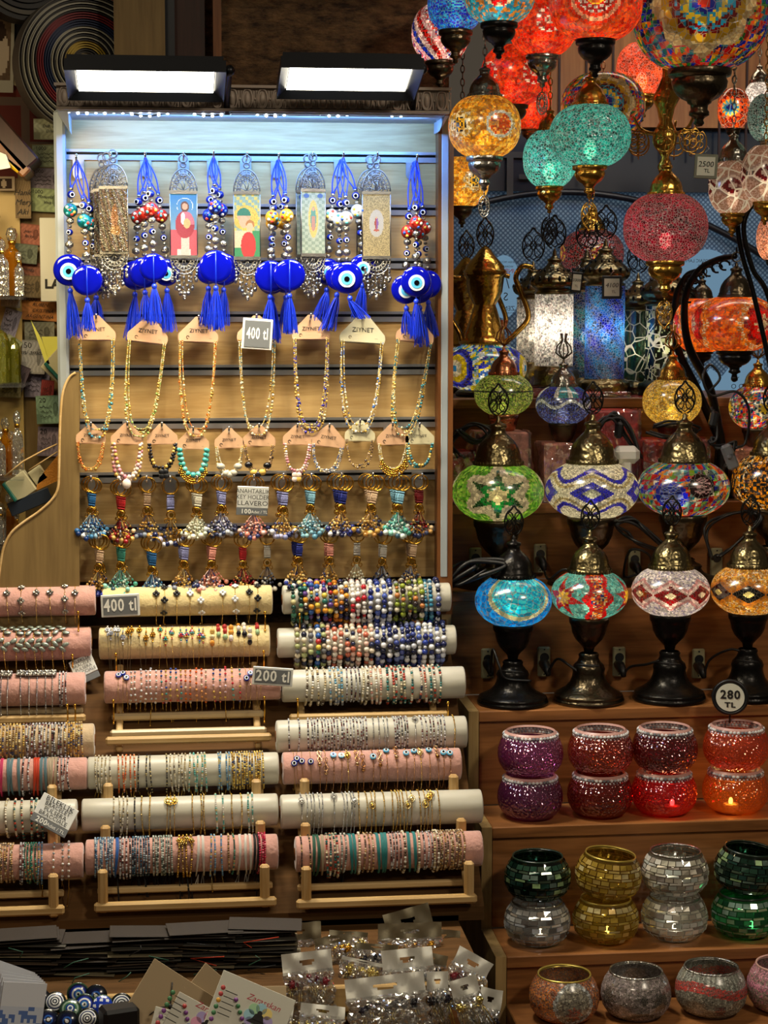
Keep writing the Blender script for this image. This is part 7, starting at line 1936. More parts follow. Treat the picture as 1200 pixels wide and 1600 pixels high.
# round evil-eye magnets in the tray
def mag(px, py, Yd, sty, tx, ty, i):
    c = P(px, py, Yd); s = SC(px, py, Yd); r = 17.5 * s
    t = thing('evil_eye_magnet', label_m[sty] % wherem[i], 'magnet', c, 0, rot=(tx, ty, 0))
    cols = MS[sty]
    def fn(th, rr):
        q = rr / r
        if sty == 'tiles' and q < .9:
            x, z = rr * sin(th), rr * cos(th); return H('e0e8f4') if (int((x + 1) * 260) % 2 and int((z + 1) * 260) % 2) else H('1a3ab0')
        return H(cols[min(len(cols) - 1, int(q * len(cols)))])
    # domed disc looking up/forward: lathe around z then turned to face -Y
    rows = [(r * q, r * .34 * (1 - q * q)) for q in np.linspace(0.001, 1, 20)] + [(r * 1.0, -.003), (r * .9, -.004), (.001, -.004)]
    g = MB(); v0 = len(g.v); 
    pr = rows; f = []; v = []; cs = []; n = 40
    for (rr, z) in pr:
        for j in range(n): v.append((rr * sin(2 * PI * j / n), -z, rr * cos(2 * PI * j / n)))
    for k in range(len(pr) - 1):
        for j in range(n):
            l = (j + 1) % n; f.append((k * n + j, k * n + l, (k + 1) * n + l, (k + 1) * n + j)); cs.append(fn((j + .5) / n * 2 * PI, (pr[k][0] + pr[k + 1][0]) / 2))
    g.add(v, f, 0, cs); g.obj('domed_disc', 'vcgloss', t)
MS = {'bw': ['e8ecf0', '101830', 'e8ecf0', '101830', 'e8ecf0', '1a2a60', 'e8ecf0', '15181c', '20241c'], 'blue': ['101018', 'e8ecf0', '3a8ac8', '1a3ab0', 'e8ecf0', '1a3ab0', '12206a', '0c1430', '2a4a30'], 'dark': ['e8ecf0', '101018', '2a5ab0', '0c1440', '0c1430', '101820', '0c1018'], 'green': ['3a5a90', 'e8ecf0', '1a3a80', '3a6a4a', '8aa090', '2a4a3a', '1c3428'], 'tiles': ['1a3ab0', '1a3ab0', '1a3ab0', '1a3ab0', '1a3ab0', '3a5a40']}
label_m = {'bw': 'round black and white ringed eye magnet %s', 'blue': 'round blue ringed eye magnet %s', 'dark': 'round dark eye magnet %s', 'green': 'round green and blue eye magnet %s', 'tiles': 'round magnet with a blue and white tile pattern %s'}
MG = [(86, 1566, 'bw', -.2, 0, 'near the paper stack, upper'), (122, 1553, 'blue', .45, .35, 'lying highest in the heap'), (48, 1580, 'blue', .1, .1, 'beside the paper stack'), (110, 1577, 'green', -.3, 0, 'in the middle of the heap'), (132, 1570, 'blue', .1, 0, 'below the highest one'),
      (160, 1571, 'tiles', -.2, .1, 'next to the ringed one'), (190, 1569, 'bw', .1, 0, 'at the tray back beside the kraft card'), (137, 1592, 'bw', 0, -.2, 'at the bottom of the heap'), (75, 1594, 'dark', 0, .3, 'low at the paper stack'), (105, 1596, 'dark', .2, 0, 'low in the middle'), (30, 1598, 'dark', .1, 0, 'lowest beside the paper'), (62, 1562, 'dark', .3, 0, 'half hidden behind the upper ringed one'), (150, 1556, 'dark', .3, 0, 'half hidden at the tray back'), (176, 1592, 'dark', .2, .2, 'under the black box')]
wherem = [m_[5] for m_ in MG]
for i, (px, py, sty, tx, ty, _) in enumerate(MG): mag(px, py, -.66 - .012 * (py - 1560) / 12, sty, -.55 + tx * .6, ty, i)
t = thing('magnet_box', 'small black glossy box at the edge of the magnet heap', 'box', P(186, 1590, -.72), .3)
MB().bbox((0, 0, 0), (.045, .03, .03), .004).obj('box_body', 'blackgl', t) if 'blackgl' in M else MB().bbox((0, 0, 0), (.045, .03, .03), .004).obj('box_body', 'blackp', t)
# white and blue paper stack at the far left
M['vcp'] = vcol('printed sheet', .5)
for i in range(7):
    px = 4 + i * 4.5
    c = P(px, 1568 + i * 5, -.66 - .01 * i); t = thing('printed_bag', 'white and blue printed paper bag standing in the corner stack', 'paper bag', c, .5, 'white and blue paper bags in the corner', rot=(-.15, .5 - .04 * i, .55))
    w, h = .06, .095
    g = MB(); g.grid(w, h, 14, 20, lambda u, v, i=i: H('dfe4ee') if v > .72 else (H('5a78b8') if hrand(int(u * 14), int(v * 20), i) > .62 else H('ccd6e8')), -.001); g.box((0, 0, 0), (w, .0018, h), col=(.75, .78, .85)); g.obj('sheet', 'vcp', t)
# kraft cards and printed cards
M['kraft'] = principled('kraft card', H('b09a78'), .7); M['whitecard'] = principled('white card', H('d4d2c4'), .6)
def card(px, py, w, h, Y, mt, label, ang, tilt=-.5, deco=None):
    c = P(px, py, Y); t = thing('greeting_card', label, 'card', c, rot=(tilt, ang, 0))
    MB().bbox((0, 0, 0), (w, .0016, h), .0004).obj('card_sheet', mt, t)
    if deco: deco(t, w, h)
def d_cord(t, w, h):
    g = MB(); g.tube([(-.012, -.002, .026), (-.004, -.003, .010), (.002, -.003, -.002), (.012, -.003, -.022)], .0008, 5); g.tube([(0, -.003, 0), (-.010, -.003, -.008), (-.016, -.003, -.022)], .0007, 5); g.tube([(0, -.003, 0), (.004, -.003, -.01), (.006, -.003, -.016)], .0007, 5)
    g.ball((.001, -.003, 0), (.004, .002, .003), (8, 6)); g.obj('black_cord', 'cordblk', t)
M['pastel'] = palette('pastel prints', [H(x) for x in ('e8a0c0', 'a0d0e0', 'f0d880', 'b0a0d8', 'a8d8a8')], .6)
M['gemprint'] = palette('stone prints', [H(x) for x in ('3a7a4a', '2a4a9a', 'b83a3a', 'd8a030', '7a3a8a', '3a3a3a')], .5)
def d_print(t, w, h):
    g = MB(); put_text(g, 'Zarasskan', .011, .012, .022, -.0012, shear=.3); g.obj('pink_writing', 'inkr', t)
    g = MB()
    for k in range(8): a = 2 * PI * k / 8; g.disc((.012 + .012 * cos(a), -.0012, .002 + .012 * sin(a)), .007, 14, th=.0004)
    g.obj('pastel_lotus', 'pastel', t)
    g = MB()
    g.disc((.012, -.002, .008), .0032, 14, th=.0006); g.poly([(-.0 + .004, -.002), (.020, -.002), (.017, .006), (.012, .008), (.007, .006)], -.0022, -.0016)
    g.poly([(-.002, -.006), (.026, -.006), (.020, -.001), (.004, -.001)], -.0022, -.0016)
    for k in range(5): g.box((-.030, -.0012, .018 - k * .007), (.016, .0004, .0008))
    g.obj('seated_figure_print', 'ink', t)
    g = MB()
    for k in range(6): g.ball((-.022 + k * .005, -.003, .012 - k * .006), (.0028, .002, .0028), (8, 6)); g.ball((-.042, -.001, .02 - k * .008), (.003, .001, .003), (8, 6))
    g.obj('stone_beads', 'gemprint', t)
card(264, 1572, .092, .078, -.70, 'kraft', 'kraft card with a knotted black cord', .62, -.45, d_cord)
card(333, 1560, .07, .055, -.68, 'kraft', 'kraft card lying behind the corded one', .75, -.45)
card(395, 1573, .085, .05, -.66, 'kraft', 'flat kraft card behind the white printed card', .02, -.5)
card(388, 1588, .098, .080, -.73, 'whitecard', 'white card with pink writing, a pastel lotus and bead stones', .45, -.5, d_print)
card(305, 1600, .07, .05, -.745, 'whitecard', 'white printed card lowest between the kraft cards', .55, -.5, d_print)
card(268, 1606, .05, .04, -.75, 'whitecard', 'small white card under the corded kraft card', .3, -.5)

# plastic bags with header cards and hairpins
M['bag'] = glassy('clear plastic bag', (.93, .93, .92), .7, .35, .12, .07, 55, 1., hue=(.9, .9, .9))
M['hdr'] = principled('white header card', H('dcdad0'), .4)
M['pinred'] = palette('dark red pin heads', [H('6a141c'), H('4a0c14'), H('8a2430')], .25); M['pinblk'] = palette('black pin heads', [H('15121a'), H('2a2838')], .2)
M['palegold'] = principled('pale gold metal', H('dcc878'), .25, 1.)
def bag(px, py, w_px, h_px, Y, ang, label, head, npins=5, hd_h=28, tilt=-.35, pins='palegold', dark=False, spoon=False, seed=1):
    c = P(px, py, Y); s = SC(px, py, Y); w, h = w_px * s, h_px * s; r = random.Random(seed)
    t = thing('hairpin_bag', label, 'plastic bag', c, rot=(tilt, ang, 0))
    hh_ = hd_h * s
    # header card with a euro hole
    g = MB(); ww = w / 2
    def wrk(x, z): return .0035 * sin(x * 190 + seed) * cos(z * 140 + seed * 2)
    nx, nz = 20, 8; v = []; f = []
    for i in range(nz + 1):
        for j in range(nx + 1):
            x = -ww + w * j / nx; z = -hh_ * i / nz; v.append((x, wrk(x, z), z))
    for i in range(nz):
        for j in range(nx):
            if i in (3, 4) and 8 <= j <= 11: continue
            if i == 3 and j in (7, 12) : continue
            k = i * (nx + 1) + j; f.append((k, k + nx + 1, k + nx + 2, k + 1))
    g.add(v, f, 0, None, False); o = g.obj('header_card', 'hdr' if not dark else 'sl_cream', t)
    # bag film, front and back
    g = MB()
    for q in (-1, 1):
        n = 18; v = []; f = []
        for i in range(n + 1):
            for j in range(n + 1):
                u = j / n - .5; z = -hh_ * .85 - (h - hh_) * i / n
                v.append((u * w * (1.0 + .04 * sin(i)), q * (.004 + .012 * cos(u * PI) * sin(PI * min(1, i / n + .1))) + .003 * r.uniform(-1, 1) + .003 * sin(u * 30 + i), z))
        for i in range(n):
            for j in range(n): k = i * (n + 1) + j; f.append((k, k + n + 1, k + n + 2, k + 1))
        g.add(v, f)
    g.obj('clear_film', 'bag', t, smooth=False)
    g = MB(); g2 = MB()
    for k in range(npins):
        x0 = -w * .32 + w * .64 * k / max(1, npins - 1) + r.uniform(-.002, .002); z0 = -hh_ - .012 + r.uniform(-.004, .003); a = r.uniform(-.35, .35); ln = (h - hh_) * r.uniform(.55, .78)
        p1 = (x0 + sin(a) * ln, r.uniform(-.004, .002), z0 - cos(a) * ln)
        for q in (-1, 1): g.tube([(x0 + q * .0012, -.004, z0), ((x0 + p1[0]) / 2 + q * .002, -.003, (z0 + p1[2]) / 2), (p1[0] + q * .002, p1[1], p1[2])], .0009, 5)
        if spoon: g.ball(p1, (.009, .003, .011), (12, 8))
        g2.ball((x0, -.006, z0 + .002), .0052, (8, 6))
        for j in range(6): aa = 2 * PI * j / 6; g2.ball((x0 + .0045 * cos(aa), -.008, z0 + .002 + .0045 * sin(aa)), .0019, (6, 4))
    g.obj('hairpins', pins, t); g2.obj('pin_heads', head, t)
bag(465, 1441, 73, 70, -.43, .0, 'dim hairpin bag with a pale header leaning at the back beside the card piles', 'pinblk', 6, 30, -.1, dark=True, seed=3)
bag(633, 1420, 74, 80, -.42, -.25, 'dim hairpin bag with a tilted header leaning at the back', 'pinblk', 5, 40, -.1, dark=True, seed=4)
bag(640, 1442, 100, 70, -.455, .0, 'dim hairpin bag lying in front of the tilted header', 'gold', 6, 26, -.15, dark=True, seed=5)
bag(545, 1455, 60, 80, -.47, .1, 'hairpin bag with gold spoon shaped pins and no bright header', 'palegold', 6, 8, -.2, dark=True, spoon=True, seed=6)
bag(478, 1487, 78, 115, -.60, -.08, 'hairpin bag with dark red pin heads and gold stems', 'pinred', 5, 33, -.3, spoon=True, seed=7)
bag(568, 1500, 70, 90, -.56, .25, 'clear bag of pale gold hairpins with little header', 'palegold', 6, 6, -.3, spoon=True, seed=8)
bag(635, 1482, 80, 100, -.58, -.06, 'hairpin bag with a bright creased header in the middle of the heap', 'gem', 6, 34, -.3, seed=9)
bag(600, 1524, 125, 100, -.66, -.08, 'wide hairpin bag with black pin heads and a white header', 'pinblk', 7, 34, -.35, seed=10)
bag(683, 1518, 34, 100, -.63, .0, 'narrow hairpin bag behind the black headed pins', 'pinblk', 3, 30, -.3, seed=11)
bag(745, 1492, 62, 95, -.60, .55, 'hairpin bag with red pin heads leaning on the shelf side', 'pinred', 6, 30, -.3, seed=12)
bag(722, 1528, 44, 100, -.66, -.25, 'hairpin bag with a folded white header and gold pins', 'palegold', 4, 30, -.3, seed=13)
bag(770, 1545, 36, 90, -.64, .25, 'hairpin bag standing closest to the shelf side', 'pinblk', 3, 34, -.2, seed=14)
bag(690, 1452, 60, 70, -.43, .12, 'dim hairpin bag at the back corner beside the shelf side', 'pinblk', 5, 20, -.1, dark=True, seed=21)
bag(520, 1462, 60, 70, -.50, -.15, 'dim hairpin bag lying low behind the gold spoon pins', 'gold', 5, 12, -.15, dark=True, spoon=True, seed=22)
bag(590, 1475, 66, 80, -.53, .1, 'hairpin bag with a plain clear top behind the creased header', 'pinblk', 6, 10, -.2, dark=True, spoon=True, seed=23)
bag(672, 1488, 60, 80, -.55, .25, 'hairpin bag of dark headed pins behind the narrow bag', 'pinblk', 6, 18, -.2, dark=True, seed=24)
bag(440, 1570, 40, 60, -.70, .2, 'small clear hairpin bag beside the white printed card', 'gem', 3, 20, -.4, seed=25)
bag(505, 1570, 70, 70, -.72, .15, 'clear hairpin bag with a blue and white label low in the heap', 'palegold', 4, 20, -.5, spoon=True, seed=15)

# ================================================================== FAR LEFT
# tan column with banknotes, side panel with an S-shaped edge
struct(slab('trim_7', 34, 225, 112, 950, .10, .16, 'tan'))
def spanel():
    Y = -.045; pts_px = [(118, 582), (108, 590), (99, 610), (95, 640), (93, 690), (92, 740), (90, 765), (80, 782), (60, 800), (38, 815), (18, 832), (6, 855), (1, 880), (-4, 925), (-6, 990), (124, 990), (124, 582)]
    c = P(60, 800, Y); L_ = [P(x, y, Y) - c for x, y in pts_px]
    n = len(L_); t = thing('side_panel_board', 'tan wooden side panel with an S curved edge at the lower left of the slatwall', 'side panel', c)
    # smooth the outline
    crv = bezier([L_[i] for i in range(n - 2)], 4)
    out = [(p[0], p[2]) for p in crv] + [(L_[-2][0], L_[-2][2]), (L_[-1][0], L_[-1][2])]
    MB().poly(out, 0, .018).obj('board', 'tan', t)
    g = MB(); g.tube([(p[0], -.0005, p[1]) for p in [(q[0], q[2]) for q in crv]], .0022, 6); g.obj('edge_banding', 'birch', t)
spanel()
def note(px, py, w, h, Y, base, ang, label, txt=None, portrait=True, num=None, ink='ink', hand=None, yaw=0.):
    c = P(px, py, Y); s = SC(px, py, Y); w *= s; h *= s
    t = thing('banknote', label, 'banknote', c, rot=(0, ang, yaw)); b = H(base); rs = R.random() * 50
    def fn(u, v):
        q = .9 + .14 * sin(u * 40 + 3 * sin(v * 12) + rs)
        if portrait and ell(u, v, .74, .52, .10, .26): return lum(b, .55 if ell(u, v, .74, .58, .05, .13) else .42)
        if v < .06 or v > .95: return lum(b, .7)
        if u < .2 and v < .35: return lum(b, .65)
        return lum(b, q * (1 + .1 * (hrand(int(u * 40), int(v * 20), rs) - .5)))
    ph = R.random() * 6
    g = MB(); g.grid(w, h, 40, 20, fn, -.0006, bend=lambda a, b_: .0018 * sin(a * 5 + ph) * cos(b_ * 3 + ph)); g.obj('paper', 'note', t)
    g = MB()
    if num: put_text(g, num, h * .24, -w * .25, h * .34, -.0026)
    if hand:
        for i, q in enumerate(hand): put_text(g, q, h * .2, -w * .05 + (i % 2) * w * .06, h * (.14 - .24 * i), -.0028, shear=.35)
    if not hand:
        for i in range(3):
            xx = np.linspace(-w * .35, w * .1, 22); g.tube([(x, -.0028, h * (.1 - .17 * i) + h * .05 * sin(x * 900 + i) * cos(x * 370)) for x in xx], .0004, 3)
    if g.v: g.obj('writing', ink, t)
notes = [(78, 202, 50, 32, 'a8a888', 0, 'grey green banknote with handwriting just below the belt coil', None, None, ('Dub, 3', 'Dilan')), (78, 244, 54, 34, 'a0a888', 0, 'olive banknote with a framed stamp, second in the column', '1000', None, None), (74, 280, 56, 34, '8a8090', .02, 'lilac grey banknote printed 2000 with a portrait', '2000', None, None),
         (73, 313, 58, 36, '9aa880', .05, 'green banknote printed 1000 with a portrait and handwriting', '1000', None, ('Manuela', 'Viva')), (36, 310, 24, 62, '8a7458', 0, 'narrow brown banknote covered in handwritten lines', None, None, ('Hank', 'Mery', 'Aki')), (45, 366, 44, 32, 'a86a58', .1, 'reddish banknote with handwriting below the narrow one', None, None, ('Jean', 'Ricky')),
         (36, 396, 44, 30, '6a7060', .1, 'dark green banknote under the reddish one', None, None, None), (40, 425, 46, 38, '8a5a4a', .25, 'red brown banknote turned aslant with dark writing', None, None, ('Fernanda', 'Ana')), (18, 458, 30, 44, '9a9088', .1, 'pale upright banknote marked 20', '20', None, None), (50, 448, 34, 34, '7a6a50', .05, 'brown banknote above the orange one', None, None, None),
         (66, 482, 70, 38, 'd08a50', .07, 'orange banknote printed 1000 with the words about Argentina', '1000', None, ('RUBEN', 'CRISTINA', 'ARGENTINA')), (16, 505, 26, 44, '8a8090', .3, 'lilac banknote marked 50 folded at the column edge', '50', None, None), (14, 545, 26, 40, 'a0a080', .6, 'pale green banknote with a round seal', None, None, None),
         (62, 520, 46, 34, '8a8878', 0, 'grey banknote below the orange one', None, None, None), (52, 558, 36, 52, 'a8a4a0', .05, 'white grey banknote marked 50 with handwriting', '50', None, ('mi amor',)), (58, 600, 38, 42, '8a8298', .04, 'violet banknote with a large round portrait', None, None, None), (30, 590, 24, 40, '5a4e58', .4, 'dark purple banknote hanging aslant', None, None, None),
         (16, 606, 34, 30, '9a8a60', .05, 'yellow brown banknote behind the glass bottles', None, None, None), (74, 610, 20, 32, '8a3a38', .1, 'small red banknote beside the brochure holder', None, None, None), (77, 640, 40, 44, '8aa890', -.03, 'green banknote marked 20 low on the column', '20', None, None), (76, 690, 34, 46, '9a8a98', .05, 'lilac banknote marked 20 lowest on the column', '20', None, None)]
for i, (px, py, w, h, b, a, lab, num, _, hand) in enumerate(notes): note(px, py, w, h, .094 - .003 * (i % 5) - (.014 if px < 40 else 0), b, a, lab, num=num, hand=hand, portrait=i not in (0, 4, 7, 10, 12))
# S LA sign
c = P(82, 406, .06)
t = thing('letter_sign', 'cream sign with black letters partly hidden behind the amulets', 'sign', c); s = SC(82, 406, .06)
MB().bbox((4 * s, 0, 0), (46 * s, .004, 130 * s), .001).obj('plate', 'creamp', t) if 'creamp' in M else MB().bbox((4 * s, 0, 0), (46 * s, .004, 130 * s), .001).obj('plate', 'whitecard', t)
g = MB(); put_text(g, 'S', 17 * s, 10 * s, -14 * s, -.003, bold=.0007); put_text(g, 'LA', 19 * s, -1 * s, -38 * s, -.003, bold=.0009)
g.tube([(x * s, -.003, z * s) for x, z in ((10, 28), (10, 12), (22, 12), (22, 28))], .0008, 4, closed=True); g.obj('sign_lettering', 'ink', t)
# coiled belts
def belt(px, py, rx, ry, Y, cols, label, seed=0):
    c = P(px, py, Y); s = SC(px, py, Y); R1 = ry * s
    t = thing('belt_coil', label, 'belt', c, rot=(0, 0, .3))
    g = MB(); n = 72; v = []; f = []; cs = []; rings = len(cols)
    pr = []
    for i in range(rings):
        r0 = R1 * i / rings + .002; r1 = R1 * (i + 1) / rings
        pr += [(r0, -.002, i), (r0, -.007, i), (r1 - .0008, -.007, i), (r1 - .0008, -.002, i)]
    pr += [(R1, .035, rings - 1)]
    for (r, y, i) in pr:
        for j in range(n): v.append((r * cos(2 * PI * j / n), y, r * sin(2 * PI * j / n)))
    for k in range(len(pr) - 1):
        for j in range(n): l = (j + 1) % n; f.append((k * n + j, k * n + l, (k + 1) * n + l, (k + 1) * n + j)); cs.append(H(cols[pr[k][2]]) if k % 4 else H('15120f'))
    g.add(v, f, 0, cs, True); g.obj('woven_band', 'vc', t)
BC = ['2a2018', 'a89c84', '2a2018', 'a89c84', '2a2420', '2a2420', 'b09430', 'b09430', 'b09430', '2a2420', 'a8a494', '1a1a20', 'a8a494', '1a1a20', 'a8a494', '16264a', '16264a', '16264a', '7a1820', '7a1820', '7a1820', '1a1614', 'a8a494', '1a1614', 'a8a494', '1a1614', 'a8a494', '2a2420', '6a6458']
belt(134, 100, 80, 108, .10, BC, 'coiled woven belt in red navy and yellow rings behind the header')
belt(40, -60, 90, 92, .14, ['3a6a50', '3a6a50', '6a5a38', '3a6a50', '1a1614', '1a1614', '1a1614', '1a1614', '4a4438', '15120f'], 'dark green and black coiled belt at the top edge')
# papers on the brick
def sheet(px, py, w, h, Y, col, ang, label, fn=None):
    c = P(px, py, Y); s = SC(px, py, Y); t = thing('paper_sheet', label, 'paper', c, rot=(0, ang, 0))
    g = MB(); g.grid(w * s, h * s, 16, 40, fn or (lambda u, v: H(col)), -.001, bend=lambda a, b: .003 * sin(a * 4 + b * 2)); g.obj('sheet', 'note', t)
def pic_old(u, v):
    if u < .06 or u > .86 or v < .12 or v > .98: return H('b8b09c')
    if v > .84: return H('8a7a60')
    if ell(u, v, .45, .62, .22, .1): return H('3a2a20')
    if ell(u, v, .5, .4, .3, .22): return H('c8b49c')
    return rj(H('6a5440'), .2)
sheet(2, 68, 40, 150, .205, 'b8b09c', .04, 'old printed picture with a pale border on the brick wall', pic_old)
sheet(42, 105, 36, 66, .205, 'a09070', .35, 'plain tan paper sheet hanging aslant on the brick wall')
sheet(34, 60, 46, 55, .214, '2a2a30', .05, 'dark blue grey paper behind the tan sheet')
sheet(6, 287, 34, 22, .05, '4a3a30', 0, 'small dark framed picture above the glass bottles', lambda u, v: H('2a1c16') if .1 < u < .9 and .15 < v < .85 and not ell(u, v, .5, .5, .12, .3) else H('8a7a68'))
# yellow stall edging top-left
t = thing('stall_awning_edge', 'dark brown and yellow slanting edge of a neighbouring stall roof', 'awning', P(10, 240, .0)); o = np.array(t.location)
for (a, b, r_, mt, nme) in (((-20, 180), (52, 262), .020, 'darkwood', 'roof_edge'), ((-20, 208), (46, 275), .012, 'brownz', 'under_edge'), ((-20, 226), (38, 272), .007, 'yel', 'yellow_edging')):
    if mt == 'yel': M['yel'] = principled('yellow painted edge', H('c8a418'), .5)
    p0, p1 = P(a[0], a[1], .0) - o, P(b[0], b[1], .0) - o; d = p1 - p0; ln = np.linalg.norm(d); ang = -math.atan2(d[2], d[0])
    MB().bbox((p0 + p1) / 2, (ln, .10, r_ * 1.6), .003, rot=rotm(0, ang, 0)).obj(nme, mt, t)
MB().poly([(-.04, -.03), (.012, -.02), (.004, .006), (-.04, .02)], -.052, -.046).obj('red_white_panel', 'orangep', t) if 'orangep' in M else MB().poly([(-.04, -.035), (.010, -.025), (.004, -.006), (-.04, .012)], -.056, -.052).obj('white_panel', 'whitecard', t)
# perfume bottles on glass shelves
M['amb'] = glassy('amber liquid glass', (.95, .62, .16), .45, .18, .05, .4, 60, .3, hue=H('d8941c')); M['clr'] = glassy('cut crystal', (.95, .95, .9), .5, .45, .04, .1, 120, 1., hue=(.9, .9, .85)); M['olv'] = glassy('olive glass', (.7, .7, .25), .4, .3, .05, .4, 60, .6, hue=H('a0a030'))
def bottle(px, ytop, ybot, w, Y, mt, label, facet=6, stop=True):
    zb = P(px, ybot, Y)[2]; h = P(px, ytop, Y)[2] - zb; s = SC(px, ybot, Y); r = w / 2 * s; c = P(px, ybot, Y)
    t = thing('glass_bottle', label, 'bottle', (c[0], Y, zb), .3)
    hb = h * (.68 if stop else .9)
    g = MB(); g.lathe([(.001, 0), (r, 0), (r, hb * .8), (r * .8, hb * .92), (r * .35, hb), (r * .33, hb * 1.06)], facet, (0, 0, 0)); g.obj('glass_body', mt, t, smooth=False)
    if stop:
        g = MB(); g.lathe([(r * .3, hb * 1.06), (r * .42, hb * 1.08), (r * .42, hb * 1.14), (r * .3, hb * 1.16)], 10); g.obj('collar', 'gold', t)
        g = MB(); v, f = SPH[(6, 4)]; g.add(v * np.array([r * .62, r * .62, h * .12]) + np.array([0, 0, h * .87]), f, 0, None, True); g.obj('stopper', 'clr', t, smooth=False)
zs_ = {}
for row, (yb_, items) in enumerate(((462, [(-8, 320, 36, 'amb'), (20, 352, 30, 'amb'), (4, 372, 22, 'clr'), (30, 392, 16, 'clr')]), (598, [(-4, 505, 40, 'olv'), (22, 524, 22, 'olv')]), (742, [(-12, 620, 26, 'amb'), (10, 650, 24, 'amb'), (28, 640, 20, 'clr'), (0, 668, 20, 'clr'), (19, 672, 18, 'amb')]), (850, [(-4, 752, 30, 'clr'), (16, 768, 22, 'amb'), (2, 790, 16, 'clr'), (27, 800, 14, 'amb')]))):
    Y = .0
    for i, (px, yt_, w, mt) in enumerate(items):
        bottle(px, yt_, yb_, w, Y + (.03, .055, -.005, .0, .02)[i], mt, '%s perfume bottle, %s on the %s glass shelf at the left edge' % ({'amb': 'amber filled', 'olv': 'ribbed olive', 'clr': 'clear cut crystal'}[mt], ('first', 'second', 'third', 'fourth', 'fifth')[i], ('top', 'second', 'third', 'lowest')[row]), 6 if mt != 'olv' else 12, mt != 'olv')
    a = P(-60, yb_, -.03); b = P(37, yb_, -.03); z = P(10, yb_, .0)[2]
    o = MB().box(((a[0] + b[0]) / 2, .03, 0), (b[0] - a[0], .13, .005)).obj('glass_shelf', 'glasswall', loc=(0, 0, z - .0035)); tag(o, 'thin glass shelf under the %s row of perfume bottles' % ('top', 'second', 'third', 'lowest')[row], 'shelf')
M['ivory'] = principled('ivory backing', H('b89a58'), .5)
struct(slab('trim_8', -80, 290, 36, 900, .085, .10, 'ivory'))
# brochure holders
M['tealp'] = principled('dark teal plastic', H('0c4a40'), .4); M['yelpaper'] = principled('yellow paper', H('d0cc58'), .7); M['leaflet'] = principled('leaflet', H('a8a080'), .6)
t = thing('brochure_holder', 'leaning brochure holder with a yellow sheet beside the necklaces', 'brochure holder', P(92, 560, .03))
s = SC(92, 560, .03); tlt = rotm(0, .75, 0)
g = MB(); g.poly([(-42 * s, 60 * s), (-20 * s, -10 * s), (-14 * s, -8 * s), (-26 * s, 30 * s)], -.004, -.003); g.poly([(-26 * s, 34 * s), (8 * s, 34 * s), (6 * s, 14 * s), (-14 * s, -8 * s), (-20 * s, 4 * s)], -.001, .0); g.obj('yellow_sheet', 'yelpaper', t)
g = MB(); g.bbox((4 * s, .006, -6 * s), (38 * s, .02, 56 * s), .001, rot=tlt); g.obj('leaflets', 'leaflet', t)
g = MB(); g.bbox((-6 * s, -.002, -24 * s), (5 * s, .03, 46 * s), .001, rot=rotm(0, -.72, 0)); g.obj('holder_edge', 'tealp', t)
for k in range(5): pass
t = thing('brochure_holder', 'clear slanting holder with folded leaflets above the curved panel', 'brochure holder', P(45, 755, .0)); s = SC(45, 755, 0.)
g = MB(); g.bbox((-12 * s, 0, -4 * s), (36 * s, .03, 36 * s), .001, rot=rotm(0, -.6, 0)); g.bbox((14 * s, .01, 12 * s), (22 * s, .02, 24 * s), .001, rot=rotm(0, -.6, 0)); g.obj('leaflets', 'leaflet', t)
M['orangefill'] = principled('orange spice', H('c8822a'), .8, 0, .6, 300)
g = MB(); g.poly([(10 * s, -12 * s), (46 * s, 4 * s), (46 * s, 44 * s), (16 * s, 8 * s)], .0, .02); g.obj('orange_leaflet', 'orangefill', t)
g = MB(); g.bbox((-28 * s, -.012, -12 * s), (5 * s, .03, 34 * s), .001, rot=rotm(0, -.6, 0)); g.obj('holder_edge', 'tealp', t)
g = MB(); g.tube([(-36 * s, -.016, 12 * s), (-6 * s, -.016, 36 * s), (24 * s, -.016, 52 * s), (46 * s, -.016, 62 * s)], .0014, 5); g.tube([(2 * s, -.016, 22 * s), (46 * s, -.016, 50 * s)], .001, 5); g.obj('clear_rim', 'birch', t)
M['darkphoto'] = principled('dark printed card', H('1c2430'), .4)
g = MB(); g.bbox((2 * s, -.014, -28 * s), (68 * s, .002, 22 * s), .001, rot=rotm(0, -.38, 0)); g.obj('dark_leaflet', 'darkphoto', t)

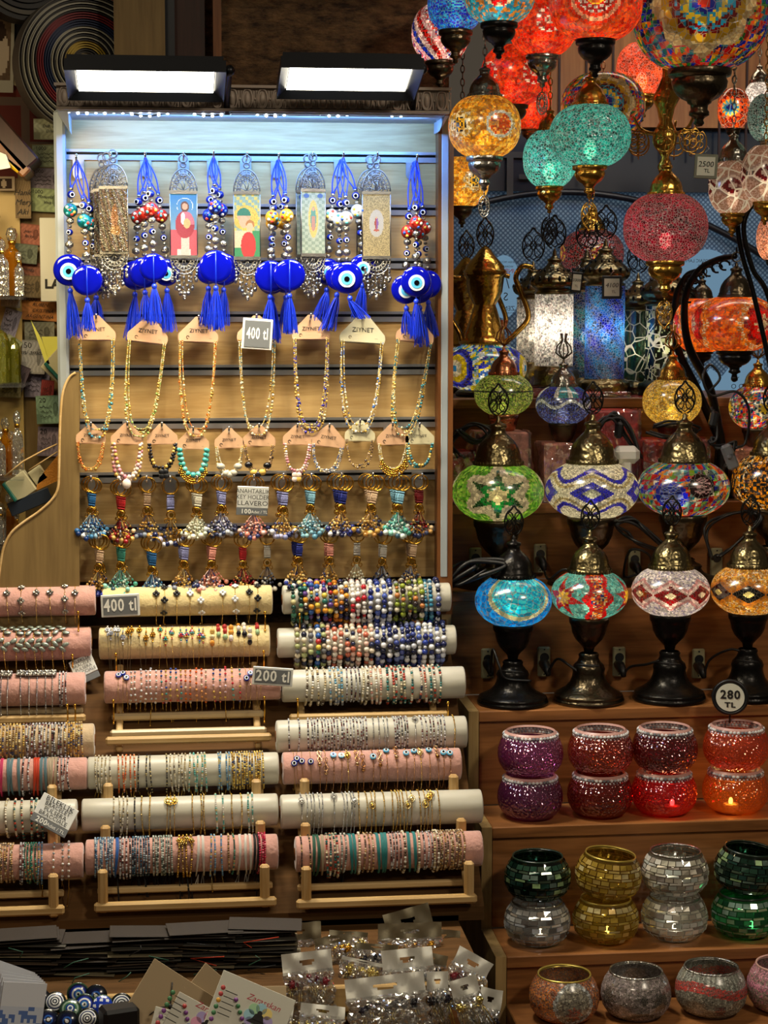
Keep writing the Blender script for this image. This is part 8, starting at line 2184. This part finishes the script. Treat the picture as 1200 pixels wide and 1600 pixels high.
# pieces that sit on a part become its children
SUB = {'painted_eye': 'glass_disc', 'finial': 'cap', 'card_lettering': 'card', 'sign_lettering': 'plate', 'handwritten_price': 'paper', 'outlet': 'plate', 'cap_holes': 'onion_cap', 'rhinestone_rim': 'glass_bowl',
       'mirror_tiles': 'glass_bowl', 'flame_bulb': 'cup', 'charm': 'chain', 'pin_heads': 'hairpins', 'edge_banding': 'board', 'black_cord': 'card_sheet', 'reversed_lettering': 'sheet', 'red_lettering': 'sheet', 'writing': 'paper',
       'end_plug': 'padded_tube', 'collar': 'glass_body', 'scroll_work': 'curved_arm', 'pendant_charm': 'glass_holder', 'mounting_bracket': 'housing', 'heat_sink': 'housing', 'price_lettering': 'face', 'seated_figure_print': 'card_sheet', 'pink_writing': 'card_sheet', 'pastel_lotus': 'card_sheet'}
for root in [o for o in bpy.data.objects if o.parent is None and o.type == 'EMPTY']:
    kids = {}
    for k in root.children: kids.setdefault(k.name.split('.')[0], k)
    for k in list(root.children):
        p = kids.get(SUB.get(k.name.split('.')[0], ''))
        if p is not None and p.location.length < 1e-9 and tuple(p.rotation_euler) == (0, 0, 0): k.parent = p

# ================================================================== LIGHT, WORLD, VIEW
w = bpy.data.worlds.new('world'); sc.world = w; w.use_nodes = True
bg = w.node_tree.nodes['Background']; bg.inputs[0].default_value = (1., .80, .58, 1); bg.inputs[1].default_value = WORLD
def area(loc, rot, sx, sy, e, col, name='area_light'):
    la = bpy.data.lights.new(name, 'AREA'); la.shape = 'RECTANGLE'; la.size = sx; la.size_y = sy; la.energy = e; la.color = col
    lo = bpy.data.objects.new(name, la); COL.objects.link(lo); lo.location = loc; lo.rotation_euler = rot
# unseen area lights added as fill from above and behind the viewer
area((-.9, -3.6, 3.1), (math.radians(52), 0, math.radians(-14)), .6, .2, LANE_FILL, (1., .85, .62), 'lane_fill')
area((1.6, -2.4, 2.9), (math.radians(52), 0, math.radians(22)), .3, .2, LANE_FILL * 1.5, (1., .86, .66), 'lane_fill')
area((.95, .30, ZC - .01), (math.radians(25), 0, 0), .7, .08, 1.6, (1., .80, .56), 'cladding_fill')  # unseen fill added to brighten the pine cladding and hanging lamps
# warm area light over the perfume shelves at the left
area((P(-60, 500, -.3)[0], -.25, P(0, 250, -.3)[2]), (math.radians(40), 0, math.radians(0)), .2, .1, 1.4, (1., .78, .42), 'perfume_shelf_light')
# added blue light in front of the window film, for its backlit look
area((.9, .35, 1.98), (math.radians(45), 0, 0), .7, .1, .5, (.35, .6, 1.), 'film_fill')
sc.view_settings.view_transform = 'Standard'; sc.view_settings.look = 'None'; sc.view_settings.gamma = 1; sc.view_settings.use_curve_mapping = False
sc.view_settings.exposure = EXPO
sc.cycles.use_denoising = True; sc.cycles.max_bounces = 10; sc.cycles.diffuse_bounces = 3; sc.cycles.glossy_bounces = 3; sc.cycles.transparent_max_bounces = 16; sc.cycles.transmission_bounces = 4
sc.cycles.caustics_reflective = False; sc.cycles.caustics_refractive = False; sc.cycles.sample_clamp_indirect = 4.0; sc.cycles.use_light_tree = True
